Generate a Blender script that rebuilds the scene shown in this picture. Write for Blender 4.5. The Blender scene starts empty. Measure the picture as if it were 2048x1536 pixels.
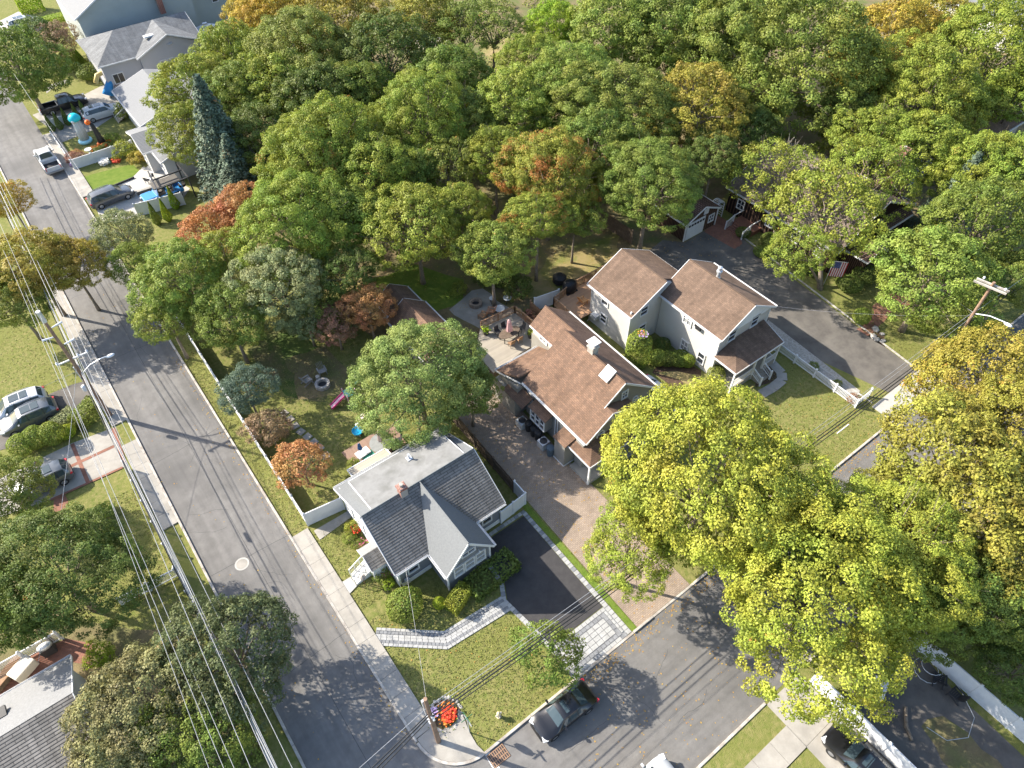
import bpy, math, random
import numpy as np
from mathutils import Vector, Matrix
SC = bpy.context.scene
COL = SC.collection
R = math.radians
rng = random.Random(7)

# ---------------------------------------------------------------- camera (drone hovering 48 m above the corner)
cd = bpy.data.cameras.new('drone_camera')
cam = bpy.data.objects.new('drone_camera', cd); COL.objects.link(cam)
cd.sensor_width = 36.0; cd.lens = 36.0*1421.79/2048.0; cd.clip_start = 0.5; cd.clip_end = 3000
right = Vector((0.79805344, -0.60252382, -0.00870319)); up = Vector((0.46060586, 0.60064096, 0.65350797))
fwd = Vector((0.38852663, 0.52554303, -0.75686959))
cam.matrix_world = Matrix(((right.x, up.x, -fwd.x, 0), (right.y, up.y, -fwd.y, 0), (right.z, up.z, -fwd.z, 48.0), (0, 0, 0, 1)))
SC.camera = cam

# ---------------------------------------------------------------- daylight: clear sky and one sun, 33.5 degrees high
SUN_FROM = Vector((-0.59, 0.807, 0)).normalized(); SUN_EL = 33.5
world = bpy.data.worlds.new("World"); SC.world = world; world.use_nodes = True
wn = world.node_tree.nodes; wl = world.node_tree.links
sky = wn.new('ShaderNodeTexSky'); sky.sky_type = 'NISHITA'; sky.sun_disc = False
sky.sun_elevation = R(SUN_EL); sky.sun_rotation = math.atan2(SUN_FROM.x, SUN_FROM.y)
sky.air_density = 1.0; sky.dust_density = 1.5; sky.ozone_density = 1.0
wl.new(sky.outputs[0], wn['Background'].inputs[0]); wn['Background'].inputs[1].default_value = 0.15
sd = bpy.data.lights.new('sun', 'SUN'); sd.energy = 4.9; sd.angle = R(0.53); sd.color = (1.0, 0.92, 0.79)
sun = bpy.data.objects.new('sun', sd); COL.objects.link(sun)
sdir = Vector((SUN_FROM.x*math.cos(R(SUN_EL)), SUN_FROM.y*math.cos(R(SUN_EL)), math.sin(R(SUN_EL))))
sun.rotation_euler = sdir.to_track_quat('Z', 'Y').to_euler()
SC.view_settings.view_transform = 'Standard'; SC.view_settings.look = 'None'
SC.view_settings.gamma = 1.0; SC.view_settings.use_curve_mapping = False
SC.view_settings.exposure = 1.32

# ---------------------------------------------------------------- bookkeeping
def tag(o, label=None, cat=None, group=None, kind=None):
    if label: o['label'] = label
    if cat: o['category'] = cat
    if group: o['group'] = group
    if kind: o['kind'] = kind
    return o

def thing(name, label, cat, loc=(0, 0, 0), rz=0.0, group=None):
    o = bpy.data.objects.new(name, None); COL.objects.link(o)
    loc = tuple(loc) + (0,)*(3-len(loc))
    o.location = loc; o.rotation_euler = (0, 0, rz); o.empty_display_size = 0.3
    return tag(o, label, cat, group)

def ground_z(*a): return 0.0

class MB:
    """collects faces; local=None means world coordinates"""
    def __init__(s): s.v = []; s.f = []; s.uv = []; s.smooth = False
    def add(s, vs, fs, uvs=None):
        b = len(s.v); s.v += [tuple(p) for p in vs]
        for i, f in enumerate(fs):
            s.f.append(tuple(b+k for k in f))
            s.uv.append(uvs[i] if uvs else None)
        return s
    def quad(s, a, b, c, d, uv=None): return s.add([a, b, c, d], [(0, 1, 2, 3)], [uv] if uv else None)
    def box(s, c, sz, rz=0.0, M=None):
        hx, hy, hz = sz[0]/2, sz[1]/2, sz[2]/2; cs, sn = math.cos(rz), math.sin(rz)
        vs = []
        for dz in (-hz, hz):
            for dx, dy in ((-hx, -hy), (hx, -hy), (hx, hy), (-hx, hy)):
                p = (c[0]+dx*cs-dy*sn, c[1]+dx*sn+dy*cs, c[2]+dz)
                vs.append(p)
        return s.add(vs, [(3, 2, 1, 0), (4, 5, 6, 7), (0, 1, 5, 4), (1, 2, 6, 5), (2, 3, 7, 6), (3, 0, 4, 7)])
    def beam(s, p, q, w, h=None, roll=None):
        """rectangular bar from p to q, w wide sideways, h high"""
        h = h or w; p = Vector(p); q = Vector(q); d = (q-p).normalized()
        upv = Vector((0, 0, 1)) if abs(d.z) < 0.95 else Vector((1, 0, 0))
        if roll is not None: upv = Vector(roll)
        sx = d.cross(upv).normalized()*w/2; sy = sx.cross(d).normalized()*h/2
        vs = [p-sx-sy, p+sx-sy, p+sx+sy, p-sx+sy, q-sx-sy, q+sx-sy, q+sx+sy, q-sx+sy]
        return s.add(vs, [(0, 3, 2, 1), (4, 5, 6, 7), (0, 1, 5, 4), (1, 2, 6, 5), (2, 3, 7, 6), (3, 0, 4, 7)])
    def tube(s, pts, rad, n=6, cap=True):
        pts = [Vector(p) for p in pts]; rads = rad if isinstance(rad, (list, tuple)) else [rad]*len(pts)
        vs = []; fs = []
        for i, p in enumerate(pts):
            d = (pts[min(i+1, len(pts)-1)]-pts[max(i-1, 0)]).normalized()
            a = d.cross(Vector((0, 0, 1)))
            if a.length < 0.05: a = d.cross(Vector((1, 0, 0)))
            a.normalize(); b = d.cross(a).normalized()
            for k in range(n):
                t = 2*math.pi*k/n
                vs.append(p+(a*math.cos(t)+b*math.sin(t))*rads[i])
        for i in range(len(pts)-1):
            for k in range(n):
                fs.append((i*n+k, i*n+(k+1) % n, (i+1)*n+(k+1) % n, (i+1)*n+k))
        if cap:
            fs.append(tuple(range(n-1, -1, -1))); m = (len(pts)-1)*n; fs.append(tuple(m+k for k in range(n)))
        return s.add(vs, fs)
    def prism(s, poly, z0, z1):
        n = len(poly)
        a = sum(poly[i][0]*poly[(i+1) % n][1]-poly[(i+1) % n][0]*poly[i][1] for i in range(n))
        if a < 0: poly = poly[::-1]
        vs = [(p[0], p[1], z0) for p in poly]+[(p[0], p[1], z1) for p in poly]
        fs = [tuple(range(n-1, -1, -1)), tuple(range(n, 2*n))]+[(i, (i+1) % n, n+(i+1) % n, n+i) for i in range(n)]
        return s.add(vs, fs)
    def lathe(s, c, prof, n=16, sx=1.0, sy=1.0):
        """prof = [(r, z)...] bottom to top"""
        vs = []; fs = []
        for r, z in prof:
            for k in range(n):
                t = 2*math.pi*k/n; vs.append((c[0]+math.cos(t)*r*sx, c[1]+math.sin(t)*r*sy, c[2]+z))
        m = len(prof)
        for i in range(m-1):
            for k in range(n): fs.append((i*n+k, i*n+(k+1) % n, (i+1)*n+(k+1) % n, (i+1)*n+k))
        fs.append(tuple(range(n-1, -1, -1))); fs.append(tuple((m-1)*n+k for k in range(n)))
        return s.add(vs, fs)
    def build(s, name, mat, parent=None, label=None, kind=None, smooth=False, bevel=0):
        me = bpy.data.meshes.new(name); me.from_pydata(s.v, [], s.f)
        if any(u for u in s.uv):
            l = me.uv_layers.new(name='UVMap'); i = 0; dat = np.zeros(len(me.loops)*2, 'f')
            for f, u in zip(s.f, s.uv):
                for k in range(len(f)):
                    if u: dat[2*i] = u[k][0]; dat[2*i+1] = u[k][1]
                    i += 1
            l.data.foreach_set('uv', dat)
        if mat: me.materials.append(mat)
        if smooth:
            me.polygons.foreach_set('use_smooth', [True]*len(me.polygons))
        me.update()
        o = bpy.data.objects.new(name, me); COL.objects.link(o)
        if bevel:
            m = o.modifiers.new('b', 'BEVEL'); m.width = bevel; m.segments = 2; m.limit_method = 'ANGLE'
        if parent is not None: attach(o, parent)
        if label: o['label'] = label
        if kind: o['kind'] = kind
        return o

def basem(p):
    M = Matrix.LocRotScale(p.location, p.rotation_euler, p.scale)
    if p.parent: M = basem(p.parent) @ p.matrix_parent_inverse @ M
    return M
def attach(o, parent, local=False):
    o.parent = parent
    if not local: o.matrix_parent_inverse = basem(parent).inverted()

def inst(src, name, parent=None, loc=(0, 0, 0), rot=(0, 0, 0), sc=(1, 1, 1)):
    """another object sharing src's mesh, placed in world coordinates"""
    o = bpy.data.objects.new(name, src.data if hasattr(src, 'data') else src); COL.objects.link(o)
    o.location = loc; o.rotation_euler = rot; o.scale = sc
    if parent is not None: attach(o, parent)
    return o

def copy_thing(root, loc, rz, label=None, group=None):
    r = root.copy(); COL.objects.link(r); r.location = loc; r.rotation_euler = (0, 0, rz)
    if label: r['label'] = label
    if group: r['group'] = group
    for ch in list(root.children):
        c = ch.copy(); COL.objects.link(c); c.parent = r; c.matrix_parent_inverse = ch.matrix_parent_inverse
        for g in list(ch.children):
            d = g.copy(); COL.objects.link(d); d.parent = c; d.matrix_parent_inverse = g.matrix_parent_inverse
    return r

# ---------------------------------------------------------------- materials
def _mat(name):
    m = bpy.data.materials.new(name); m.use_nodes = True
    return m, m.node_tree.nodes, m.node_tree.links, m.node_tree.nodes['Principled BSDF']

def col4(c): return (c[0], c[1], c[2], 1)

def mat(name, c1, c2=None, scale=3.0, rough=0.8, metal=0.0, bump=0.0, bscale=None, detail=5, c3=None, s3=0.3, spec=0.3, coat=0.0, lo=0.35, hi=0.65, stretch=None):
    """noise-mottled material in object coordinates"""
    m, n, l, b = _mat(name)
    b.inputs['Roughness'].default_value = rough; b.inputs['Metallic'].default_value = metal
    b.inputs['Specular IOR Level'].default_value = spec; b.inputs['Coat Weight'].default_value = coat
    b.inputs['Base Color'].default_value = col4(c1)
    g = n.new('ShaderNodeNewGeometry')
    if c2:
        t = n.new('ShaderNodeTexNoise'); t.inputs['Scale'].default_value = scale; t.inputs['Detail'].default_value = detail
        t.inputs['Roughness'].default_value = 0.65
        l.new(g.outputs['Position'], t.inputs['Vector'])
        r = n.new('ShaderNodeMapRange'); r.inputs[1].default_value = lo; r.inputs[2].default_value = hi
        l.new(t.outputs[0], r.inputs[0])
        x = n.new('ShaderNodeMix'); x.data_type = 'RGBA'
        x.inputs[6].default_value = col4(c1); x.inputs[7].default_value = col4(c2)
        l.new(r.outputs[0], x.inputs[0]); out = x.outputs[2]
        if c3:
            t3 = n.new('ShaderNodeTexNoise'); t3.inputs['Scale'].default_value = s3; t3.inputs['Detail'].default_value = 6
            t3.inputs['Roughness'].default_value = 0.6
            l.new(g.outputs['Position'], t3.inputs['Vector'])
            r3 = n.new('ShaderNodeMapRange'); r3.inputs[1].default_value = 0.45; r3.inputs[2].default_value = 0.68
            l.new(t3.outputs[0], r3.inputs[0])
            y = n.new('ShaderNodeMix'); y.data_type = 'RGBA'; y.inputs[7].default_value = col4(c3)
            l.new(out, y.inputs[6]); l.new(r3.outputs[0], y.inputs[0]); out = y.outputs[2]
        if stretch:
            mp = n.new('ShaderNodeMapping'); mp.inputs['Scale'].default_value = stretch; l.new(g.outputs['Position'], mp.inputs[0])
            t4 = n.new('ShaderNodeTexNoise'); t4.inputs['Scale'].default_value = 1.6; t4.inputs['Detail'].default_value = 4; l.new(mp.outputs[0], t4.inputs['Vector'])
            r4 = n.new('ShaderNodeMapRange'); r4.inputs[1].default_value = 0.3; r4.inputs[2].default_value = 0.7; r4.inputs[3].default_value = 0.86; r4.inputs[4].default_value = 1.12; l.new(t4.outputs[0], r4.inputs[0])
            z = n.new('ShaderNodeMix'); z.data_type = 'RGBA'; z.blend_type = 'MULTIPLY'; z.inputs[0].default_value = 1; l.new(out, z.inputs[6]); l.new(r4.outputs[0], z.inputs[7]); out = z.outputs[2]
        l.new(out, b.inputs['Base Color'])
    if bump:
        t2 = n.new('ShaderNodeTexNoise'); t2.inputs['Scale'].default_value = bscale or scale*6; t2.inputs['Detail'].default_value = 4
        l.new(g.outputs['Position'], t2.inputs['Vector'])
        bp = n.new('ShaderNodeBump'); bp.inputs['Strength'].default_value = bump; bp.inputs['Distance'].default_value = 0.05
        l.new(t2.outputs[0], bp.inputs['Height']); l.new(bp.outputs[0], b.inputs['Normal'])
    return m

def brickmat(name, ca, cb, mortar, bw, bh, ms=0.03, rough=0.9, use_uv=True, bump=0.25, rot=0.0, mott=None, offset=0.5):
    """bricks / shingles / pavers, metre-sized cells"""
    m, n, l, b = _mat(name); b.inputs['Roughness'].default_value = rough; b.inputs['Specular IOR Level'].default_value = 0.2
    if use_uv: src = n.new('ShaderNodeUVMap').outputs[0]
    else: src = n.new('ShaderNodeNewGeometry').outputs['Position']
    mp = n.new('ShaderNodeMapping'); mp.inputs['Rotation'].default_value = (0, 0, rot); l.new(src, mp.inputs[0])
    t = n.new('ShaderNodeTexBrick'); t.inputs['Scale'].default_value = 1.0; t.offset = offset
    t.inputs['Brick Width'].default_value = bw; t.inputs['Row Height'].default_value = bh
    t.inputs['Mortar Size'].default_value = ms*bh; t.inputs['Mortar Smooth'].default_value = 0.2
    t.inputs['Color1'].default_value = col4(ca); t.inputs['Color2'].default_value = col4(cb); t.inputs['Mortar'].default_value = col4(mortar)
    l.new(mp.outputs[0], t.inputs['Vector']); out = t.outputs[0]
    g = n.new('ShaderNodeNewGeometry')
    nz = n.new('ShaderNodeTexNoise'); nz.inputs['Scale'].default_value = 0.7; nz.inputs['Detail'].default_value = 7; nz.inputs['Roughness'].default_value = 0.7
    l.new(g.outputs['Position'], nz.inputs['Vector'])
    mr = n.new('ShaderNodeMapRange'); mr.inputs[1].default_value = 0.3; mr.inputs[2].default_value = 0.7; mr.inputs[3].default_value = 0.78; mr.inputs[4].default_value = 1.22
    l.new(nz.outputs[0], mr.inputs[0])
    mu = n.new('ShaderNodeMix'); mu.data_type = 'RGBA'; mu.blend_type = 'MULTIPLY'; mu.inputs[0].default_value = 1.0
    l.new(out, mu.inputs[6]); l.new(mr.outputs[0], mu.inputs[7]); out = mu.outputs[2]
    if use_uv:   # weather streaks down the slope
        mp2 = n.new('ShaderNodeMapping'); mp2.inputs['Scale'].default_value = (1.6, .18, 1); l.new(src, mp2.inputs[0])
        t5 = n.new('ShaderNodeTexNoise'); t5.inputs['Scale'].default_value = 1.5; t5.inputs['Detail'].default_value = 5; l.new(mp2.outputs[0], t5.inputs['Vector'])
        r5 = n.new('ShaderNodeMapRange'); r5.inputs[1].default_value = .3; r5.inputs[2].default_value = .7; r5.inputs[3].default_value = .80; r5.inputs[4].default_value = 1.15; l.new(t5.outputs[0], r5.inputs[0])
        z = n.new('ShaderNodeMix'); z.data_type = 'RGBA'; z.blend_type = 'MULTIPLY'; z.inputs[0].default_value = 1; l.new(out, z.inputs[6]); l.new(r5.outputs[0], z.inputs[7]); out = z.outputs[2]
    l.new(out, b.inputs['Base Color'])
    if bump:
        bp = n.new('ShaderNodeBump'); bp.inputs['Strength'].default_value = bump; bp.inputs['Distance'].default_value = 0.02; bp.invert = True
        l.new(t.outputs['Fac'], bp.inputs['Height']); l.new(bp.outputs[0], b.inputs['Normal'])
    return m

def siding(name, c, period=0.11, dirt=0.06, rough=0.55):
    """horizontal clapboard: saw-tooth relief in height"""
    m, n, l, b = _mat(name); b.inputs['Roughness'].default_value = rough; b.inputs['Specular IOR Level'].default_value = 0.25
    g = n.new('ShaderNodeNewGeometry'); s = n.new('ShaderNodeSeparateXYZ'); l.new(g.outputs['Position'], s.inputs[0])
    d = n.new('ShaderNodeMath'); d.operation = 'DIVIDE'; d.inputs[1].default_value = period; l.new(s.outputs[2], d.inputs[0])
    fr = n.new('ShaderNodeMath'); fr.operation = 'FRACT'; l.new(d.outputs[0], fr.inputs[0])
    bp = n.new('ShaderNodeBump'); bp.inputs['Strength'].default_value = 0.6; bp.inputs['Distance'].default_value = 0.015; bp.invert = True
    l.new(fr.outputs[0], bp.inputs['Height']); l.new(bp.outputs[0], b.inputs['Normal'])
    t = n.new('ShaderNodeTexNoise'); t.inputs['Scale'].default_value = 0.8; t.inputs['Detail'].default_value = 6; l.new(g.outputs['Position'], t.inputs['Vector'])
    x = n.new('ShaderNodeMix'); x.data_type = 'RGBA'
    x.inputs[6].default_value = col4([k*(1-dirt*2) for k in c]); x.inputs[7].default_value = col4([min(.85, k*(1+dirt)) for k in c])
    l.new(t.outputs[0], x.inputs[0]); l.new(x.outputs[2], b.inputs['Base Color'])
    return m

def boardmat(name, ca, cb, width, axis, rough=0.8):
    """boards of slightly different tone, running along the other axis"""
    m, n, l, b = _mat(name); b.inputs['Roughness'].default_value = rough
    g = n.new('ShaderNodeNewGeometry'); s = n.new('ShaderNodeSeparateXYZ'); l.new(g.outputs['Position'], s.inputs[0])
    d = n.new('ShaderNodeMath'); d.operation = 'DIVIDE'; d.inputs[1].default_value = width; l.new(s.outputs[axis], d.inputs[0])
    fl = n.new('ShaderNodeMath'); fl.operation = 'FLOOR'; l.new(d.outputs[0], fl.inputs[0])
    wn_ = n.new('ShaderNodeTexWhiteNoise'); wn_.noise_dimensions = '1D'; l.new(fl.outputs[0], wn_.inputs['W'])
    t = n.new('ShaderNodeTexNoise'); t.inputs['Scale'].default_value = 2.5; t.inputs['Detail'].default_value = 6; l.new(g.outputs['Position'], t.inputs['Vector'])
    ad = n.new('ShaderNodeMath'); ad.operation = 'ADD'; l.new(wn_.outputs[0], ad.inputs[0]); l.new(t.outputs[0], ad.inputs[1])
    h = n.new('ShaderNodeMath'); h.operation = 'MULTIPLY'; h.inputs[1].default_value = 0.5; l.new(ad.outputs[0], h.inputs[0])
    x = n.new('ShaderNodeMix'); x.data_type = 'RGBA'; x.inputs[6].default_value = col4(ca); x.inputs[7].default_value = col4(cb)
    l.new(h.outputs[0], x.inputs[0]); l.new(x.outputs[2], b.inputs['Base Color'])
    return m

def foliage(name, rough=0.55, trans=0.30):
    """leaf colour from the object's colour; alpha of the colour = share of autumn leaves"""
    m, n, l, b = _mat(name)
    oi = n.new('ShaderNodeObjectInfo'); at = n.new('ShaderNodeAttribute'); at.attribute_name = 'rnd'
    g = n.new('ShaderNodeNewGeometry')
    hs = n.new('ShaderNodeHueSaturation')
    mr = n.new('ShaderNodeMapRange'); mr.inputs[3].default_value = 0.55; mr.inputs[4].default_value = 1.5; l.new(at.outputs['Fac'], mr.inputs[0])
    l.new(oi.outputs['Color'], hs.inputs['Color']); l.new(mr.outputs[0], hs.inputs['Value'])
    t = n.new('ShaderNodeTexNoise'); t.inputs['Scale'].default_value = 0.45; t.inputs['Detail'].default_value = 4; l.new(g.outputs['Position'], t.inputs['Vector'])
    mh = n.new('ShaderNodeMapRange'); mh.inputs[1].default_value = 0.3; mh.inputs[2].default_value = 0.7; mh.inputs[3].default_value = 0.475; mh.inputs[4].default_value = 0.525
    l.new(t.outputs[0], mh.inputs[0]); l.new(mh.outputs[0], hs.inputs['Hue'])
    # autumn tips
    ad = n.new('ShaderNodeMath'); ad.operation = 'ADD'
    sc_ = n.new('ShaderNodeMath'); sc_.operation = 'MULTIPLY'; sc_.inputs[1].default_value = 0.35; l.new(at.outputs['Fac'], sc_.inputs[0])
    l.new(t.outputs[0], ad.inputs[0]); l.new(sc_.outputs[0], ad.inputs[1])
    ad2 = n.new('ShaderNodeMath'); ad2.operation = 'ADD'; l.new(ad.outputs[0], ad2.inputs[0]); l.new(oi.outputs['Alpha'], ad2.inputs[1])
    mr2 = n.new('ShaderNodeMapRange'); mr2.inputs[1].default_value = 0.92; mr2.inputs[2].default_value = 1.08; l.new(ad2.outputs[0], mr2.inputs[0])
    x = n.new('ShaderNodeMix'); x.data_type = 'RGBA'; x.inputs[7].default_value = (0.40, 0.16, 0.045, 1)
    l.new(mr2.outputs[0], x.inputs[0]); l.new(hs.outputs[0], x.inputs[6])
    l.new(x.outputs[2], b.inputs['Base Color']); b.inputs['Roughness'].default_value = rough; b.inputs['Specular IOR Level'].default_value = 0.22
    tr = n.new('ShaderNodeBsdfTranslucent'); l.new(x.outputs[2], tr.inputs[0])
    mx = n.new('ShaderNodeMixShader'); mx.inputs[0].default_value = trans
    l.new(b.outputs[0], mx.inputs[1]); l.new(tr.outputs[0], mx.inputs[2])
    l.new(mx.outputs[0], n['Material Output'].inputs[0])
    return m

def glassmat(name, c, rough=0.06, spec=0.9):
    m, n, l, b = _mat(name); b.inputs['Base Color'].default_value = col4(c); b.inputs['Roughness'].default_value = rough
    b.inputs['Specular IOR Level'].default_value = spec; return m

M = {}
M['asphalt'] = mat('asphalt_street', (.145, .139, .133), (.182, .175, .167), 1.3, .93, bump=.5, bscale=40, c3=(.118, .114, .110), s3=.16, detail=9, stretch=(1.1, .04, 1))
M['asphalt_x'] = mat('asphalt_front_street', (.138, .132, .126), (.174, .167, .159), 1.3, .93, bump=.5, bscale=40, c3=(.112, .108, .104), s3=.16, detail=9, stretch=(.04, 1.1, 1))
M['asphalt_new'] = mat('asphalt_new_driveway', (.042, .040, .042), (.055, .052, .053), 1.5, .9, bump=.3, bscale=30)
M['asphalt_old'] = mat('asphalt_worn_driveway', (.085, .078, .072), (.125, .115, .104), .9, .93, bump=.3, bscale=30, c3=(.155, .142, .126), s3=.35)
M['asphalt_patch'] = mat('asphalt_patch', (.095, .092, .090), (.115, .112, .108), 1.5, .93, bump=.5, bscale=40)
M['tar'] = mat('tar_seam', (.045, .045, .048), (.08, .08, .08), 3, .8)
M['concrete'] = mat('concrete', (.29, .27, .24), (.35, .33, .295), 1.2, .9, bump=.15, bscale=20, c3=(.24, .225, .20), s3=.5)
M['concrete_white'] = mat('concrete_pale', (.36, .345, .32), (.42, .405, .375), 1.2, .9, bump=.1)
M['kerb'] = mat('kerb_concrete', (.38, .35, .31), (.47, .44, .40), 2.0, .9, c3=(.25, .22, .19), s3=1.2)
M['grass'] = mat('lawn_grass', (.115, .145, .032), (.235, .210, .085), 3.0, .95, bump=1.0, bscale=16, c3=(.155, .165, .045), s3=.30, detail=9, spec=.1)
M['grass_green'] = mat('lush_grass', (.095, .150, .022), (.14, .185, .035), 1.5, .95, bump=.8, bscale=14, spec=.1)
M['grass_dry'] = mat('dry_grass', (.22, .19, .07), (.30, .23, .12), .9, .95, bump=.9, bscale=14, c3=(.13, .16, .04), s3=.35, spec=.1)
M['grass_dark'] = mat('shaded_grass', (.06, .10, .025), (.10, .13, .04), 1.2, .95, bump=.9, bscale=14, c3=(.14, .11, .065), s3=.3, spec=.1)  # darker copy of the lawn grass, tree shade put into its colour
M['soil'] = mat('soil_and_leaf_litter', (.13, .11, .06), (.22, .17, .095), 1.4, .97, bump=.8, bscale=10, c3=(.10, .13, .04), s3=.35, spec=.1)
M['mulch'] = mat('mulch', (.055, .035, .025), (.11, .07, .045), 5, .95, bump=.8, bscale=20)
M['gravel'] = mat('gravel', (.26, .24, .21), (.42, .40, .37), 6, .95, bump=.9, bscale=18)
M['pavers_tan'] = brickmat('tan_pavers', (.315, .250, .195), (.255, .20, .155), (.19, .15, .12), .24, .12, .12, use_uv=False)
M['pavers_red'] = brickmat('red_brick_paving', (.28, .12, .08), (.22, .095, .065), (.16, .11, .09), .22, .11, .12, use_uv=False)
M['pavers_white'] = mat('pale_paver', (.29, .29, .285), (.38, .38, .375), 3, .85)
M['pavers_grey'] = mat('grey_paver', (.16, .165, .175), (.24, .245, .255), 3, .85)
M['white'] = mat('white_vinyl', (.56, .57, .585), (.63, .64, .65), 2, .45)
M['white_rail'] = mat('white_painted_wood', (.70, .70, .70), (.78, .78, .77), 3, .5)
M['trim'] = mat('white_trim', (.62, .62, .62), (.66, .66, .66), 3, .5)
M['glass'] = glassmat('window_glass', (.03, .035, .045))
M['glass_light'] = glassmat('window_glass_with_blind', (.30, .31, .32), .15)
M['carglass'] = glassmat('car_glass', (.04, .06, .068), .06, .6)
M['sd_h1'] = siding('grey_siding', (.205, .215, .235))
M['sd_h1b'] = siding('pale_sunlit_siding', (.62, .64, .67))
M['sd_h2'] = siding('taupe_siding', (.27, .255, .225))
M['sd_h3'] = siding('light_grey_siding', (.52, .505, .475))
M['sd_h4'] = brickmat('brown_shingle_siding', (.085, .05, .035), (.12, .075, .05), (.02, .012, .01), .35, .2, .25, use_uv=False)
M['sd_h6'] = siding('sage_grey_siding', (.36, .39, .375))
M['sd_h6b'] = siding('grey_lilac_siding', (.40, .40, .43))
M['sd_cream'] = siding('cream_siding', (.58, .53, .45))
M['brick'] = brickmat('red_brick', (.30, .13, .09), (.22, .09, .07), (.34, .30, .27), .22, .075, .12, use_uv=False)
M['sh_grey'] = brickmat('charcoal_shingle', (.215, .200, .182), (.165, .155, .142), (.105, .098, .09), .9, .2, .16, bump=.15)  # dark lines are tab joints plus row-edge shade put into the colour
M['sh_grey_smooth'] = mat('blue_grey_shingle', (.13, .138, .143), (.165, .173, .178), 9, .9, bump=.2)
M['roof_membrane'] = mat('pale_grey_roof', (.175, .176, .174), (.21, .211, .208), 1.5, .85, c3=(.135, .136, .130), s3=.9)
M['sh_brown'] = brickmat('brown_shingle', (.198, .122, .082), (.136, .088, .063), (.11, .07, .05), .30, .14, .10)
M['sh_brown2'] = brickmat('brown_mottled_shingle', (.172, .116, .083), (.128, .088, .065), (.108, .076, .056), .28, .14, .07)
M['sh_dkbrown'] = brickmat('dark_brown_shingle', (.16, .105, .08), (.11, .075, .06), (.045, .03, .025), .33, .2, .2)
M['sh_tan'] = brickmat('tan_shingle', (.25, .20, .165), (.19, .15, .13), (.12, .095, .08), .3, .15, .08)
M['sh_mid'] = brickmat('mid_grey_shingle', (.20, .205, .21), (.16, .165, .17), (.11, .115, .12), .3, .16, .08)
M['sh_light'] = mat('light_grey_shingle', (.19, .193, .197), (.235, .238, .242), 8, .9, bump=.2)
M['deck_brown'] = boardmat('brown_composite_deck', (.20, .125, .09), (.27, .175, .13), .14, 0)
M['deck_grey'] = boardmat('weathered_deck', (.24, .215, .18), (.36, .32, .26), .14, 1)
M['deck_wood'] = boardmat('orange_cedar_deck', (.36, .20, .11), (.46, .28, .16), .14, 1)
M['deck_pale'] = boardmat('pale_grey_deck', (.46, .46, .45), (.54, .54, .53), .14, 1)
M['wood_dark'] = mat('dark_weathered_wood', (.10, .075, .055), (.16, .12, .09), 4, .9)
M['wood'] = mat('brown_wood', (.24, .14, .08), (.32, .20, .12), 4, .8)
M['pole_wood'] = mat('creosoted_pole', (.20, .125, .085), (.30, .20, .14), 3, .9)
M['galv'] = mat('galvanised_steel', (.52, .54, .56), (.62, .64, .66), 5, .4, metal=.5)
M['metal_dark'] = mat('dark_metal', (.035, .035, .038), None, rough=.5)
M['wire'] = mat('aluminium_wire', (.38, .38, .39), None, rough=.45, metal=.3)
M['cable'] = mat('black_cable', (.03, .03, .03), None, rough=.6)
M['insul'] = mat('porcelain_insulator', (.62, .63, .66), None, rough=.3)
M['rock'] = mat('rock', (.28, .26, .24), (.42, .40, .37), 4, .9, bump=.5)
M['paint'] = mat('road_paint', (.66, .66, .64), (.74, .74, .72), 5, .8)
M['bark'] = mat('tree_bark', (.17, .135, .10), (.28, .23, .175), 6, .95, bump=.6, bscale=20)
M['twig'] = mat('bare_twigs', (.36, .32, .27), (.46, .42, .36), 6, .9)
M['leaf'] = foliage('broad_leaves')
M['needle'] = foliage('needles', .7, .1)

# ================================================================ THE SETTING: ground, streets, paths
def sheet(name, pts, m, z, kind='structure', parent=None, thick=0.0):
    b = MB(); n = len(pts)
    a = sum(pts[i][0]*pts[(i+1) % n][1]-pts[(i+1) % n][0]*pts[i][1] for i in range(n))
    if a < 0: pts = pts[::-1]
    if thick: b.prism(pts, z-thick, z)
    else: b.add([(p[0], p[1], z) for p in pts], [tuple(range(n))])
    return b.build(name, m, parent, kind=kind if parent is None else None)
def rect(x0, y0, x1, y1): return [(x0, y0), (x1, y0), (x1, y1), (x0, y1)]
def wobble(pts, amp=.35, step=1.6, seed=1):
    r = random.Random(seed); out = []
    for i in range(len(pts)):
        a, b = Vector(pts[i][:2]), Vector(pts[(i+1) % len(pts)][:2]); n = max(1, int((b-a).length/step))
        for k in range(n):
            p = a.lerp(b, k/n); out.append((p.x+r.uniform(-amp, amp), p.y+r.uniform(-amp, amp)))
    return out

sheet('ground', rect(-900, -700, 1100, 1300), M['grass'], 0)
# wooded back yards
sheet('forest_floor', wobble([(22, 36), (32, 35.5), (49, 36), (62, 41), (62, 24), (78, 18), (150, 10), (420, 160), (300, 420), (20, 330), (15, 120), (13, 66), (17, 46)], 1.0, 4, 3), M['soil'], .004)
sheet('forest_floor', wobble([(-60, 2), (-6, 2), (-6.5, 29), (-12, 34), (-17, 46), (-60, 44)], .6, 3, 4), M['soil'], .004)
sheet('forest_floor', wobble([(30.5, -2), (90, -30), (90, 7), (60, 8.5), (33, 1.4)], .5, 3, 5), M['soil'], .004)
sheet('lawn', wobble([(21.66,53.34),(26.70,52.45),(29.09,47.62),(27.58,44.98),(24.23,45.29),(20.58,46.77)], .3, 1.5, 6), M['grass_green'], .008)
sheet('lawn', wobble([(11.71,53.60),(14.19,45.03),(10.23,41.33),(7.60,44.78),(7.74,51.58)], .4, 1.5, 7), M['grass_dark'], .004)
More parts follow.
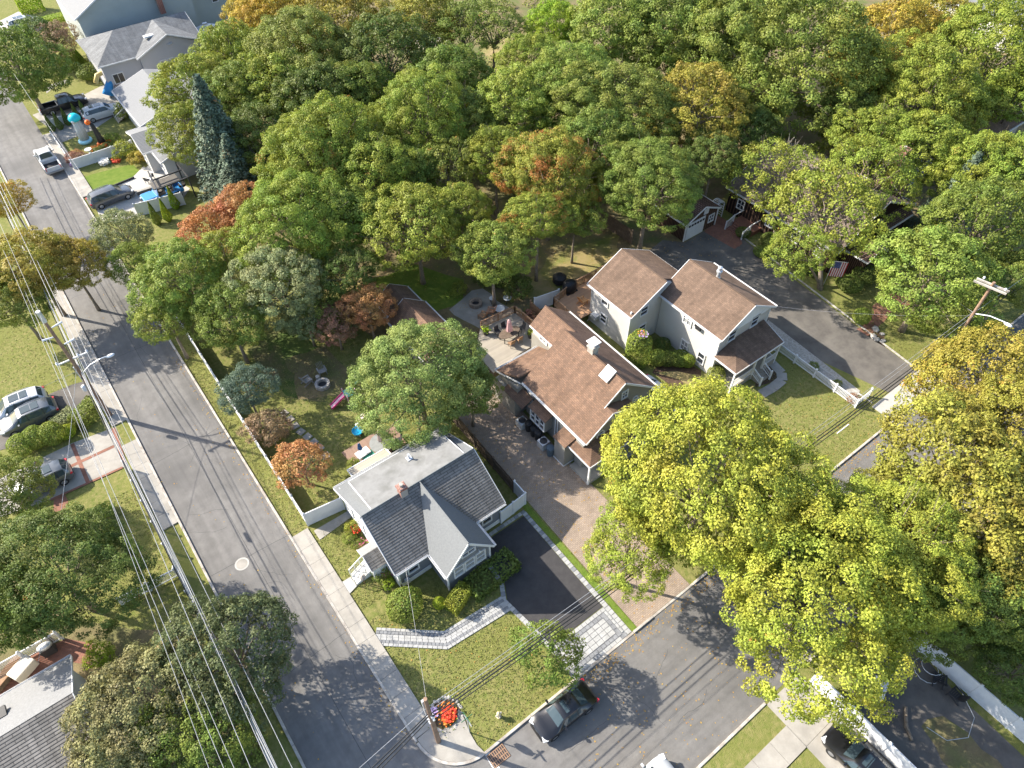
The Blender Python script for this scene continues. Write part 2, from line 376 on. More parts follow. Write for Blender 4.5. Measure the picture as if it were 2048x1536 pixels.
sheet('fire_pit_gravel', wobble([(9.97,48.26),(13.24,48.17),(14.10,43.92),(12.17,41.28),(8.75,43.18)], .35, 1, 8), M['soil'], .008)
sheet('dry_lawn', wobble([(18.49,51.98),(22.39,52.78),(20.30,56.37),(15.32,54.42)], .3, 1.5, 9), M['grass_dry'], .008)
sheet('dry_lawn', wobble([(30.73,42.55),(40.05,45.26),(46.85,43.26),(44.25,40.45),(38.18,40.60),(32.70,41.04)], .4, 1.5, 10), M['grass_dry'], .008)
sheet('dry_lawn', wobble([(40.38,56.46),(44.01,53.65),(40.77,51.37),(37.15,53.02)], .4, 1.5, 11), M['grass_dry'], .008)
sheet('dry_lawn', wobble([(61.75,90.54),(70.95,90.00),(64.66,81.95),(58.19,83.03)], .6, 2, 12), M['grass_dry'], .008)
sheet('lawn', rect(-14.5, 56, -6.3, 74), M['grass'], .008)
sheet('lawn', wobble([(3.56,90.95),(9.23,90.25),(9.29,88.25),(8.12,87.25),(3.28,86.58),(3.22,88.28)], .1, 1.5, 13), M['grass_green'], .008)
sheet('dry_lawn', wobble([(2.43,100.19),(3.33,100.37),(3.24,94.66),(2.57,94.21)], .1, 1, 14), M['grass_dry'], .008)

sheet('street', rect(-3.95, -120, 2.1, 420), M['asphalt'], .010)
sheet('street', rect(2.1, 1.96, 400, 10.25), M['asphalt_x'], .010)
sheet('street', rect(-300, -6, -3.95, 6), M['asphalt'], .010)

def kerb(name, x0, y0, x1, y1, w=.17, seg=3.05, h=.13):
    root = bpy.data.objects.new(name, None); COL.objects.link(root); root.location = (x0, y0, 0); tag(root, kind='structure')
    a, b = Vector((x0, y0, 0)), Vector((x1, y1, 0)); L = (b-a).length; d = (b-a)/L; n = max(1, round(L/seg)); s = L/n
    mb = MB(); mb.beam((0, 0, h/2-.03), (s-.02, 0, h/2-.03), w, h+.06)
    src = None
    for k in range(n):
        p = a+d*(k*s+.01)
        if src is None: src = mb.build('kerb_stone', M['kerb'], bevel=.02); o = src
        else: o = bpy.data.objects.new('kerb_stone', src.data); COL.objects.link(o); mm = o.modifiers.new('b', 'BEVEL'); mm.width = .02; mm.segments = 2
        o.location = p; o.rotation_euler = (0, 0, math.atan2(d.y, d.x)); attach(o, root)
kerb('kerb', 2.19, 13.4, 2.19, 104)
kerb('kerb', -4.04, 15, -4.04, 29.5); kerb('kerb', -4.04, 42.6, -4.04, 104)
kerb('kerb', -4.04, 29.5, -4.04, 42.6)
kerb('kerb', 5.2, 10.34, 12.4, 10.34); kerb('kerb', 17.7, 10.34, 19.5, 10.34); kerb('kerb', 23.6, 10.34, 47.9, 10.34); kerb('kerb', 55.3, 10.34, 90, 10.34)
kerb('kerb', 11.5, 1.87, 21.2, 1.87); kerb('kerb', 25.4, 1.87, 80, 1.87)
# low kerbs at the driveway mouths
kerb('kerb', 12.4, 10.34, 17.7, 10.34, h=.05); kerb('kerb', 19.5, 10.34, 23.6, 10.34, h=.05); kerb('kerb', 47.9, 10.34, 55.3, 10.34, h=.05)

def slabs(name, x0, y0, x1, y1, m, seg, along='y', z=.11, w=None):
    root = bpy.data.objects.new(name, None); COL.objects.link(root); root.location = (x0, y0, 0); tag(root, kind='structure')
    L = (y1-y0) if along == 'y' else (x1-x0); n = max(1, round(L/seg)); s = L/n; src = None
    for k in range(n):
        if src is None:
            mb = MB(); a, b = (x1-x0, s-.018) if along == 'y' else (s-.018, y1-y0)
            mb.box((a/2, b/2, z/2-.02), (a, b, z+.04)); src = mb.build('slab', m); o = src
        else: o = bpy.data.objects.new('slab', src.data); COL.objects.link(o)
        o.location = (x0, y0+k*s, rng.uniform(-.004, .004)) if along == 'y' else (x0+k*s, y0, rng.uniform(-.004, .004)); attach(o, root)
slabs('sidewalk', 2.28, 13.6, 3.55, 31.2, M['concrete'], 1.45)
slabs('sidewalk', -5.35, 37.7, -4.13, 47.6, M['concrete'], 1.5); slabs('sidewalk', -5.35, 50.2, -4.13, 74, M['concrete'], 1.5)
slabs('sidewalk', 2.28, 86.5, 3.6, 104, M['concrete'], 1.6)
slabs('sidewalk', 11.5, -1.35, 21.2, .2, M['concrete'], 1.5, 'x')
sheet('kerb_strip', rect(11.5, .2, 21.2, 1.78), M['grass'], .06)
sheet('lawn', rect(10, -6, 21.2, -1.4), M['grass'], .05)
ARC = [(5.2-3.0*math.cos(R(a)), 13.35-3.0*math.sin(R(a))) for a in range(0, 91, 9)]
sheet('street', [(2.1, 10.25), (5.3, 10.25)]+ARC[::-1]+[(2.1, 13.4)], M['asphalt'], .0115)
b = MB()
for i in range(len(ARC)-1): b.beam((*ARC[i], .04), (*ARC[i+1], .04), .17, .14)
b.build('kerb', M['kerb'], kind='structure')
corner = sheet('corner_pavement', [(2.3, 13.55)]+[(5.2-2.9*math.cos(R(a)), 13.35-2.9*math.sin(R(a))) for a in range(0, 91, 9)]+[(5.08,11.04),(5.13,11.93),(5.32,12.75),(5.36,13.45)]+[(3.9, 13.0), (3.55, 13.6)], M['concrete'], .085, thick=.1)
sheet('pavement', [(3.83,30.71),(6.89,30.67),(6.77,30.05),(3.84,29.75)], M['concrete'], .05, thick=.06)

# road markings, manhole, storm drain
sheet('stop_line', [(5.17,10.38),(5.52,10.21),(5.43,8.90),(5.07,9.05)], M['paint'], .016)
mh = thing('manhole_cover', 'round iron manhole cover with a pale ring in the left street', 'manhole cover', (-1.63,31.46))
b = MB(); b.lathe((mh.location.x, mh.location.y, 0), [(.52, .010), (.52, .018), (.40, .018), (.40, .010)], 28); b.build('ring', M['concrete_white'], mh)
b = MB(); b.lathe((mh.location.x, mh.location.y, 0), [(.39, .010), (.39, .020)], 28); b.build('lid', M['concrete'], mh)
gp = Vector(((5.69,10.54)[0]+.1, 9.68, 0))
gr = thing('storm_drain', 'rusty storm drain grate at the kerb beside the street sign', 'drain grate', gp)
b = MB(); b.box((gp.x, gp.y+.05, .014), (1.25, .92, .016)); b.build('pit', M['metal_dark'], gr)  # flat dark plate under the bars; the hollow's shade put into its colour
b = MB()
for i in range(9): b.box((gp.x-.56+i*.14, gp.y+.05, .03), (.05, .86, .025))
for j in range(4): b.box((gp.x, gp.y-.36+j*.27, .033), (1.2, .05, .02))
b.build('bars', mat('rusty_iron', (.25, .15, .09), (.32, .2, .13), 8, .8), gr)

# asphalt repair seams
def seam(pts, w=.05, m='tar', z=.013):
    b = MB()
    for i in range(len(pts)-1):
        p, q = Vector((*pts[i], z)), Vector((*pts[i+1], z)); d = (q-p).normalized(); s = Vector((-d.y, d.x, 0))*w/2
        b.quad(p-s, q-s, q+s, p+s)
    return b.build('tar_seam', M[m], kind='structure')
r_ = random.Random(5)
for (xa, ya, xb, yb) in ((-3.9, 44.2, 2.0, 44.6), (-3.9, 31.9, 2.0, 31.6), (-3.9, 58.3, 2.0, 58.1), (-3.9, 22.1, 2.0, 22.3), (-.8, 12, -.75, 75), (-3.9, 73.1, 2, 73.3)):
    n = 14; seam([(xa+(xb-xa)*k/n+r_.uniform(-.03, .03), ya+(yb-ya)*k/n+r_.uniform(-.03, .03)) for k in range(n+1)], .03)

for (x0, y0, x1, y1) in ((-3.4, 26.5, -1.9, 29.2), (22, 6.4, 25.5, 7.9), (-.2, 62, 1.6, 66)): sheet('asphalt_patch', rect(x0, y0, x1, y1), M['asphalt_patch'], .0125)
for k in range(16):
    x, y = r_.uniform(-3.5, 1.8), r_.uniform(14, 80); a = r_.uniform(0, 3.14); pts = [(x, y)]
    for j in range(9): a += r_.uniform(-.5, .5); x = min(2, max(-3.9, x+math.cos(a)*.35)); y += math.sin(a)*.35; pts.append((x, y))
    seam(pts, .018)
for k in range(10):
    x, y = r_.uniform(6, 45), r_.uniform(2.3, 9.8); a = r_.uniform(0, 3.14); pts = [(x, y)]
    for j in range(9): a += r_.uniform(-.5, .5); x += math.cos(a)*.35; y = min(10, max(2.1, y+math.sin(a)*.35)); pts.append((x, y))
    seam(pts, .018)
# driveways and paths
def pavers(root, p, q, w, l, mats, z=.05, seed=0):
    """a row of separate paving blocks from p to q"""
    r = random.Random(seed); a, b_ = Vector((*p, 0)), Vector((*q, 0)); L = (b_-a).length; d = (b_-a)/L; n = max(1, round(L/l)); s = L/n
    key = (round(w, 3), round(s, 3), mats[0].name, mats[-1].name)
    for k in range(n):
        mm = mats[r.randrange(len(mats))]; kk = (key, mm.name)
        if kk not in PAV:
            mb = MB(); mb.box((0, 0, 0), (s-.03, w-.02, .09)); o = mb.build('paver', mm); PAV[kk] = o.data
        else: o = bpy.data.objects.new('paver', PAV[kk]); COL.objects.link(o)
        c = a+d*((k+.5)*s); o.location = (c.x, c.y, z-.04+r.uniform(-.006, .006)); o.rotation_euler = (0, 0, math.atan2(d.y, d.x)); attach(o, root)
PAV = {}
def froot(name, loc):
    o = bpy.data.objects.new(name, None); COL.objects.link(o); o.location = (loc[0], loc[1], 0); return tag(o, kind='structure')
WG = [M['pavers_white'], M['pavers_white'], M['pavers_grey']]
dr1 = froot('driveway', (15, 17))
sheet('asphalt_surface', [(12.75, 13.0), (17.25, 13.0), (17.25, 22.1), (13.9, 22.1), (13.0, 21.0), (12.85, 18.6), (12.2, 17.4), (12.45, 15.2)], M['asphalt_new'], .02, parent=dr1)
pavers(dr1, (17.45, 10.45), (17.45, 22.3), .36, .34, WG, seed=1)
pavers(dr1, (12.55, 12.9), (12.30, 15.2), .36, .34, WG, seed=2); pavers(dr1, (12.30, 15.2), (12.0, 17.5), .36, .34, WG, seed=3)
pavers(dr1, (12.0, 17.5), (12.65, 18.7), .34, .34, WG, seed=4); pavers(dr1, (12.65, 18.7), (12.8, 21.0), .34, .34, WG, seed=5)
pavers(dr1, (13.9, 22.35), (17.6, 22.35), .3, .34, WG, seed=6)
ap = froot('driveway_apron', (15, 12))
sheet('bed', rect(12.4, 10.42, 17.28, 12.95), M['pavers_grey'], .012, parent=ap)
pavers(ap, (12.45, 12.80), (17.25, 12.80), .28, .34, [M['pavers_white']], seed=7)
pavers(ap, (12.45, 12.50), (17.0, 12.50), .28, .34, [M['pavers_grey']], seed=8)
for k in range(4): pavers(ap, (12.6, 12.18-k*.33), (16.7, 12.18-k*.33), .32, .5, [M['pavers_white']], seed=9+k)
pavers(ap, (12.45, 10.86), (17.0, 10.86), .28, .34, [M['pavers_grey']], seed=20)
pavers(ap, (16.88, 10.9), (16.88, 12.4), .28, .34, [M['pavers_grey']], seed=21)
pavers(ap, (12.45, 10.57), (17.25, 10.57), .26, .5, [M['pavers_white'], M['pavers_grey'], M['pavers_white']], seed=22)
pavers(ap, (17.12, 10.8), (17.12, 12.65), .2, .34, [M['pavers_white']], seed=23)
# front walk of the grey house
wk = froot('front_walk', (8, 16))
W0 = [(3.46,20.81),(7.18,17.66),(12.00,17.29)]
def offs(line, d):
    out = []
    for i, p in enumerate(line):
        p = Vector(p); a = (Vector(line[i])-Vector(line[i-1])).normalized() if i else None
        c = (Vector(line[i+1])-p).normalized() if i < len(line)-1 else None
        n = Vector((0, 0))
        for t in (a, c):
            if t is not None: n += Vector((-t.y, t.x))
        n.normalize(); k = 1.0
        if a is not None and c is not None: k = 1/max(.5, n.dot(Vector((-a.y, a.x))))
        out.append(tuple(p+n*d*k))
    return out
poly = offs(W0, .62)+offs(W0, -.62)[::-1]
sheet('bed', poly, M['pavers_grey'], .02, parent=wk)
for off, mm, l in ((.52, 'pavers_white', .34), (.30, 'pavers_grey', .26), (.08, 'pavers_white', .42), (-.12, 'pavers_white', .42), (-.32, 'pavers_grey', .26), (-.52, 'pavers_white', .34)):
    ln = offs(W0, off)
    for i in range(2): pavers(wk, ln[i], ln[i+1], .21, l, [M[mm]], z=.06, seed=30+i)
sheet('border_strip', rect(17.66, 10.45, 18.12, 23.5), M['grass_green'], .05)
sheet('paver_driveway', [(18.14, 10.45), (23.3, 10.45), (23.3, 24), (23.6, 34.6), (18.4, 34.6), (18.3, 23)], M['pavers_tan'], .035)
# long driveway of the dark shingle house
sheet('driveway', [(54.50,11.77),(49.83,11.69),(50.29,12.35),(47.37,23.44),(46.95,25.20),(47.16,35.66),(47.61,39.42),(49.87,39.82),(51.47,38.04),(55.55,38.21),(56.99,35.20),(56.19,30.71)], M['asphalt_old'], .012)
slabs('driveway_apron', 47.7, 10.5, 55.2, 12.35, M['concrete_white'], 3.7, 'x', z=.06)
sheet('gravel_bed', [(47.55,24.31),(49.11,24.83),(48.44,14.05),(46.94,13.49),(46.77,14.39)], M['gravel'], .03)
cb = froot('driveway_edging', (54.47,19.42))
e0 = (57.12,35.32); e1 = (54.61,11.84)
pavers(cb, e0, e1, .18, .5, [M['concrete_white'], M['kerb']], z=.06, seed=41)
pavers(cb, (48.1, 12.6), (48.0, 18.5), .16, .5, [M['concrete_white'], M['kerb']], z=.05, seed=42)
sheet('brick_path', wobble([(54.79,18.85),(56.80,18.88),(58.08,19.21),(58.64,19.97),(61.19,19.83),(62.98,19.71),(64.64,18.74),(61.94,17.74),(59.56,18.37),(57.84,17.94),(54.84,17.70)], .06, 1), M['pavers_red'], .02)
sheet('brick_patio', [(57.85,39.36),(57.99,36.51),(56.14,34.15),(54.80,34.06),(54.45,38.06)], M['pavers_red'], .02)
# curved concrete path of the light grey house
cp_ = [Vector(p) for p in [(45.43,22.74),(44.96,20.99),(44.70,19.64),(44.04,19.02),(42.70,18.94),(41.28,19.06)]]
b = MB()
for i in range(len(cp_)-1):
    p, q = cp_[i], cp_[i+1]; d = (q-p).normalized(); s = Vector((-d.y, d.x))*.45
    b.prism([tuple(p-s), tuple(q-s), tuple(q+s), tuple(p+s)], -.02, .05+i*.003)
b.build('garden_path', M['concrete'], kind='structure')
sheet('mulch_bed', wobble([(35.60,26.63),(37.81,27.79),(38.99,25.57),(39.08,24.21),(38.22,23.61),(35.49,24.22)], .15, 1), M['mulch'], .012)
sheet('bare_soil', wobble([(35.84,26.44),(37.29,25.58),(38.63,23.79),(37.97,22.57),(36.89,23.15),(36.69,24.78)], .2, 1), M['grass_dry'], .018)
sheet('mulch_bed', wobble([(54.90,17.92),(56.10,17.85),(56.27,16.88),(54.94,15.98),(54.70,16.70)], .12, .8), M['mulch'], .012)
sheet('mulch_bed', wobble([(44.72,21.17),(44.51,20.05),(43.83,19.31),(42.66,19.46),(41.57,20.05),(43.24,21.28)], .12, .8), M['mulch'], .012)
# left side of the left street
sheet('driveway', [(-13.63,56.68),(-11.43,57.08),(-9.09,57.38),(-6.78,57.31),(-5.71,57.02),(-5.27,54.24),(-5.62,53.57),(-7.01,52.90),(-8.30,53.37),(-12.17,53.06),(-14.59,53.70)], M['asphalt_old'], .02)
drB = froot('concrete_driveway', (-7.75,46.84))
D0 = [(-8.59,50.51),(-5.30,50.05),(-5.79,45.44),(-9.05,45.54),(-11.42,45.81),(-15.63,46.70),(-15.24,50.38),(-11.29,50.47)]
sheet('concrete_surface', D0, M['concrete'], .03, parent=drB)
def band(p, q, m, z, w=.3): 
    p, q = Vector(p), Vector(q); d = (q-p).normalized(); s = Vector((-d.y, d.x))*w/2
    return [tuple(p-s), tuple(q-s), tuple(q+s), tuple(p+s)]
for p, q in (((-8.57,50.43), (-8.61,45.65)), ((-5.84,48.04), (-10.10,48.16)), ((-11.38,50.42), (-11.39,49.14)), ((-5.32,50.00), (-5.70,45.49))):
    bz = .034+.003*len(drB.children); sheet('brick_band', band(p, q, None, 0), M['pavers_red'], bz, parent=drB)
sheet('brick_band', band((-5.94,45.44), (-11.43,45.77), None, 0, .2), M['pavers_red'], .056, parent=drB)
sheet('garden_path', wobble([(-12.00,43.76),(-11.49,43.37),(-10.38,44.76),(-10.40,46.13),(-11.06,46.04)], .08, 1), M['pavers_red'], .012)
sheet('brick_patio', [(-18.30,33.56),(-15.76,33.82),(-13.46,33.50),(-12.10,32.03),(-12.71,30.67),(-13.63,31.64),(-17.96,32.24)], M['pavers_red'], .012)
# top left plots
sheet('driveway', [(2.34,110.47),(9.85,112.12),(12.95,113.37),(13.17,109.52),(12.45,104.25),(7.70,101.42),(3.35,100.69),(3.49,103.65)], M['concrete'], .012)
sheet('driveway', [(3.17,86.55),(8.36,87.32),(10.03,88.75),(11.67,85.19),(12.88,80.73),(11.53,79.23),(6.77,78.86),(3.97,79.45),(2.63,80.49)], M['concrete_white'], .014)
sheet('patio', [(10.36,88.49),(12.42,89.71),(13.60,85.98),(12.88,82.91),(10.19,83.25),(9.43,86.93)], M['concrete_white'], .02)
sheet('front_walk', [(5.72,117.79),(8.77,118.22),(9.04,117.07),(6.84,116.91),(5.40,115.60)], M['concrete'], .012)
sheet('driveway', [(4.79,145.32),(8.88,147.86),(11.49,142.47),(10.14,137.93),(6.05,137.32),(3.90,139.77)], M['concrete_white'], .012)
# bottom right plot
sheet('driveway', [(18.16,3.66),(21.67,2.29),(24.32,-1.01),(24.01,-5.19),(20.35,-2.87),(20.38,-0.17),(20.32,1.16),(20.37,1.74),(21.26,2.08)], M['concrete'], .025) if False else None
slabs('concrete_driveway', 21.2, -7.5, 24.4, 1.78, M['concrete'], 3.0, 'y', z=.06)
sheet('yard_pavement', [(24.32,-1.13),(27.80,-0.65),(32.18,-1.48),(31.49,-5.04),(31.29,-10.37),(29.02,-10.55),(23.86,-6.64)], M['asphalt_old'], .02)
sheet('leaf_litter', wobble([(27.72,-4.83),(29.77,-5.39),(29.84,-6.93),(29.88,-10.09),(27.07,-9.07)], .3, 1, 77), M['soil'], .03)
sheet('lawn', wobble([(32.83,-7.21),(34.13,-7.82),(34.24,-9.90),(33.10,-10.47)], .2, 1, 78), M['grass'], .012)
# patio with fire pit behind the brown roofed house
sheet('stone_patio', wobble([(25.59,44.69),(27.15,45.20),(28.93,45.72),(29.94,45.24),(30.22,44.14),(29.97,42.88),(30.45,40.95),(30.37,40.59),(26.51,40.69),(26.16,41.50),(25.59,43.86)], .08, 1), M['concrete'], .02)

# fallen leaves: nobody could count them
b = MB(); r_ = random.Random(11)
def litter(x0, y0, x1, y1, n, z=.02):
    for _ in range(n):
        x, y = r_.uniform(x0, x1), r_.uniform(y0, y1); s = r_.uniform(.03, .075); t = r_.uniform(0, 6.28); cs, sn = math.cos(t)*s, math.sin(t)*s
        b.quad((x-cs, y-sn, z), (x+sn*.7, y-cs*.7, z+.012), (x+cs, y+sn, z+.004), (x-sn*.7, y+cs*.7, z+.016))
litter(10, 2.2, 45, 10.2, 600); litter(13, 9.4, 45, 10.2, 600); litter(24, 10.5, 47, 19, 250, .03); litter(18.3, 10.6, 23, 34, 500, .045); litter(-3.9, 12, 2, 80, 110)
litter(1.6, 14, 2.05, 60, 160); litter(3.7, 10.6, 12, 22, 70, .02); litter(20, 34, 60, 60, 2500, .03); litter(30, -3, 60, 1.5, 1500, .03)
b.build('fallen_leaves', mat('fallen_leaf', (.42, .30, .06), (.32, .15, .05), 5, .8), kind='stuff')

# grass tufts that break up the lawns and their borders
def tufts(areas, seed, colr):
    g = np.random.default_rng(seed); P = []
    for (x0, y0, x1, y1, n) in areas: P.append(np.stack([g.uniform(x0, x1, n), g.uniform(y0, y1, n), g.uniform(.01, .05, n)], 1))
    P = np.concatenate(P); N_ = g.normal(size=(len(P), 3))*.5+np.array([0, 0, .9]); return P, N_

# ================================================================ BUILDINGS
def clip_band(poly, lo, hi):
    def clip(pts, f):
        out = []
        for i in range(len(pts)):
            a, b = pts[i], pts[(i+1) % len(pts)]; fa, fb = f(a), f(b)
            if fa >= 0: out.append(a)
            if (fa >= 0) != (fb >= 0):
                t = fa/(fa-fb); out.append((a[0]+(b[0]-a[0])*t, a[1]+(b[1]-a[1])*t))
        return out
    p = clip(poly, lambda q: q[1]-lo)
    return clip(p, lambda q: hi-q[1]) if p else p

def slope(parent, pts, m, course=.19, name='roof_slope', label=None, lift=.022, thick=.14):
    """roof slope; the first two corners are the eave. Courses of shingles overlap as real steps"""
    P_ = [Vector(p) for p in pts]
    e = (P_[1]-P_[0]).normalized(); n = None
    for k in range(2, len(P_)):
        n = e.cross(P_[k]-P_[0])
        if n.length > 1e-3: break
    n.normalize()
    if n.z < 0: n = -n
    t = n.cross(e)
    if t.z < 0: t = -t
    o = P_[0]; st = [((p-o).dot(e), (p-o).dot(t)) for p in P_]
    tmin = min(q[1] for q in st); tmax = max(q[1] for q in st)
    b = MB(); to3 = lambda s, tt, h: o+e*s+t*tt+n*h
    if lift and course:
        k = 0; T_ = tmin
        while T_ < tmax-1e-4:
            hi = min(T_+course, tmax); pl = clip_band(st, T_, hi)
            if len(pl) >= 3:
                vs = [to3(q[0], q[1], lift*(1-(q[1]-T_)/course)+.004) for q in pl]
                b.add(vs, [tuple(range(len(vs)))], [[(q[0], q[1]) for q in pl]])
                low = [q for q in pl if abs(q[1]-T_) < 1e-5]
                if len(low) >= 2:
                    a, c = min(low), max(low)
                    b.add([to3(a[0], T_, 0), to3(c[0], T_, 0), to3(c[0], T_, lift+.004), to3(a[0], T_, lift+.004)], [(0, 1, 2, 3)], [[(a[0], T_), (c[0], T_), (c[0], T_+.01), (a[0], T_+.01)]])
            T_ += course
    else:
        b.add([to3(q[0], q[1], .004) for q in st], [tuple(range(len(st)))], [st])
    N = len(P_)
    vs = [to3(q[0], q[1], 0) for q in st]+[to3(q[0], q[1], -thick) for q in st]
    b.add(vs, [tuple(range(N, 2*N))]+[(i, (i+1) % N, N+(i+1) % N, N+i) for i in range(N)], [[st[i] for i in range(N)]]+[[st[i], st[(i+1) % N], st[(i+1) % N], st[i]] for i in range(N)])
    return b.build(name, m, parent, label)

def trimline(parent, pts, m=None, w=.045, h=.17, name='fascia', label=None):
    b = MB()
    for i in range(len(pts)-1): b.beam(pts[i], pts[i+1], w, h)
    return b.build(name, m or M['trim'], parent, label)

def gutter(parent, p, q, out, m=None, name='gutter'):
    """trough hung along an eave, out = outward direction"""
    p, q, o = Vector(p), Vector(q), Vector(out).normalized(); b = MB()
    p = p+o*.07; q = q+o*.07
    b.beam(p+Vector((0, 0, -.11)), q+Vector((0, 0, -.11)), .13, .02)
    b.beam(p+o*.065+Vector((0, 0, -.05)), q+o*.065+Vector((0, 0, -.05)), .015, .13)
    b.beam(p-o*.065+Vector((0, 0, -.05)), q-o*.065+Vector((0, 0, -.05)), .015, .13)
    return b.build(name, m or M['trim'], parent)

def downspout(parent, pts, m=None):
    b = MB(); b.tube(pts, .045, 6); return b.build('downspout', m or M['trim'], parent)

def wallblock(parent, x0, y0, x1, y1, z0, z1, m, gable=None, name='wall', label=None):
    """gable=('x', ridge_pos, zr, [z_low, z_high]) ridge runs along x at y=ridge_pos, etc."""
    b = MB()
    if not gable: b.prism(rect(x0, y0, x1, y1), z0, z1)
    else:
        ax, rp, zr = gable[:3]; za = gable[3] if len(gable) > 3 else z1; zb = gable[4] if len(gable) > 4 else z1
        if ax == 'x': prof = [(y0, z0), (y1, z0), (y1, zb), (rp, zr), (y0, za)]; f = lambda u, v, e: (e, u, v); ends = (x0, x1)
        else: prof = [(x0, z0), (x1, z0), (x1, zb), (rp, zr), (x0, za)]; f = lambda u, v, e: (u, e, v); ends = (y0, y1)
        vs = [f(u, v, ends[0]) for u, v in prof]+[f(u, v, ends[1]) for u, v in prof]
        b.add(vs, [(4, 3, 2, 1, 0), (5, 6, 7, 8, 9)]+[(i, (i+1) % 5, 5+(i+1) % 5, 5+i) for i in range(5)])
    return b.build(name, m, parent, label)

def window(parent, c, n, w, h, style='double', glass='glass', frame=None, fw=.10, arch=False, name='window', label=None):
    """window on a wall: c centre on the wall face, n outward normal (horizontal)"""
    c = Vector(c); n = Vector(n).normalized(); s = Vector((0, 0, 1)).cross(n).normalized(); u = Vector((0, 0, 1))
    f = MB(); d = n*.05
    def bar(a, b_, ww): f.beam(a+n*.03, b_+n*.03, ww, .10, roll=None) if False else obar(f, a, b_, ww)
    def obar(f, a, b_, ww, dd=.09, off=.035):
        ax = (b_-a).normalized(); sd_ = ax.cross(n).normalized()*ww/2; q = n*dd/2; o = n*off
        vs = [a+o-sd_-q, a+o+sd_-q, a+o+sd_+q, a+o-sd_+q, b_+o-sd_-q, b_+o+sd_-q, b_+o+sd_+q, b_+o-sd_+q]
        f.add(vs, [(0, 1, 2, 3), (7, 6, 5, 4), (0, 4, 5, 1), (1, 5, 6, 2), (2, 6, 7, 3), (3, 7, 4, 0)])
    hw, hh = w/2, h/2
    obar(f, c-s*(hw+fw)-u*(hh+fw/2), c+s*(hw+fw)-u*(hh+fw/2), fw*1.1, .12)
    if not arch: obar(f, c-s*(hw+fw)+u*(hh+fw/2), c+s*(hw+fw)+u*(hh+fw/2), fw)
    obar(f, c-s*(hw+fw/2)-u*hh, c-s*(hw+fw/2)+u*hh, fw); obar(f, c+s*(hw+fw/2)-u*hh, c+s*(hw+fw/2)+u*hh, fw)
    if arch:
        k = 8; pr = None
        for i in range(k+1):
            t = math.pi*i/k; p = c+u*hh+s*math.cos(t)*(hw+fw/2)+u*math.sin(t)*(hw+fw/2)
            if pr is not None: obar(f, pr, p, fw)
            pr = p
        obar(f, c-s*hw+u*hh, c+s*hw+u*hh, .05)
    if style == 'double': obar(f, c-s*hw, c+s*hw, .05, .06)
    if style in ('slider', 'cross'): obar(f, c-u*hh, c+u*hh, .05, .06)
    if style == 'cross': obar(f, c-s*hw, c+s*hw, .04, .06)
    if style == 'grid':
        obar(f, c-s*hw, c+s*hw, .05, .06)
        for q in (-1, 1): obar(f, c-s*hw+u*q*hh/2, c+s*hw+u*q*hh/2, .025, .05)
        for q in (-1, 0, 1): obar(f, c-u*hh+s*q*hw/2, c+u*hh+s*q*hw/2, .025, .05)
    fo = f.build(name, frame or M['trim'], parent, label)
    g = MB(); o = n*.012
    g.add([c+o-s*hw-u*hh, c+o+s*hw-u*hh, c+o+s*hw+u*hh, c+o-s*hw+u*hh, c-n*.02-s*hw-u*hh, c-n*.02+s*hw-u*hh, c-n*.02+s*hw+u*hh, c-n*.02-s*hw+u*hh],
          [(0, 1, 2, 3), (7, 6, 5, 4), (0, 4, 5, 1), (1, 5, 6, 2), (2, 6, 7, 3), (3, 7, 4, 0)])
    if arch:
        k = 8; g.add([c+o+u*hh]+[c+o+u*hh+s*math.cos(math.pi*i/k)*hw+u*math.sin(math.pi*i/k)*hw for i in range(k+1)], [(0, i+1, i+2) for i in range(k)])
    g.build('pane', M[glass], fo)
    return fo

def chimney(parent, x, y, z0, z1, s=.6, m='brick', cap=True):
    b = MB(); b.box((x, y, (z0+z1)/2), (s, s, z1-z0)); b.box((x, y, z1-.12), (s+.12, s+.12, .14)); c = b.build('chimney', M[m], parent)
    b = MB(); b.lathe((x, y, z1), [(.14, -.02), (.14, .25), (.11, .25)], 10); b.build('flue', M['kerb'], c)
    return c

NX, PX, NY, PY = (-1, 0, 0), (1, 0, 0), (0, -1, 0), (0, 1, 0)

# ---------------------------------------------------------------- 1 grey cottage on the corner
H1 = thing('house', 'grey cottage with striped charcoal shingles, pale rear roof and steep front gable', 'house', (11, 26, 0))
wallblock(H1, 6.75, 22.8, 15.5, 30.9, -.05, 2.95, M['sd_h1'], ('x', 26.2, 5.36, 3.05, 2.85))
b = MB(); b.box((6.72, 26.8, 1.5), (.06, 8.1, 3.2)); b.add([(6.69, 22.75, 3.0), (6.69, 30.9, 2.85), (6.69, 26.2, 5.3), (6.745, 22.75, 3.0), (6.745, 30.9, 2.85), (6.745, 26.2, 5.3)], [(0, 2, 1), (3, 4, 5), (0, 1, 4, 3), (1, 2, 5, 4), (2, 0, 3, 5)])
b.build('side_wall', M['sd_h1b'], H1, 'pale sunlit side wall')  # grey siding made paler; the sunlight on this wall put into its colour
wallblock(H1, 9.36, 20.55, 13.0, 22.9, -.05, 3.0, M['sd_h1'], ('y', 11.15, 5.25), name='gable_wall')
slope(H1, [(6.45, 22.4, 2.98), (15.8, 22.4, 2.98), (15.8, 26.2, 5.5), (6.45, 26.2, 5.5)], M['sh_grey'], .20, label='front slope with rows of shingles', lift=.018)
slope(H1, [(6.4, 31.2, 2.85), (15.8, 31.2, 2.85), (15.8, 26.2, 5.5), (6.4, 26.2, 5.5)], M['sh_grey_smooth'], .2, lift=.012)
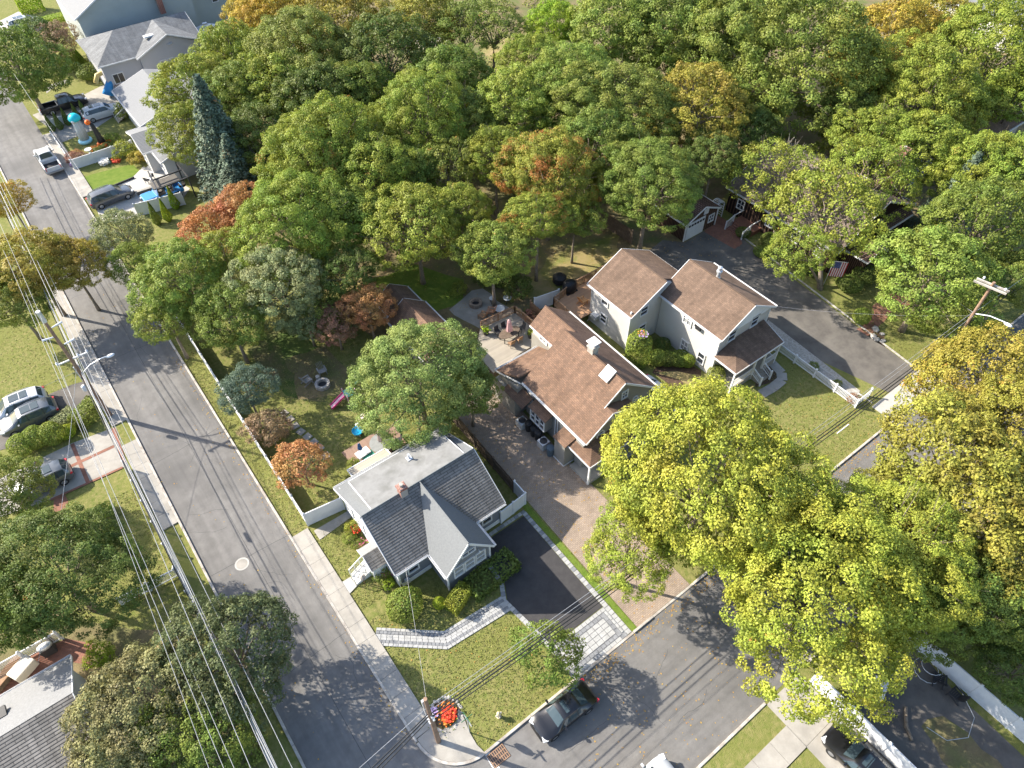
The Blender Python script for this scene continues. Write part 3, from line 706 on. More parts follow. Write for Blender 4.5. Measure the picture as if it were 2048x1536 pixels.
# cross gable: steep slopes running to the main ridge
slope(H1, [(9.15, 20.1, 2.95), (9.15, 22.36, 2.95), (11.12, 26.2, 5.53), (11.12, 20.1, 5.53)], M['sh_grey_smooth'], .2, label='smooth blue grey gable slope', lift=.012)
slope(H1, [(13.15, 20.1, 2.95), (13.15, 22.36, 2.95), (11.12, 26.2, 5.53), (11.12, 20.1, 5.53)], M['sh_grey_smooth'], .2, label='smooth blue grey gable slope', lift=.012)
# shed dormer with the pale roof
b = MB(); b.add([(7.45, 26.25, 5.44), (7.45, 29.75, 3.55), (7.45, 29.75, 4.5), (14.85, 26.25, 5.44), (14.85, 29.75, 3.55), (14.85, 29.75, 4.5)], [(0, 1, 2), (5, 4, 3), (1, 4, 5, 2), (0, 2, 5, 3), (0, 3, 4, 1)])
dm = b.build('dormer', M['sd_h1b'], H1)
slope(dm, [(7.3, 29.95, 4.5), (15.0, 29.95, 4.5), (15.0, 26.2, 5.56), (7.3, 26.2, 5.56)], M['roof_membrane'], 0, 'dormer_roof', 'pale grey dormer roof', lift=0, thick=.1)
trimline(dm, [(7.28, 26.3, 5.47), (7.28, 29.95, 4.43)]); trimline(dm, [(15.02, 26.3, 5.47), (15.02, 29.95, 4.43)]); trimline(dm, [(7.3, 29.98, 4.42), (15.0, 29.98, 4.42)])
b = MB()
for k in range(1, 9): b.box((7.3+k*.86, 28.07, 5.05), (.02, .01, .01))
trimline(H1, [(6.43, 22.4, 2.92), (6.43, 26.2, 5.44)], name='rake_board'); trimline(H1, [(6.38, 26.2, 5.44), (6.38, 31.2, 2.8)], name='rake_board')
trimline(H1, [(15.82, 22.4, 2.92), (15.82, 26.2, 5.44)], name='rake_board'); trimline(H1, [(15.82, 26.2, 5.44), (15.82, 31.2, 2.8)], name='rake_board')
gutter(H1, (6.45, 22.38, 2.97), (9.1, 22.38, 2.97), NY); gutter(H1, (13.2, 22.38, 2.97), (15.8, 22.38, 2.97), NY)
gutter(H1, (9.13, 20.1, 2.95), (9.13, 22.3, 2.95), NX); gutter(H1, (13.17, 20.1, 2.95), (13.17, 22.3, 2.95), PX); gutter(H1, (6.4, 31.22, 2.85), (15.8, 31.22, 2.85), PY)
trimline(H1, [(9.15, 20.08, 2.88), (11.12, 20.08, 5.46), (13.15, 20.08, 2.88)], name='rake_board')
trimline(H1, [(6.78, 22.78, 0), (6.78, 22.78, 2.9)], w=.13, h=.13, name='corner_board'); trimline(H1, [(9.38, 20.53, 0), (9.38, 20.53, 2.9)], w=.12, h=.12, name='corner_board'); trimline(H1, [(12.98, 20.53, 0), (12.98, 20.53, 2.9)], w=.12, h=.12, name='corner_board')
for bx, bw_ in ((8.0, 2.6), (14.3, 2.3)): b = MB(); b.box((bx, 22.74, .33), (bw_, .05, .48)); b.build('base_board', M['trim'], H1)
b = MB(); b.tube([(11.12, 20.1, 5.56), (11.12, 26.15, 5.56)], .05, 5); b.tube([(6.45, 26.2, 5.58), (15.8, 26.2, 5.58)], .06, 5); b.build('ridge_cap', M['sh_grey_smooth'], H1)
for i, (px, pz) in enumerate(((10.42,20.55,1.51)[::2], (11.26,20.55,1.58)[::2], (12.08,20.55,1.60)[::2])):
    window(H1, (10.35+i*.92, 20.55, 1.85), NY, .68, 1.15, 'double', 'glass_light')
window(H1, (11.25, 20.55, 3.55), NY, 1.0, .34, 'slider')
window(H1, (7.95, 22.8, 1.75), NY, .75, 1.1, 'double', 'glass'); window(H1, (14.35, 22.8, 1.75), NY, .72, 1.1, 'double', 'glass')
for yy, zz, hh in ((24.0, 1.8, 1.1), (27.9, 1.8, 1.1), (29.6, 1.8, 1.1), (26.2, 3.9, .9)): window(H1, (6.69, yy, zz), NX, .7, hh, 'double', 'glass')
chimney(H1, 9.72, 26.15, 5.0, 6.35, .55)
b = MB(); b.box((11.75, 28.75, 4.93), (.42, .42, .06)); b.lathe((11.75, 28.75, 4.92), [(.07, 0), (.07, .42), (.10, .42), (.10, .5)], 10); b.build('vent_pipe', M['galv'], H1, 'small vent pipe with square flashing')
b = MB(); b.tube([(12.05, 20.5, 3.1), (12.05, 20.3, 3.1)], .03); b.lathe((12.05, 20.3, 2.95), [(.09, 0), (.09, .15), (.02, .22)], 8); b.build('wall_lamp', M['white'], H1)
b = MB(); b.box((7.25, 22.6, .75), (.35, .25, .5)); b.tube([(7.3, 22.7, 1), (7.3, 22.72, 2.9)], .03); b.build('meter_box', M['galv'], H1)
# side porch, landing, ramp with railings
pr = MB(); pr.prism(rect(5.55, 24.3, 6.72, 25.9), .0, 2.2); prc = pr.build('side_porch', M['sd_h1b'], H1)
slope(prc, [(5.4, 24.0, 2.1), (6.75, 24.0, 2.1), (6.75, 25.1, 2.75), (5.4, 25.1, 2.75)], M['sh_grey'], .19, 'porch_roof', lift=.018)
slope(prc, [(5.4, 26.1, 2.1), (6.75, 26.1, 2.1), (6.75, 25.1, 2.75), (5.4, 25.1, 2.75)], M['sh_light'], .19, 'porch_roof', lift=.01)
trimline(prc, [(5.4, 24.0, 2.05), (5.4, 25.1, 2.7), (5.4, 26.1, 2.05)])
rp = thing('entrance_ramp', 'pale grey wooden entrance ramp with railings up to the side door of the grey cottage', 'ramp', (5.3, 23, 0))
A0, A1 = Vector((4.29,25.70,0.12)), Vector((4.25,24.85,0.12)); B0, B1 = Vector((6.10,25.91,0.80)), Vector((6.18,24.96,0.80))
b = MB(); nb = 30
for k in range(nb):
    t0, t1 = k/nb, (k+.9)/nb
    p0, p1, q0, q1 = A0.lerp(B0, t0), A0.lerp(B0, t1), A1.lerp(B1, t0), A1.lerp(B1, t1)
    dn = Vector((0, 0, -.05)); b.add([p0, q0, q1, p1, p0+dn, q0+dn, q1+dn, p1+dn], [(0, 1, 2, 3), (7, 6, 5, 4), (0, 4, 5, 1), (1, 5, 6, 2), (2, 6, 7, 3), (3, 7, 4, 0)])
b.build('ramp_boards', M['deck_pale'], rp, kind='stuff')
b = MB(); d0 = Vector((0, 0, -.06))
for p, q in ((A0, B0), (A1, B1)):
    n_ = (q-p).cross(Vector((0, 0, 1))).normalized()*.02; lo = lambda v: Vector((v.x, v.y, 0))
    b.add([p+d0+n_, q+d0+n_, lo(q)+n_, lo(p)+n_, p+d0-n_, q+d0-n_, lo(q)-n_, lo(p)-n_], [(0, 1, 2, 3), (7, 6, 5, 4), (0, 4, 5, 1), (1, 5, 6, 2), (2, 6, 7, 3), (3, 7, 4, 0)])
b.build('skirt', M['white_rail'], rp, kind='stuff')
for (p, q) in ((A0, B0), (A1, B1)):
    b = MB(); b.beam(p+Vector((0, 0, .95)), q+Vector((0, 0, .95)), .04, .04); b.beam(p+Vector((0, 0, .15)), q+Vector((0, 0, .15)), .03, .03)
    for t in (0, .25, .5, .75, 1): c = p.lerp(q, t); b.beam(c, c+Vector((0, 0, .98)), .05)
    for k in range(1, 26): c = p.lerp(q, k/26); b.beam(c+Vector((0, 0, .15)), c+Vector((0, 0, .94)), .015)
    b.build('railing', M['galv'], rp)
L0 = [(6.16,26.01,0.80),(6.75,26.02,0.80),(6.75,25.01,0.80),(6.19,24.90,0.80)]
b = MB(); b.prism([p[:2] for p in L0], 0, .8); b.build('landing', M['deck_pale'], rp)
b = MB(); b.prism([p[:2] for p in [(3.50,25.70,0.05),(4.23,25.68,0.05),(4.26,24.79,0.05),(3.45,24.55,0.05)]], 0, .08); b.build('pad', M['concrete_white'], rp)
dmat = thing('doormat', 'orange outdoor rug on the landing at the side door of the grey cottage', 'rug', (6.39,25.43,0.81))
b = MB(); b.box((6.39,25.43,0.81), (.85, .95, .025), .1); b.build('rug', mat('orange_rug', (.55, .17, .03), (.62, .22, .05), 8, .9), dmat)
# rear extension, bilco
ex = MB(); ex.prism(rect(8.3, 30.9, 11.3, 32.3), 0, 2.0); exo = ex.build('rear_extension', M['trim'], H1)
slope(exo, [(8.15, 32.55, 2.15), (11.5, 32.55, 2.15), (11.5, 31.0, 2.55), (8.15, 31.0, 2.55)], M['deck_grey'], 0, 'extension_roof', 'weathered grey flat roof', lift=0, thick=.08)
trimline(exo, [(8.12, 31.0, 2.52), (8.12, 32.58, 2.12), (11.53, 32.58, 2.12), (11.53, 31.0, 2.52)], w=.08, h=.12)

# ---------------------------------------------------------------- 2 taupe house with the brown roof
H2 = thing('house', 'taupe house with brick brown roof, skylight and capped white chimney, between its neighbours', 'house', (27.5, 27, 0))
wallblock(H2, 23.75, 23.3, 31.3, 30.1, -.05, 4.05, M['sd_h2'], ('y', 27.75, 7.05, 4.0, 4.1))
wallblock(H2, 27.4, 30.1, 31.3, 34.1, -.05, 4.1, M['sd_h2'], name='rear_wall')
S2 = M['sh_brown']
slope(H2, [(23.4, 22.25, 4.0), (23.4, 30.25, 4.0), (27.78, 30.25, 7.3), (27.78, 23.1, 7.3), (25.92, 23.1, 5.9), (25.92, 22.25, 5.9)], S2, .14, lift=.012)
slope(H2, [(31.75, 23.1, 4.0), (31.75, 34.3, 4.0), (29.0, 34.3, 6.29), (29.0, 30.25, 6.29), (27.78, 30.25, 7.3), (27.78, 23.1, 7.3)], S2, .14, lift=.012)
slope(H2, [(28.6, 22.25, 4.68), (28.6, 23.35, 4.68), (25.92, 23.35, 5.9), (25.92, 22.25, 5.9)], S2, .14, lift=.012)
slope(H2, [(27.35, 30.27, 4.95), (27.35, 34.3, 4.95), (29.0, 34.3, 6.29), (29.0, 30.27, 6.29)], S2, .14, lift=.012)
slope(H2, [(22.75, 33.2, 3.35), (26.6, 33.2, 3.35), (26.6, 30.25, 5.2), (25.9, 30.25, 5.83), (23.35, 30.25, 3.93)], S2, .14, lift=.01) if False else None
slope(H2, [(22.75, 33.1, 3.3), (27.4, 33.1, 3.3), (27.4, 30.25, 4.6), (23.2, 30.25, 3.95)], S2, .14, lift=.0)
wallblock(H2, 27.55, 30.3, 30.2, 34.1, 3.0, 4.9, M['sd_cream'], name='upper_wall')
window(H2, (27.55, 32.6, 4.35), NX, .8, .45, 'slider', 'glass_light')
b = MB(); b.add([(24.3, 22.62, -.05), (24.3, 22.62, 4.6), (25.92, 22.62, 5.78), (28.4, 22.62, 4.65), (28.4, 22.62, -.05), (24.3, 23.4, -.05), (24.3, 23.4, 4.6), (25.92, 23.4, 5.78), (28.4, 23.4, 4.65), (28.4, 23.4, -.05)], [(0, 4, 3, 2, 1), (5, 6, 7, 8, 9), (0, 1, 6, 5), (4, 9, 8, 3), (1, 2, 7, 6), (2, 3, 8, 7)])
b.build('front_wall', M['sd_h2'], H2, 'front gable wall with two arched windows')
b = MB(); b.box((23.95, 23.1, 2.0), (.8, .85, 4.05)); b.build('corner_wall', M['sd_h2'], H2)
window(H2, (25.21,22.62,3.16), NY, .62, .75, 'double', 'glass', arch=True); window(H2, (27.28,22.62,3.17), NY, .62, .75, 'double', 'glass', arch=True)
b = MB(); c = Vector((26.02,22.60,4.78)); k = 10
b.add([c+Vector((0, 0, -.25))]+[c+Vector((math.cos(math.pi*i/k)*.5, -.03, math.sin(math.pi*i/k)*.5-.25)) for i in range(k+1)], [(0, i+2, i+1) for i in range(k)]); b.build('louvre', M['trim'], H2, 'half round louvre in the gable')
window(H2, (28.09,23.30,5.56), NY, .5, .7, 'cross'); window(H2, (29.44,23.30,3.74), NY, .5, .6, 'double', arch=True)
trimline(H2, [(23.4, 22.22, 3.93), (25.92, 22.22, 5.83), (28.62, 22.22, 4.6)], name='rake_board'); trimline(H2, [(25.8, 23.07, 5.75), (27.78, 23.07, 7.23), (31.75, 23.07, 3.93)], name='rake_board')
gutter(H2, (23.38, 22.3, 4.0), (23.38, 30.2, 4.0), NX); gutter(H2, (31.77, 23.1, 4.0), (31.77, 34.3, 4.0), PX); gutter(H2, (22.8, 33.12, 3.3), (27.3, 33.12, 3.3), PY)
trimline(H2, [(27.33, 30.3, 4.88), (27.33, 34.3, 4.88)]); trimline(H2, [(23.2, 30.25, 3.9), (22.73, 33.1, 3.25)])
b = MB(); b.prism([(22.95, 30.3), (27.2, 30.3), (27.2, 32.85), (22.95, 32.85)], -.05, 3.3); b.build('rear_wall', M['sd_h2'], H2)
downspout(H2, [(23.4, 26.2, 3.9), (23.68, 26.2, 3.7), (23.68, 26.2, .1)]); downspout(H2, [(23.68, 25.9, 3.6), (23.68, 25.9, .1)])
b = MB(); b.tube([(27.78, 23.1, 7.33), (27.78, 30.2, 7.33)], .06, 5); b.tube([(29.0, 30.3, 6.32), (29.0, 34.3, 6.32)], .06, 5); b.build('ridge_cap', S2, H2)
# bay window and bump-out towards the paver driveway
b = MB(); b.box((23.35, 27.6, 1.95), (.75, 1.9, 1.5)); bay = b.build('bay', M['sd_h2'], H2)
slope(bay, [(22.8, 26.5, 2.75), (22.8, 28.7, 2.75), (23.74, 28.7, 3.15), (23.74, 26.5, 3.15)], S2, .14, 'bay_roof', lift=.0, thick=.08)
for k in range(3): window(bay, (22.97, 27.0+k*.6, 1.95), NX, .45, 1.15, 'double', 'glass', name='window')
window(H2, (23.75, 29.6, 2.3), NX, .55, .9, 'double')
b = MB(); b.prism(rect(22.62, 23.75, 23.9, 25.0), -.05, 2.75); bo = b.build('side_closet', M['sd_h2'], H2)
slope(bo, [(22.5, 23.65, 2.75), (22.5, 25.1, 2.75), (23.8, 25.1, 3.15), (23.8, 23.65, 3.15)], S2, .14, 'closet_roof', lift=0, thick=.08)
trimline(bo, [(22.6, 23.75, .06), (22.6, 25.0, .06)], w=.05, h=.14); trimline(bo, [(22.6, 23.73, .06), (23.7, 23.73, .06)], w=.05, h=.14)
b = MB(); b.prism(rect(22.6, 30.2, 23.2, 33), -.05, 2.6); b.build('side_bay', M['sd_h2'], H2)
slope(H2, [(22.35, 28.9, 2.55), (22.35, 31.6, 2.55), (23.5, 31.6, 3.05), (23.5, 28.9, 3.05)], S2, .14, 'side_roof', lift=0, thick=.07)
# wrap porch roof on posts
slope(H2, [(22.9, 21.1, 2.7), (31.9, 21.1, 2.7), (31.9, 22.62, 3.3), (24.42, 22.62, 3.3)], S2, .14, 'porch_roof', lift=.012, thick=.1)
slope(H2, [(22.9, 21.1, 2.7), (22.9, 23.7, 2.7), (24.42, 23.7, 3.3), (24.42, 22.62, 3.3)], S2, .14, 'porch_roof', lift=.012, thick=.1)
trimline(H2, [(22.87, 23.7, 2.63), (22.87, 21.07, 2.63), (31.9, 21.07, 2.63)])
for x in (23.05, 26.0, 29.0, 31.7): b = MB(); b.beam((x, 21.25, 0), (x, 21.25, 2.6), .14); b.build('porch_post', M['trim'], H2)
b = MB(); b.prism(rect(23.0, 21.2, 31.8, 23.4), -.05, .3); b.build('porch_floor', M['concrete'], H2)
ch = Vector((28.00,27.13,6.70))
cc = chimney(H2, ch.x, ch.y, 5.2, 7.95, .62, 'kerb')
b = MB(); b.box((ch.x, ch.y, 8.35), (.85, .85, .07)); b.build('chimney_cap', M['white'], cc)
for o in cc.children: pass
sk = Vector((27.49,24.73,6.10))
def on2(x): return 4.0+(x-23.4)*.7534
b = MB(); n2 = Vector((-.602, 0, .799)); c2 = Vector((sk.x, sk.y, on2(sk.x))); e1 = Vector((.799, 0, .602)); e2 = Vector((0, 1, 0))
def slab3(c, e1, e2, n, a, d, h):
    vs = []
    for k in (0, h):
        for s, t in ((-1, -1), (1, -1), (1, 1), (-1, 1)): vs.append(c+e1*a*s/2+e2*d*t/2+n*k)
    return vs, [(3, 2, 1, 0), (4, 5, 6, 7), (0, 1, 5, 4), (1, 2, 6, 5), (2, 3, 7, 6), (3, 0, 4, 7)]
b.add(*slab3(c2, e1, e2, n2, 1.15, .95, .17)); so = b.build('skylight', M['trim'], H2)
b = MB(); b.add(*slab3(c2+n2*.175, e1, e2, n2, .98, .78, .02)); b.build('pane', M['glass_light'], so)

# ---------------------------------------------------------------- 3 light grey two-storey house
H3 = thing('house', 'light grey two storey house with mottled brown roof and steel flue beside the long driveway', 'house', (41, 28, 0))
S3 = M['sh_brown2']
wallblock(H3, 39.3, 23.3, 45.7, 30.2, -.05, 4.95, M['sd_h3'], ('y', 42.5, 6.85))
slope(H3, [(39.0, 22.95, 4.95), (39.0, 30.5, 4.95), (42.5, 30.5, 7.05), (42.5, 22.95, 7.05)], S3, .14, lift=.012); slope(H3, [(46.0, 22.95, 4.95), (46.0, 30.5, 4.95), (42.5, 30.5, 7.05), (42.5, 22.95, 7.05)], S3, .14, lift=.012)
b = MB(); b.prism([(39.35, 23.22), (45.65, 23.22), (45.65, 23.28), (39.35, 23.28)], 4.7, 4.95); b.add([(39.2, 23.24, 4.9), (45.8, 23.24, 4.9), (42.5, 23.24, 6.87), (39.2, 23.3, 4.9), (45.8, 23.3, 4.9), (42.5, 23.3, 6.87)], [(0, 1, 2), (5, 4, 3), (1, 4, 5, 2), (2, 5, 3, 0)]); b.build('gable_panel', M['white_rail'], H3, 'pale gable panel')
trimline(H3, [(39.0, 22.92, 4.88), (42.5, 22.92, 6.98), (46.0, 22.92, 4.88)], name='rake_board'); trimline(H3, [(39.0, 30.53, 4.88), (42.5, 30.53, 6.98), (46.0, 30.53, 4.88)], name='rake_board')
gutter(H3, (38.98, 22.95, 4.95), (38.98, 30.4, 4.95), NX); gutter(H3, (46.02, 22.95, 4.95), (46.02, 30.4, 4.95), PX)
wallblock(H3, 35.5, 30.25, 42.7, 35.4, -.05, 4.45, M['sd_h3'], ('y', 39.2, 6.3))
slope(H3, [(35.25, 29.95, 4.45), (35.25, 35.75, 4.45), (39.2, 35.75, 6.55), (39.2, 29.95, 6.55)], S3, .14, lift=.012); slope(H3, [(43.1, 30.5, 4.45), (43.1, 35.75, 4.45), (39.2, 35.75, 6.55), (39.2, 30.5, 6.55)], S3, .14, lift=.012)
trimline(H3, [(35.25, 29.92, 4.38), (39.2, 29.92, 6.48)], name='rake_board'); gutter(H3, (35.23, 29.95, 4.45), (35.23, 35.7, 4.45), NX)
trimline(H3, [(43.1, 30.6, 4.38), (43.1, 35.78, 4.38), (39.2, 35.78, 6.48), (35.25, 35.78, 4.38)], name='rake_board')
b = MB(); b.tube([(42.5, 23, 7.08), (42.5, 30.5, 7.08)], .06, 5); b.tube([(39.2, 30, 6.58), (39.2, 35.7, 6.58)], .06, 5); b.build('ridge_cap', S3, H3)
downspout(H3, [(35.3, 35.3, 4.3), (35.42, 35.3, 4.1), (35.42, 35.3, .2), (35.2, 35.3, .05)]); downspout(H3, [(39.05, 23.2, 4.8), (39.22, 23.25, 4.6), (39.22, 23.25, .1)]); downspout(H3, [(42.7, 30.1, 1), (42.7, 30.1, 1.2)])
for s_ in ((39.32, 23.28), (45.68, 23.28), (35.52, 30.27)): trimline(H3, [(s_[0], s_[1], 0), (s_[0], s_[1], 4.8)], w=.12, h=.12, name='corner_board')
window(H3, (39.30,26.98,4.20), NX, .85, 1.05, 'cross', 'glass_light'); window(H3, (39.30,25.75,4.31), NX, .75, .5, 'slider', 'glass')
window(H3, (39.30,26.67,1.14), NX, .7, 1.1, 'cross', 'glass_light'); window(H3, (39.30,24.65,1.22), NX, .65, 1.15, 'double', 'glass')
window(H3, (35.50,33.52,3.83), NX, .7, .95); window(H3, (35.50,33.45,1.62), NX, .7, .9); window(H3, (35.50,32.97,-0.52), NX, .7, .5)
window(H3, (37.13,30.25,4.05), NY, .8, .85); window(H3, (37.25,30.25,1.79), NY, .8, .8)
window(H3, (40.84,23.30,4.21), NY, .85, 1.1); window(H3, (43.77,23.30,4.26), NY, .85, 1.1)
a = Vector((35.50,34.38,1.37)); b = MB(); b.box((a.x-.25, a.y, a.z), (.5, .7, .42)); b.build('window_air_conditioner', M['galv'], H3)
b = MB(); b.box((39.2, *(39.30,25.63,4.30)[1:]), (.3, .55, .4)); b.build('window_air_conditioner', M['metal_dark'], H3)
v = Vector((42.95,27.51,6.75)); b = MB(); b.lathe((v.x, v.y, 6.4), [(.24, 0), (.24, .35), (.16, .5), (.16, .95), (.25, .97), (.25, 1.12), (.17, 1.14), (.2, 1.3), (.2, 1.5), (.05, 1.58)], 12); b.build('flue_pipe', M['galv'], H3)
# porch
slope(H3, [(39.0, 20.75, 2.75), (45.2, 20.75, 2.75), (45.2, 23.25, 3.6), (41.5, 23.25, 3.6)], M['sh_brown2'], .14, 'porch_roof', lift=.012)
slope(H3, [(39.0, 20.75, 2.75), (39.0, 23.25, 2.75), (41.5, 23.25, 3.6)], M['sh_brown2'], .14, 'porch_roof', lift=.012)
trimline(H3, [(38.97, 23.25, 2.68), (38.97, 20.72, 2.68), (45.23, 20.72, 2.68), (45.23, 23.25, 3.5)])
for x in (39.15, 41.9, 43.2, 45.05): b = MB(); b.beam((x, 20.9, 0), (x, 20.9, 2.65), .14); b.build('porch_post', M['trim'], H3)
b = MB(); b.prism(rect(39.1, 20.85, 45.15, 23.3), -.05, .55); b.build('porch_floor', M['deck_grey'], H3)
b = MB()
for z in (.75, 1.45): b.beam((43.2, 20.9, z), (45.05, 20.9, z), .06); b.beam((45.05, 20.9, z), (45.05, 23.2, z), .06); b.beam((39.15, 20.9, z), (41.9, 20.9, z), .06)
b.build('porch_rail', M['trim'], H3)
b = MB()
for k in range(14): b.beam((43.3+k*.125, 20.9, .75), (43.3+k*.125, 20.9, 1.45), .03)
for k in range(20): b.beam((39.25+k*.13, 20.9, .75), (39.25+k*.13, 20.9, 1.45), .03)
b.build('balusters', M['trim'], H3, kind='stuff')
b = MB()
for k in range(3): b.box((42.55, 20.7-k*.3, .45-k*.15), (1.3, .3, .15)); b.box((42.55, 20.7-k*.3, .2-k*.07), (1.2, .3, .4-k*.14))
st = b.build('steps', M['deck_grey'], H3)
for x in (41.9, 43.2):
    b = MB(); b.beam((x, 20.9, 1.45), (x, 19.8, .95), .07); b.beam((x, 20.9, .75), (x, 19.8, .25), .05); b.beam((x, 19.8, 0), (x, 19.8, 1.15), .12)
    for k in range(1, 8): b.beam((x, 20.9-k*.137, .75-k*.0625), (x, 20.9-k*.137, 1.45-k*.0625), .03)
    b.build('stair_rail', M['trim'], H3)

# wooden decks
def deck(name, label, poly, z, m, rail=None, railm=None, railh=.95, skirt=None):
    cx = sum(p[0] for p in poly)/len(poly); cy = sum(p[1] for p in poly)/len(poly)
    t = thing(name, label, 'deck', (cx, cy, 0)); b = MB(); b.prism(poly, z-.08, z); b.build('deck_floor', m, t)
    if skirt:
        b = MB(); b.prism(poly, 0, z-.1); b.build('skirt', M[skirt], t)
    for seg in (rail or []):
        b = MB(); p, q = Vector((*seg[0], z)), Vector((*seg[1], z)); L = (q-p).length; n = max(1, round(L/1.6))
        for k in range(n+1): c = p.lerp(q, k/n); b.beam(c-Vector((0, 0, z)), c+Vector((0, 0, railh+.06)), .1)
        b.beam(p+Vector((0, 0, railh)), q+Vector((0, 0, railh)), .12, .05); b.beam(p+Vector((0, 0, .12)), q+Vector((0, 0, .12)), .06, .06)
        ro = b.build('railing', railm, t); b = MB(); nn = int(L/.13)
        for k in range(1, nn): c = p.lerp(q, k/nn); b.beam(c+Vector((0, 0, .12)), c+Vector((0, 0, railh)), .04)
        b.build('balusters', railm, ro, kind='stuff')
    return t
deck('wooden_deck', 'cedar deck with railing behind the light grey house', [(33.2, 35.0), (35.4, 35.0), (35.45, 35.45), (42.0, 35.45), (42.0, 38.6), (36, 38.6), (33.2, 38.0)], 1.3, M['deck_wood'],
     [((33.2, 32.6), (33.2, 38.0)), ((33.2, 38.0), (36.0, 38.6)), ((36.0, 38.6), (42.0, 38.6))], M['wood'])
d2 = deck('wooden_deck', 'weathered grey deck with dining table behind the taupe house', [(26.51,40.69),(30.24,40.41),(30.37,36.67),(29.36,35.51),(27.18,35.42),(23.82,34.98),(23.98,38.00)], .6, M['deck_grey'],
     [((26.18,40.19), (29.99,39.95)), ((29.99,39.95), (30.12,36.83))], M['wood'], skirt='wood_dark')
deck('wooden_deck', 'low brown composite deck behind the grey cottage', [(8.93,35.78),(12.28,35.93),(13.12,35.53),(13.81,35.49),(13.67,33.20),(12.68,33.03),(9.14,33.25)], .22, M['deck_brown'])

def simple_house(name, label, cat, x0, y0, x1, y1, ze, zr, axis, wm, rm, ov=.35, course=.16, asym=None, lift=.02, parent=None, hip=(0, 0), z0=-.05, nm='roof_slope'):
    """gable or hip roofed block in world axes"""
    t = parent or thing(name, label, cat, ((x0+x1)/2, (y0+y1)/2, 0))
    X0, Y0, X1, Y1 = x0-ov, y0-ov, x1+ov, y1+ov
    if axis == 'x':
        rp = asym if asym is not None else (y0+y1)/2
        a, c = X0+hip[0], X1-hip[1]
        wallblock(t, x0, y0, x1, y1, z0, ze, wm, None if hip[0] and hip[1] else None)
        if not (hip[0] and hip[1]): wallblock(t, x0+(.02 if not hip[0] else hip[0]), y0+.02, x1-(.02 if not hip[1] else hip[1]), y1-.02, ze-.5, ze-.06, wm, ('x', rp, zr-.22), name='gable_wall')
        slope(t, [(X0, Y0, ze), (X1, Y0, ze), (c, rp, zr), (a, rp, zr)], rm, course, nm, lift=lift); slope(t, [(X0, Y1, ze), (X1, Y1, ze), (c, rp, zr), (a, rp, zr)], rm, course, nm, lift=lift)
        if hip[0]: slope(t, [(X0, Y0, ze), (X0, Y1, ze), (a, rp, zr)], rm, course, nm, lift=lift)
        else: trimline(t, [(X0-.02, Y0, ze-.07), (X0-.02, rp, zr-.07), (X0-.02, Y1, ze-.07)], name='rake_board')
        if hip[1]: slope(t, [(X1, Y0, ze), (X1, Y1, ze), (c, rp, zr)], rm, course, nm, lift=lift)
        else: trimline(t, [(X1+.02, Y0, ze-.07), (X1+.02, rp, zr-.07), (X1+.02, Y1, ze-.07)], name='rake_board')
        gutter(t, (X0, Y0, ze), (X1, Y0, ze), NY); gutter(t, (X0, Y1, ze), (X1, Y1, ze), PY)
    else:
        rp = asym if asym is not None else (x0+x1)/2
        a, c = Y0+hip[0], Y1-hip[1]
        wallblock(t, x0, y0, x1, y1, z0, ze, wm)
        if not (hip[0] and hip[1]): wallblock(t, x0+.02, y0+(.02 if not hip[0] else hip[0]), x1-.02, y1-(.02 if not hip[1] else hip[1]), ze-.5, ze-.06, wm, ('y', rp, zr-.22), name='gable_wall')
        slope(t, [(X0, Y0, ze), (X0, Y1, ze), (rp, c, zr), (rp, a, zr)], rm, course, nm, lift=lift); slope(t, [(X1, Y0, ze), (X1, Y1, ze), (rp, c, zr), (rp, a, zr)], rm, course, nm, lift=lift)
        if hip[0]: slope(t, [(X0, Y0, ze), (X1, Y0, ze), (rp, a, zr)], rm, course, nm, lift=lift)
        else: trimline(t, [(X0, Y0-.02, ze-.07), (rp, Y0-.02, zr-.07), (X1, Y0-.02, ze-.07)], name='rake_board')
        if hip[1]: slope(t, [(X0, Y1, ze), (X1, Y1, ze), (rp, c, zr)], rm, course, nm, lift=lift)
        else: trimline(t, [(X0, Y1+.02, ze-.07), (rp, Y1+.02, zr-.07), (X1, Y1+.02, ze-.07)], name='rake_board')
        gutter(t, (X0, Y0, ze), (X0, Y1, ze), NX); gutter(t, (X1, Y0, ze), (X1, Y1, ze), PX)
    return t

# ---------------------------------------------------------------- 4 dark shingle house on the right, its garage
H4g = simple_house('garage', 'dark shingled garage with a white overhead door at the end of the long driveway', 'garage', 51.4, 38.3, 56.3, 44.2, 2.3, 3.5, 'y', M['sd_h4'], M['sh_dkbrown'], .2)
b = MB(); b.box((53.0, 38.27, 1.05), (2.7, .06, 2.1)); gd = b.build('garage_door', M['white'], H4g)
b = MB()
for k in range(6): b.box((51.95+k*.42, 38.22, 1.75), (.28, .05, .24))
b.build('pane', M['glass'], gd)
window(H4g, (55.4, 38.3, 1.3), NY, .7, .8, 'cross'); b = MB(); b.box((54.3, 38.26, 2.65), (.7, .06, .7)); b.build('vent_panel', M['white'], H4g)
trimline(H4g, [(51.45, 38.28, 0), (51.45, 38.28, 2.2)], w=.12, h=.12, name='corner_board'); trimline(H4g, [(56.28, 38.28, 0), (56.28, 38.28, 2.2)], w=.12, h=.12, name='corner_board')
H4 = simple_house('house', 'dark brown shingle house with tan roof behind the sparse yellow green tree on the right', 'house', 59.3, 25.6, 72, 39.4, 3.0, 6.2, 'y', M['sd_h4'], M['sh_tan'], .35, .16)
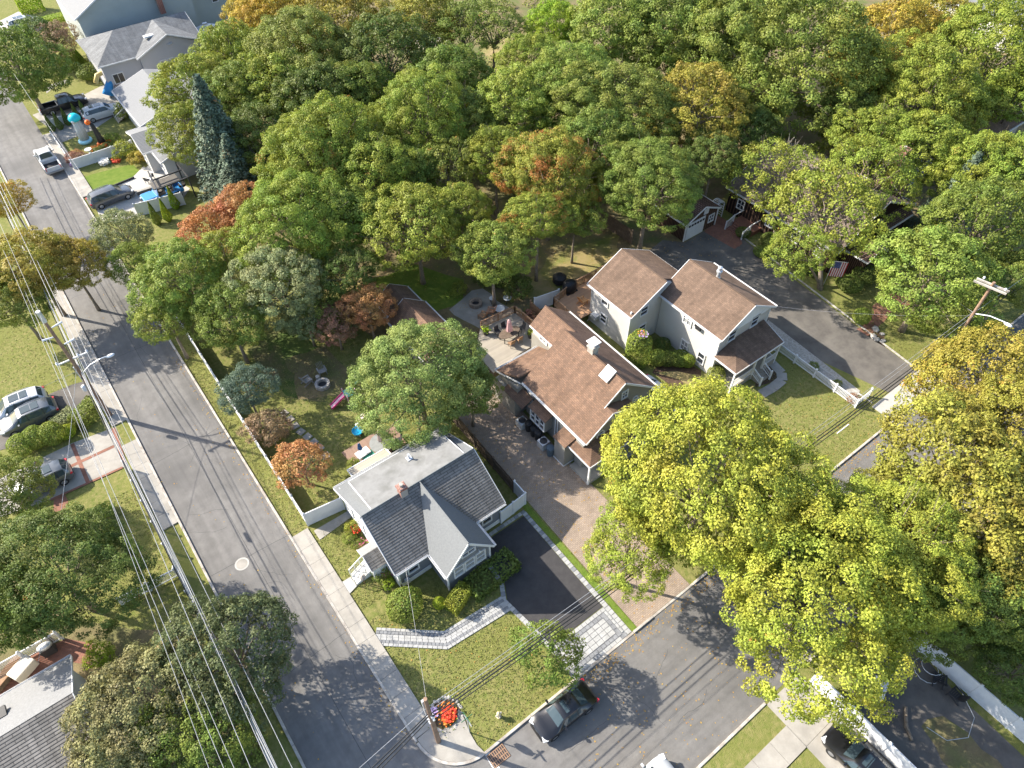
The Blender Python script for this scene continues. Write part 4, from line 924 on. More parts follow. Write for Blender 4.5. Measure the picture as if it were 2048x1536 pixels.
simple_house('x', '', '', 66.5, 24.8, 70.3, 32, 3.0, 5.2, 'x', M['sd_h4'], M['sh_dkbrown'], .3, .2, parent=H4, lift=.02, nm='wing_roof')
simple_house('x', '', '', 60.8, 23.0, 63.6, 25.7, 2.6, 3.6, 'y', M['sd_h4'], M['sh_dkbrown'], .25, .2, parent=H4, nm='porch_roof')
chimney(H4, 71.0, 28.3, 3, 8.6, 1.1)
for yy in (37.6, 33.6, 30.2, 27.3): window(H4, (59.3, yy, 1.7), NX, .8, 1.0, 'cross')
b = MB(); b.prism(rect(57.7, 34.4, 59.3, 37.2), 0, .5)
for k in range(3): b.prism(rect(57.4-k*.3, 34.8, 57.75-k*.3, 36.8), 0, .4-k*.13)
b.build('entry_steps', M['pavers_red'], H4)
for yy in (34.7, 37.0):
    b = MB(); b.beam((57.75, yy, 1.35), (56.6, yy, .95), .08); b.beam((57.75, yy, 0), (57.75, yy, 1.4), .1); b.beam((56.6, yy, 0), (56.6, yy, 1.1), .12); b.beam((57.75, yy, 1.35), (59.2, yy, 1.35), .08)
    for k in range(1, 7): b.beam((57.75-k*.17, yy, .1), (57.75-k*.17, yy, 1.33-k*.06), .035)
    b.build('stair_rail', M['trim'], H4)
ar = thing('garden_arbour', 'white arched garden arbour between the dark garage and the shingle house', 'arbour', (57.3, 39.2, 0))
b = MB()
for yy in (38.8, 39.6):
    pts = [(56.6, yy, 0), (56.6, yy, 1.7)]+[(57.3-math.cos(math.pi*k/8)*.7, yy, 1.7+math.sin(math.pi*k/8)*.5) for k in range(9)]+[(58.0, yy, 0)]
    b.tube(pts, .05, 5)
b.build('arch', M['white'], ar); b = MB()
for k in range(11): x = 57.3-math.cos(math.pi*k/10)*.7; b.beam((x, 38.8, 1.72+math.sin(math.pi*k/10)*.5), (x, 39.6, 1.72+math.sin(math.pi*k/10)*.5), .05)
for k in range(6):
    for x in (56.6, 58.0): b.beam((x, 38.8, .2+k*.28), (x, 39.6, .2+k*.28), .04)
b.build('slats', M['white'], ar)
# 5 brown roofed house far right, blue grey outbuilding
H5 = simple_house('house', 'brown roofed house mostly hidden in the trees at the right edge', 'house', 83.5, 26.8, 96, 36, 4.0, 6.6, 'x', M['sd_h2'], M['sh_brown2'], .35, .16)
chimney(H5, 88.6, 31.6, 5, 7.6, .7)
simple_house('shed', 'small outbuilding with blue grey roof between the trees left of the brown roofed house', 'shed', 79.5, 29.5, 83.3, 33.4, 2.6, 3.4, 'x', M['sd_h1'], M['sh_light'], .3, .16)
simple_house('house', 'white roofed building cut by the top right corner', 'house', 121, 40, 138, 54, 3.6, 4.2, 'x', M['sd_h3'], M['roof_membrane'], .3, 0, lift=0)
# shed with brown roof behind the big round tree
sh = simple_house('shed', 'brown roofed shed half hidden by the round green tree in the middle', 'shed', 19.3, 38.6, 22.7, 44.6, 2.4, 3.9, 'y', M['sd_h2'], M['sh_brown'], .35, .14)
simple_house('x', '', '', 19.7, 44.6, 22.6, 47.6, 2.3, 3.5, 'y', M['sd_h2'], M['sh_brown2'], .3, .14, parent=sh)
# 6 large house at the top left
H6 = thing('house', 'big two storey sage grey house behind the low grey hip roofed wing, top left', 'house', (21, 120, 0))
simple_house('x', '', '', 13.6, 119.2, 29.5, 134, 6.9, 11.2, 'y', M['sd_h6'], M['sh_light'], .45, .2, parent=H6)
simple_house('x', '', '', 29.5, 121.5, 37, 130, 5.6, 8, 'x', M['sd_h6'], M['sh_light'], .4, .2, parent=H6)
simple_house('x', '', '', 12.6, 108.9, 26.2, 118.4, 4.3, 6.3, 'x', M['sd_h6b'], M['sh_mid'], .45, .2, parent=H6, hip=(4.4, 0), asym=113.6)
wallblock(H6, 17.6, 108.2, 26.0, 110.5, -.05, 4.2, M['sd_h6b'], ('y', 22, 6.0), name='gable_wall')
slope(H6, [(17.1, 107.7, 4.25), (17.1, 110, 4.25), (22, 113.6, 6.34), (22, 107.7, 6.34)], M['sh_mid'], .2, lift=.02); slope(H6, [(26.9, 107.7, 4.25), (26.9, 113, 4.25), (22, 113.6, 6.34), (22, 107.7, 6.34)], M['sh_mid'], .2, lift=.02)
trimline(H6, [(17.1, 107.68, 4.18), (22, 107.68, 6.27), (26.9, 107.68, 4.18)], name='rake_board')
b = MB(); b.prism(rect(13.2, 108.6, 17.5, 108.88), -.05, 1.4); b.build('brick_front', M['brick'], H6)
b = MB(); b.prism(rect(16.9, 107.2, 17.5, 108.9), -.05, 1.6); b.build('brick_pier', M['brick'], H6)
for x in (20.4, 21.4, 24.0, 25.0): window(H6, (x, 108.2, 2.4), NY, .75, 1.2, 'cross', 'glass_light')
window(H6, (14.2, 108.9, 2.1), NY, 1.3, 1.2, 'slider', 'glass')
b = MB(); b.lathe((22, 108.15, 4.9), [(.01, 0), (.35, 0), (.35, .02)], 16); b.build('gable_vent', M['trim'], H6)
window(H6, (24.0, 119.2, 8.6), NY, .8, 1.1); window(H6, (33.5, 121.5, 4.2), NY, .8, 1.1)
chimney(H6, 24.8, 118.6, 5, 9.3, .75)
b = MB(); b.box((20.1, 110.2, 5.75), (1.3, .7, .2)); b.build('skylight', M['trim'], H6)
# 7 grey roofed bungalow behind the inflatables
H7 = thing('house', 'bungalow with light grey shingle roofs and many gables behind the inflatable decorations', 'house', (14, 92, 0))
simple_house('x', '', '', 12.4, 92.5, 21, 103.2, 3.1, 4.6, 'y', M['sd_h3'], M['sh_light'], .35, .2, parent=H7)
simple_house('x', '', '', 10.6, 86.5, 14.5, 92.0, 2.9, 3.9, 'x', M['sd_h3'], M['sh_light'], .35, .2, parent=H7)
simple_house('x', '', '', 11.6, 83.2, 20.5, 90, 2.9, 4.6, 'y', M['sd_h3'], M['sh_mid'], .3, .2, parent=H7)
for yy in (100, 97, 95): window(H7, (12.4, yy, 1.7), NX, .8, 1.1)
for yy in (85, 88): window(H7, (11.6-1.0*(yy == 88), yy, 1.6), NX, .8, 1.1)
pg = thing('pergola_porch', 'dark posted porch at the corner of the grey roofed bungalow above the patio chairs', 'porch', (11, 80, 0))
b = MB()
for p in ((9.6, 82.6), (9.2, 78.4), (12.8, 82.6), (12.8, 78.6)): b.beam((*p, 0), (*p, 2.6), .14)
for p, q in (((9.6, 82.6), (9.2, 78.4)), ((12.8, 82.6), (12.8, 78.6)), ((9.2, 78.4), (12.8, 78.6)), ((9.4, 80.5), (12.8, 80.6))): b.beam((*p, 2.6), (*q, 2.6), .14)
b.build('posts_and_beams', M['metal_dark'], pg)
simple_house('garage', 'small grey garage with a low roof behind the blue off-roader', 'garage', 15.2, 76.5, 20.5, 82, 2.5, 3.3, 'x', M['sd_h2'], M['sh_mid'], .25, .2)
# 8 grey roof at the lower left
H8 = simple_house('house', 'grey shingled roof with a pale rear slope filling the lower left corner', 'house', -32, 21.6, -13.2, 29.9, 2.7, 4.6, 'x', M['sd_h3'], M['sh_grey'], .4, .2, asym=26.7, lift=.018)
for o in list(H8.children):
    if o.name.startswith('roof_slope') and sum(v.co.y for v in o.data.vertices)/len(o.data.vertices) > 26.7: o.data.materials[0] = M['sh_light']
b = MB(); b.box((-16.9, 28.6, 3.75), (.9, .7, .2)); b.build('skylight', M['metal_dark'], H8)
# far bits seen through the trees
gz = thing('gazebo_canopy', 'white canopy gazebo beyond the top left house', 'gazebo', (29.3, 115.4, 0))
b = MB(); b.add([(27.4, 113.6, 2.3), (31.2, 113.6, 2.3), (31.2, 117.2, 2.3), (27.4, 117.2, 2.3), (29.1, 115.2, 3.3), (29.5, 115.2, 3.3), (29.5, 115.6, 3.3), (29.1, 115.6, 3.3)], [(0, 1, 5, 4), (1, 2, 6, 5), (2, 3, 7, 6), (3, 0, 4, 7), (4, 5, 6, 7), (3, 2, 1, 0)]); b.build('canopy', M['white'], gz)
b = MB(); b.box((29.3, 115.4, 3.4), (.7, .5, .15)); b.build('vent_cap', M['galv'], gz)
b = MB()
for x in (27.5, 31.1):
    for y in (113.7, 117.1): b.beam((x, y, 0), (x, y, 2.3), .08)
b.build('posts', M['galv'], gz)
dm_ = thing('pool_cover', 'round beige cover seen through a gap in the trees at the top', 'pool cover', (54.6, 93, 0))
b = MB(); b.lathe((54.4, 92.6, 0), [(2.6, 0), (2.6, 1.2), (2.45, 1.35), (1.5, 1.5), (.3, 1.6)], 24); b.build('cover', mat('beige_cover', (.42, .37, .27), (.47, .42, .32), 2, .7), dm_)
b = MB(); b.lathe((54.4, 92.6, 0), [(2.68, 1.15), (2.68, 1.27), (2.6, 1.27)], 24); b.build('rim', M['trim'], dm_)

# ================================================================ TREES AND SHRUBS
def quads_mesh(name, C_, N_, sz, rnd, seed, mat_, aspect=.75):
    """C_ centres, N_ normals, sz sizes -> mesh of leaf faces with per-face random value"""
    g = np.random.default_rng(seed); n = len(C_)
    N_ = N_/np.linalg.norm(N_, axis=1, keepdims=True)
    a = np.cross(N_, g.normal(size=(n, 3))); a /= np.linalg.norm(a, axis=1, keepdims=True)+1e-9
    b = np.cross(N_, a)
    a = a*sz[:, None]*.5; b = b*(sz*aspect*g.uniform(.7, 1.2, n))[:, None]*.5
    bend = N_*(sz*g.uniform(-.18, .18, n))[:, None]
    V = np.stack([C_-a, C_-b*1.0+a*.15+bend, C_+a, C_+b+a*.15+bend], 1).reshape(-1, 3)
    me = bpy.data.meshes.new(name); me.vertices.add(4*n); me.vertices.foreach_set('co', V.astype('f').ravel())
    me.loops.add(4*n); me.loops.foreach_set('vertex_index', np.arange(4*n, dtype='i'))
    me.polygons.add(n); me.polygons.foreach_set('loop_start', np.arange(0, 4*n, 4, dtype='i')); me.polygons.foreach_set('loop_total', np.full(n, 4, dtype='i'))
    at = me.attributes.new('rnd', 'FLOAT', 'FACE'); at.data.foreach_set('value', rnd.astype('f'))
    me.materials.append(mat_); me.update(calc_edges=True); me.validate()
    return me

def sph(g, n):
    v = g.normal(size=(n, 3)); return v/np.linalg.norm(v, axis=1, keepdims=True)

def broad_crown(R_, nl, lr, per, ls, seed, squash=.78, low=-.45, irregular=.14, sparse=0.0):
    """leaf clumps over several overlapping domes, so that no crown is a plain ball"""
    g = np.random.default_rng(seed); subs = [(np.zeros(3), R_*.74)]
    a0 = g.uniform(0, 6.28)
    for j in range(5):
        a = a0+j*1.2566+g.uniform(-.35, .35); q = R_*g.uniform(.34, .52); subs.append((np.array([q*math.cos(a), q*math.sin(a), R_*g.uniform(-.30, .18)]), R_*g.uniform(.40, .60)*(1+irregular*.3)))
    area = sum(r*r for _, r in subs); cs = []; ns = []; rn = []; ss = []; allC = []
    for c0, sr in subs:
        m = int(nl*1.55*sr*sr/area)+4; i = np.arange(m)+.5; z = 1-(1-low)*i/m; t = i*2.39996+g.uniform(0, 6); rr = np.sqrt(np.clip(1-z*z, 0, 1))
        D = np.stack([rr*np.cos(t), rr*np.sin(t), z], 1)+g.normal(size=(m, 3))*.12; D /= np.linalg.norm(D, axis=1, keepdims=True)
        C_ = c0+D*(sr*(1-lr*.5+g.choice([-.16, -.07, 0., .05, .12], m)))[:, None]
        keep = np.ones(m, bool)
        for c1, s1 in subs:
            if c1 is c0: continue
            keep &= np.linalg.norm(C_-c1, axis=1) > s1*.86
        D, C_ = D[keep], C_[keep]; allC.append(C_)
        for k in range(len(C_)):
            lrd = R_*lr*g.uniform(.65, 1.35); q = int(per*(lrd/(R_*lr))**2)
            if sparse and g.random() < sparse: q = int(q*.3)
            d = sph(g, q*2); d = d[(d@D[k]) > -.25][:q]; q = len(d)
            if not q: continue
            sub = sph(g, 4); r = lrd*g.uniform(.6, 1.08, q)*(1+.25*np.max(np.clip(d@sub.T, 0, 1)**8, axis=1))
            cs.append(C_[k]+d*r[:, None]*np.array([1, 1, .8])); ns.append(d*.7+D[k]*.3+g.normal(size=(q, 3))*.45+np.array([0, 0, .25]))
            rn.append(g.random(q)*.6+.4*g.random()); ss.append(ls*g.uniform(.5, 1.35, q))
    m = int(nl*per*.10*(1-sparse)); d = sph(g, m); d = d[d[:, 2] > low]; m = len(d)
    cs.append(d*(R_*.85*g.uniform(.4, .85, m)**.6)[:, None]); ns.append(sph(g, m)+np.array([0, 0, .4])); rn.append(g.random(m)*.5); ss.append(ls*1.5*g.uniform(.8, 1.3, m))  # inner leaves drawn darker; the crown's inner shade put into their colour
    C_ = np.concatenate(cs); C_[:, 2] *= squash; T_ = np.concatenate(allC)*np.array([1, 1, squash])*.92
    return quads_mesh('crown', C_, np.concatenate(ns), np.concatenate(ss), np.concatenate(rn), seed, M['leaf']), T_

def trunk_mesh(R_, zc, tips, seed, r0, nlimb=9, mat_='bark'):
    """origin at the ground, crown centre at height zc"""
    r = random.Random(seed); b = MB(); fork = zc-R_*.45; pts = []; lean = r.uniform(-.03, .03)
    for k in range(5): t = k/4; pts.append((lean*zc*t+r.uniform(-.06, .06)*t, r.uniform(-.06, .06)*t, fork*t))
    b.tube([(0, 0, -.1)]+pts[1:], [r0*1.35]+[r0*(1-.35*k/4) for k in range(1, 5)], 8)
    top = Vector(pts[-1]); sel = r.sample(range(len(tips)), min(nlimb*2, len(tips)))
    for j, s in enumerate(sel):
        tip = Vector(tips[s])+Vector((0, 0, zc))
        if tip.z < fork: continue
        mid = top.lerp(tip, .45)+Vector((r.uniform(-.3, .3), r.uniform(-.3, .3), R_*.10)); rr = r0*(.45 if j < nlimb else .25)
        b.tube([top-Vector((0, 0, .3)), mid, tip], [rr, rr*.6, rr*.18], 5, cap=False)
        for q in range(2):
            e = tip+Vector((r.uniform(-1, 1), r.uniform(-1, 1), r.uniform(-.4, .9)))*R_*.18
            b.tube([mid.lerp(tip, .5), e], [rr*.3, rr*.08], 4, cap=False)
    o = b.build('trunk', M[mat_]); me = o.data; bpy.data.objects.remove(o); me.polygons.foreach_set('use_smooth', [True]*len(me.polygons))
    return me

CLS = {}
def register(key, R0, zc0, crowns, r0, **kw):
    L = []
    for s, p in enumerate(crowns):
        cm, tips = broad_crown(R0, *p, seed=hash(key) % 1000+s if False else sum(map(ord, key))*7+s, **kw); L.append((cm, trunk_mesh(R0, zc0, tips, s, r0)))
    CLS[key] = (R0, zc0, L)
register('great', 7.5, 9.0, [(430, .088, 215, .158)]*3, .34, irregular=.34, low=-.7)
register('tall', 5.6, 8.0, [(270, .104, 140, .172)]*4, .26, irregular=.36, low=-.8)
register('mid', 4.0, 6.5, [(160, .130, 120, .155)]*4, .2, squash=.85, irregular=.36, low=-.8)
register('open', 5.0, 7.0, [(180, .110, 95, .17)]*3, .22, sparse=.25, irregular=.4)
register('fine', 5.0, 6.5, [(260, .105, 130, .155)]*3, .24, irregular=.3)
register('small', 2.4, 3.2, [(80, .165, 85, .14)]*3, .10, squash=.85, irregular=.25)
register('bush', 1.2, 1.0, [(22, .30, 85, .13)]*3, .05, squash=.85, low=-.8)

def dense_shrub(kind, R_, H_, n, ls, seed, mat_='leaf'):
    g = np.random.default_rng(seed); d = sph(g, n)
    K = sph(g, 14); bump = 1+.06*np.sum(np.clip(d@K.T, 0, 1)**10, axis=1)-.03
    if kind == 'ball': P = d*bump[:, None]*g.uniform(.93, 1.03, n)[:, None]*np.array([R_, R_, H_/2]); P[:, 2] += H_/2; N_ = d
    elif kind == 'cone':
        t = g.random(n)**1.35; a = g.random(n)*6.2832; rr = R_*np.clip((1-t)**.85*(.35+1.3*np.minimum(t*6, 1)*.5), 0, 1)*g.uniform(.9, 1.05, n)*(1+.10*np.sin(a*3+t*9))
        P = np.stack([rr*np.cos(a), rr*np.sin(a), t*H_], 1); N_ = np.stack([np.cos(a), np.sin(a), np.full(n, .35)], 1)
    elif kind == 'barrel':
        t = g.random(n); a = g.random(n)*6.2832; rr = R_*np.sqrt(np.clip(1-(2*t-.9)**4*.85, 0.02, 1)); rr = rr*g.uniform(.94, 1.03, n)*(1+.04*np.sin(a*4+t*5))
        P = np.stack([rr*np.cos(a), rr*np.sin(a), t*H_], 1); N_ = np.stack([np.cos(a), np.sin(a), (t-.4)*1.2], 1)
        k = n//4; q = g.random(k)**.5*R_*.55; a = g.random(k)*6.2832; P[:k] = np.stack([q*np.cos(a), q*np.sin(a), np.full(k, H_*.985)], 1); N_[:k] = (0, 0, 1)
    elif kind == 'box':
        u = g.uniform(-1, 1, (n, 3)); f = g.integers(0, 5, n)
        for k, (ax, sg) in enumerate(((0, -1), (0, 1), (1, -1), (1, 1), (2, 1))): u[f == k, ax] = sg
        N_ = np.zeros((n, 3))
        for k, (ax, sg) in enumerate(((0, -1), (0, 1), (1, -1), (1, 1), (2, 1))): N_[f == k, ax] = sg
        P = u*np.array([R_, R_*.55, H_/2])+g.normal(size=(n, 3))*.03; P[:, 2] += H_/2
    return quads_mesh('foliage', P, N_+g.normal(size=(n, 3))*.45, ls*g.uniform(.6, 1.3, n), g.random(n), seed, M[mat_])
SHR = {'ball': (1, 1.8, [dense_shrub('ball', 1, 1.8, 3600, .11, s) for s in (1, 2)]), 'cone': (1, 3.0, [dense_shrub('cone', 1, 3.0, 4200, .13, s) for s in (3, 4)]),
       'barrel': (1, 2.4, [dense_shrub('barrel', 1, 2.4, 4200, .11, 5)]), 'box': (1, 1.0, [dense_shrub('box', 1, 1.0, 3200, .11, 6)])}

def spruce_mesh(R_, H_, seed, n=15000, ls=.30):
    g = np.random.default_rng(seed); t = g.random(n)**1.25; nb = 26
    lay = np.floor(t*nb)/nb; a0 = g.integers(0, 13, n)*(6.2832/13)+lay*37; a = a0+g.normal(size=n)*.12
    rmax = R_*(1-lay)**.82*(1+.15*np.sin(a0*5+lay*40)); s = np.sqrt(g.random(n)); rr = rmax*(.12+.88*s)
    zz = lay*H_-.22*rr+g.normal(size=n)*.09+H_*.06
    P = np.stack([rr*np.cos(a), rr*np.sin(a), zz], 1); N_ = np.stack([np.cos(a)*.5, np.sin(a)*.5, np.full(n, .8)], 1)+g.normal(size=(n, 3))*.5
    return quads_mesh('crown', P, N_, ls*g.uniform(.5, 1.2, n), g.random(n), seed, M['needle'], .55)
SPR = [spruce_mesh(2.8, 11, s) for s in (21, 22)]
b = MB(); b.tube([(0, 0, -.1), (0, 0, 4), (0, 0, 10.3)], [.28, .2, .03], 7); o = b.build('trunk', M['bark']); SPRT = o.data; bpy.data.objects.remove(o)
b = MB(); b.tube([(0, 0, -.05), (0, 0, .5)], [.05, .03], 5); o = b.build('stem', M['bark']); STEM = o.data; bpy.data.objects.remove(o)

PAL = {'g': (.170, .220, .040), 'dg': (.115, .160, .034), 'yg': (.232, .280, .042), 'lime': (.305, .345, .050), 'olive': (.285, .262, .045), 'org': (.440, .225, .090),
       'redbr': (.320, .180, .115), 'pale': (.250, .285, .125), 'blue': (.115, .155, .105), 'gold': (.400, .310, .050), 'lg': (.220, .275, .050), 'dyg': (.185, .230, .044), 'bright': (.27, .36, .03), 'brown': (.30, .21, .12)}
cnt = [0]
def tree(x, y, zc, r, cls, colr, autumn, label, group=None, name='broadleaf_tree', cat='tree', hk=1.0, base=None):
    k = cnt[0]; cnt[0] += 1; rr_ = random.Random(k*13+5)
    R0, zc0, L = CLS[cls]; cm, tm = L[k % len(L)]; s = r/R0
    r *= 1.0 if cat != 'tree' else (1.20 if y > 45 and x > 12 else 1.02)
    s = r/R0; t = thing(name, label, cat, (x, y, 0), 0, group); rz = rr_.uniform(0, 6.28)
    bx, by = base or (x, y)
    tr = bpy.data.objects.new('trunk' if cls != 'bush' else 'stem', tm); COL.objects.link(tr); tr.parent = t; tr.scale = (s, s, zc/zc0); tr.rotation_euler = (0, 0, rz)
    if base: tr.matrix_parent_inverse = Matrix(((1, 0, (x-bx)/zc, bx-x), (0, 1, (y-by)/zc, by-y), (0, 0, 1, 0), (0, 0, 0, 1)))   # the trunk leans from its foot to its crown
    cr = bpy.data.objects.new('crown' if cls != 'bush' else 'foliage', cm); COL.objects.link(cr); cr.parent = t; cr.location = (0, 0, zc); cr.rotation_euler = (0, 0, rz); ax = rr_.uniform(.9, 1.12); cr.scale = (s*ax, s*1.02/ax, s*hk*rr_.uniform(.9, 1.15))
    c = PAL[colr] if isinstance(colr, str) else colr; j = rr_.uniform(.93, 1.07)
    cr.color = (c[0]*j, c[1], c[2], autumn)
    return t
def spruce(x, y, r, h, colr, label):
    t = thing('spruce_tree', label, 'tree', (x, y, 0)); k = cnt[0]; cnt[0] += 1
    tr = bpy.data.objects.new('trunk', SPRT); COL.objects.link(tr); tr.parent = t; tr.scale = (1, 1, h/11)
    cr = bpy.data.objects.new('crown', SPR[k % 2]); COL.objects.link(cr); cr.parent = t; cr.scale = (r/2.8, r/2.8, h/11); cr.rotation_euler = (0, 0, k); cr.color = (*PAL[colr], 0)
    return t
def shrub(x, y, r, h, kind, colr, label, group=None, name='clipped_shrub', rz=0, autumn=0.0, sy=1.0, z=0):
    R0, H0, L = SHR[kind]; k = cnt[0]; cnt[0] += 1; t = thing(name, label, 'shrub', (x, y, z), rz, group)
    st = bpy.data.objects.new('stem', STEM); COL.objects.link(st); st.parent = t; st.scale = (1, 1, min(1, h))
    f = bpy.data.objects.new('foliage', L[k % len(L)]); COL.objects.link(f); f.parent = t; f.scale = (r/R0, r/R0*sy, h/H0); f.color = (*PAL[colr], autumn)
    return t

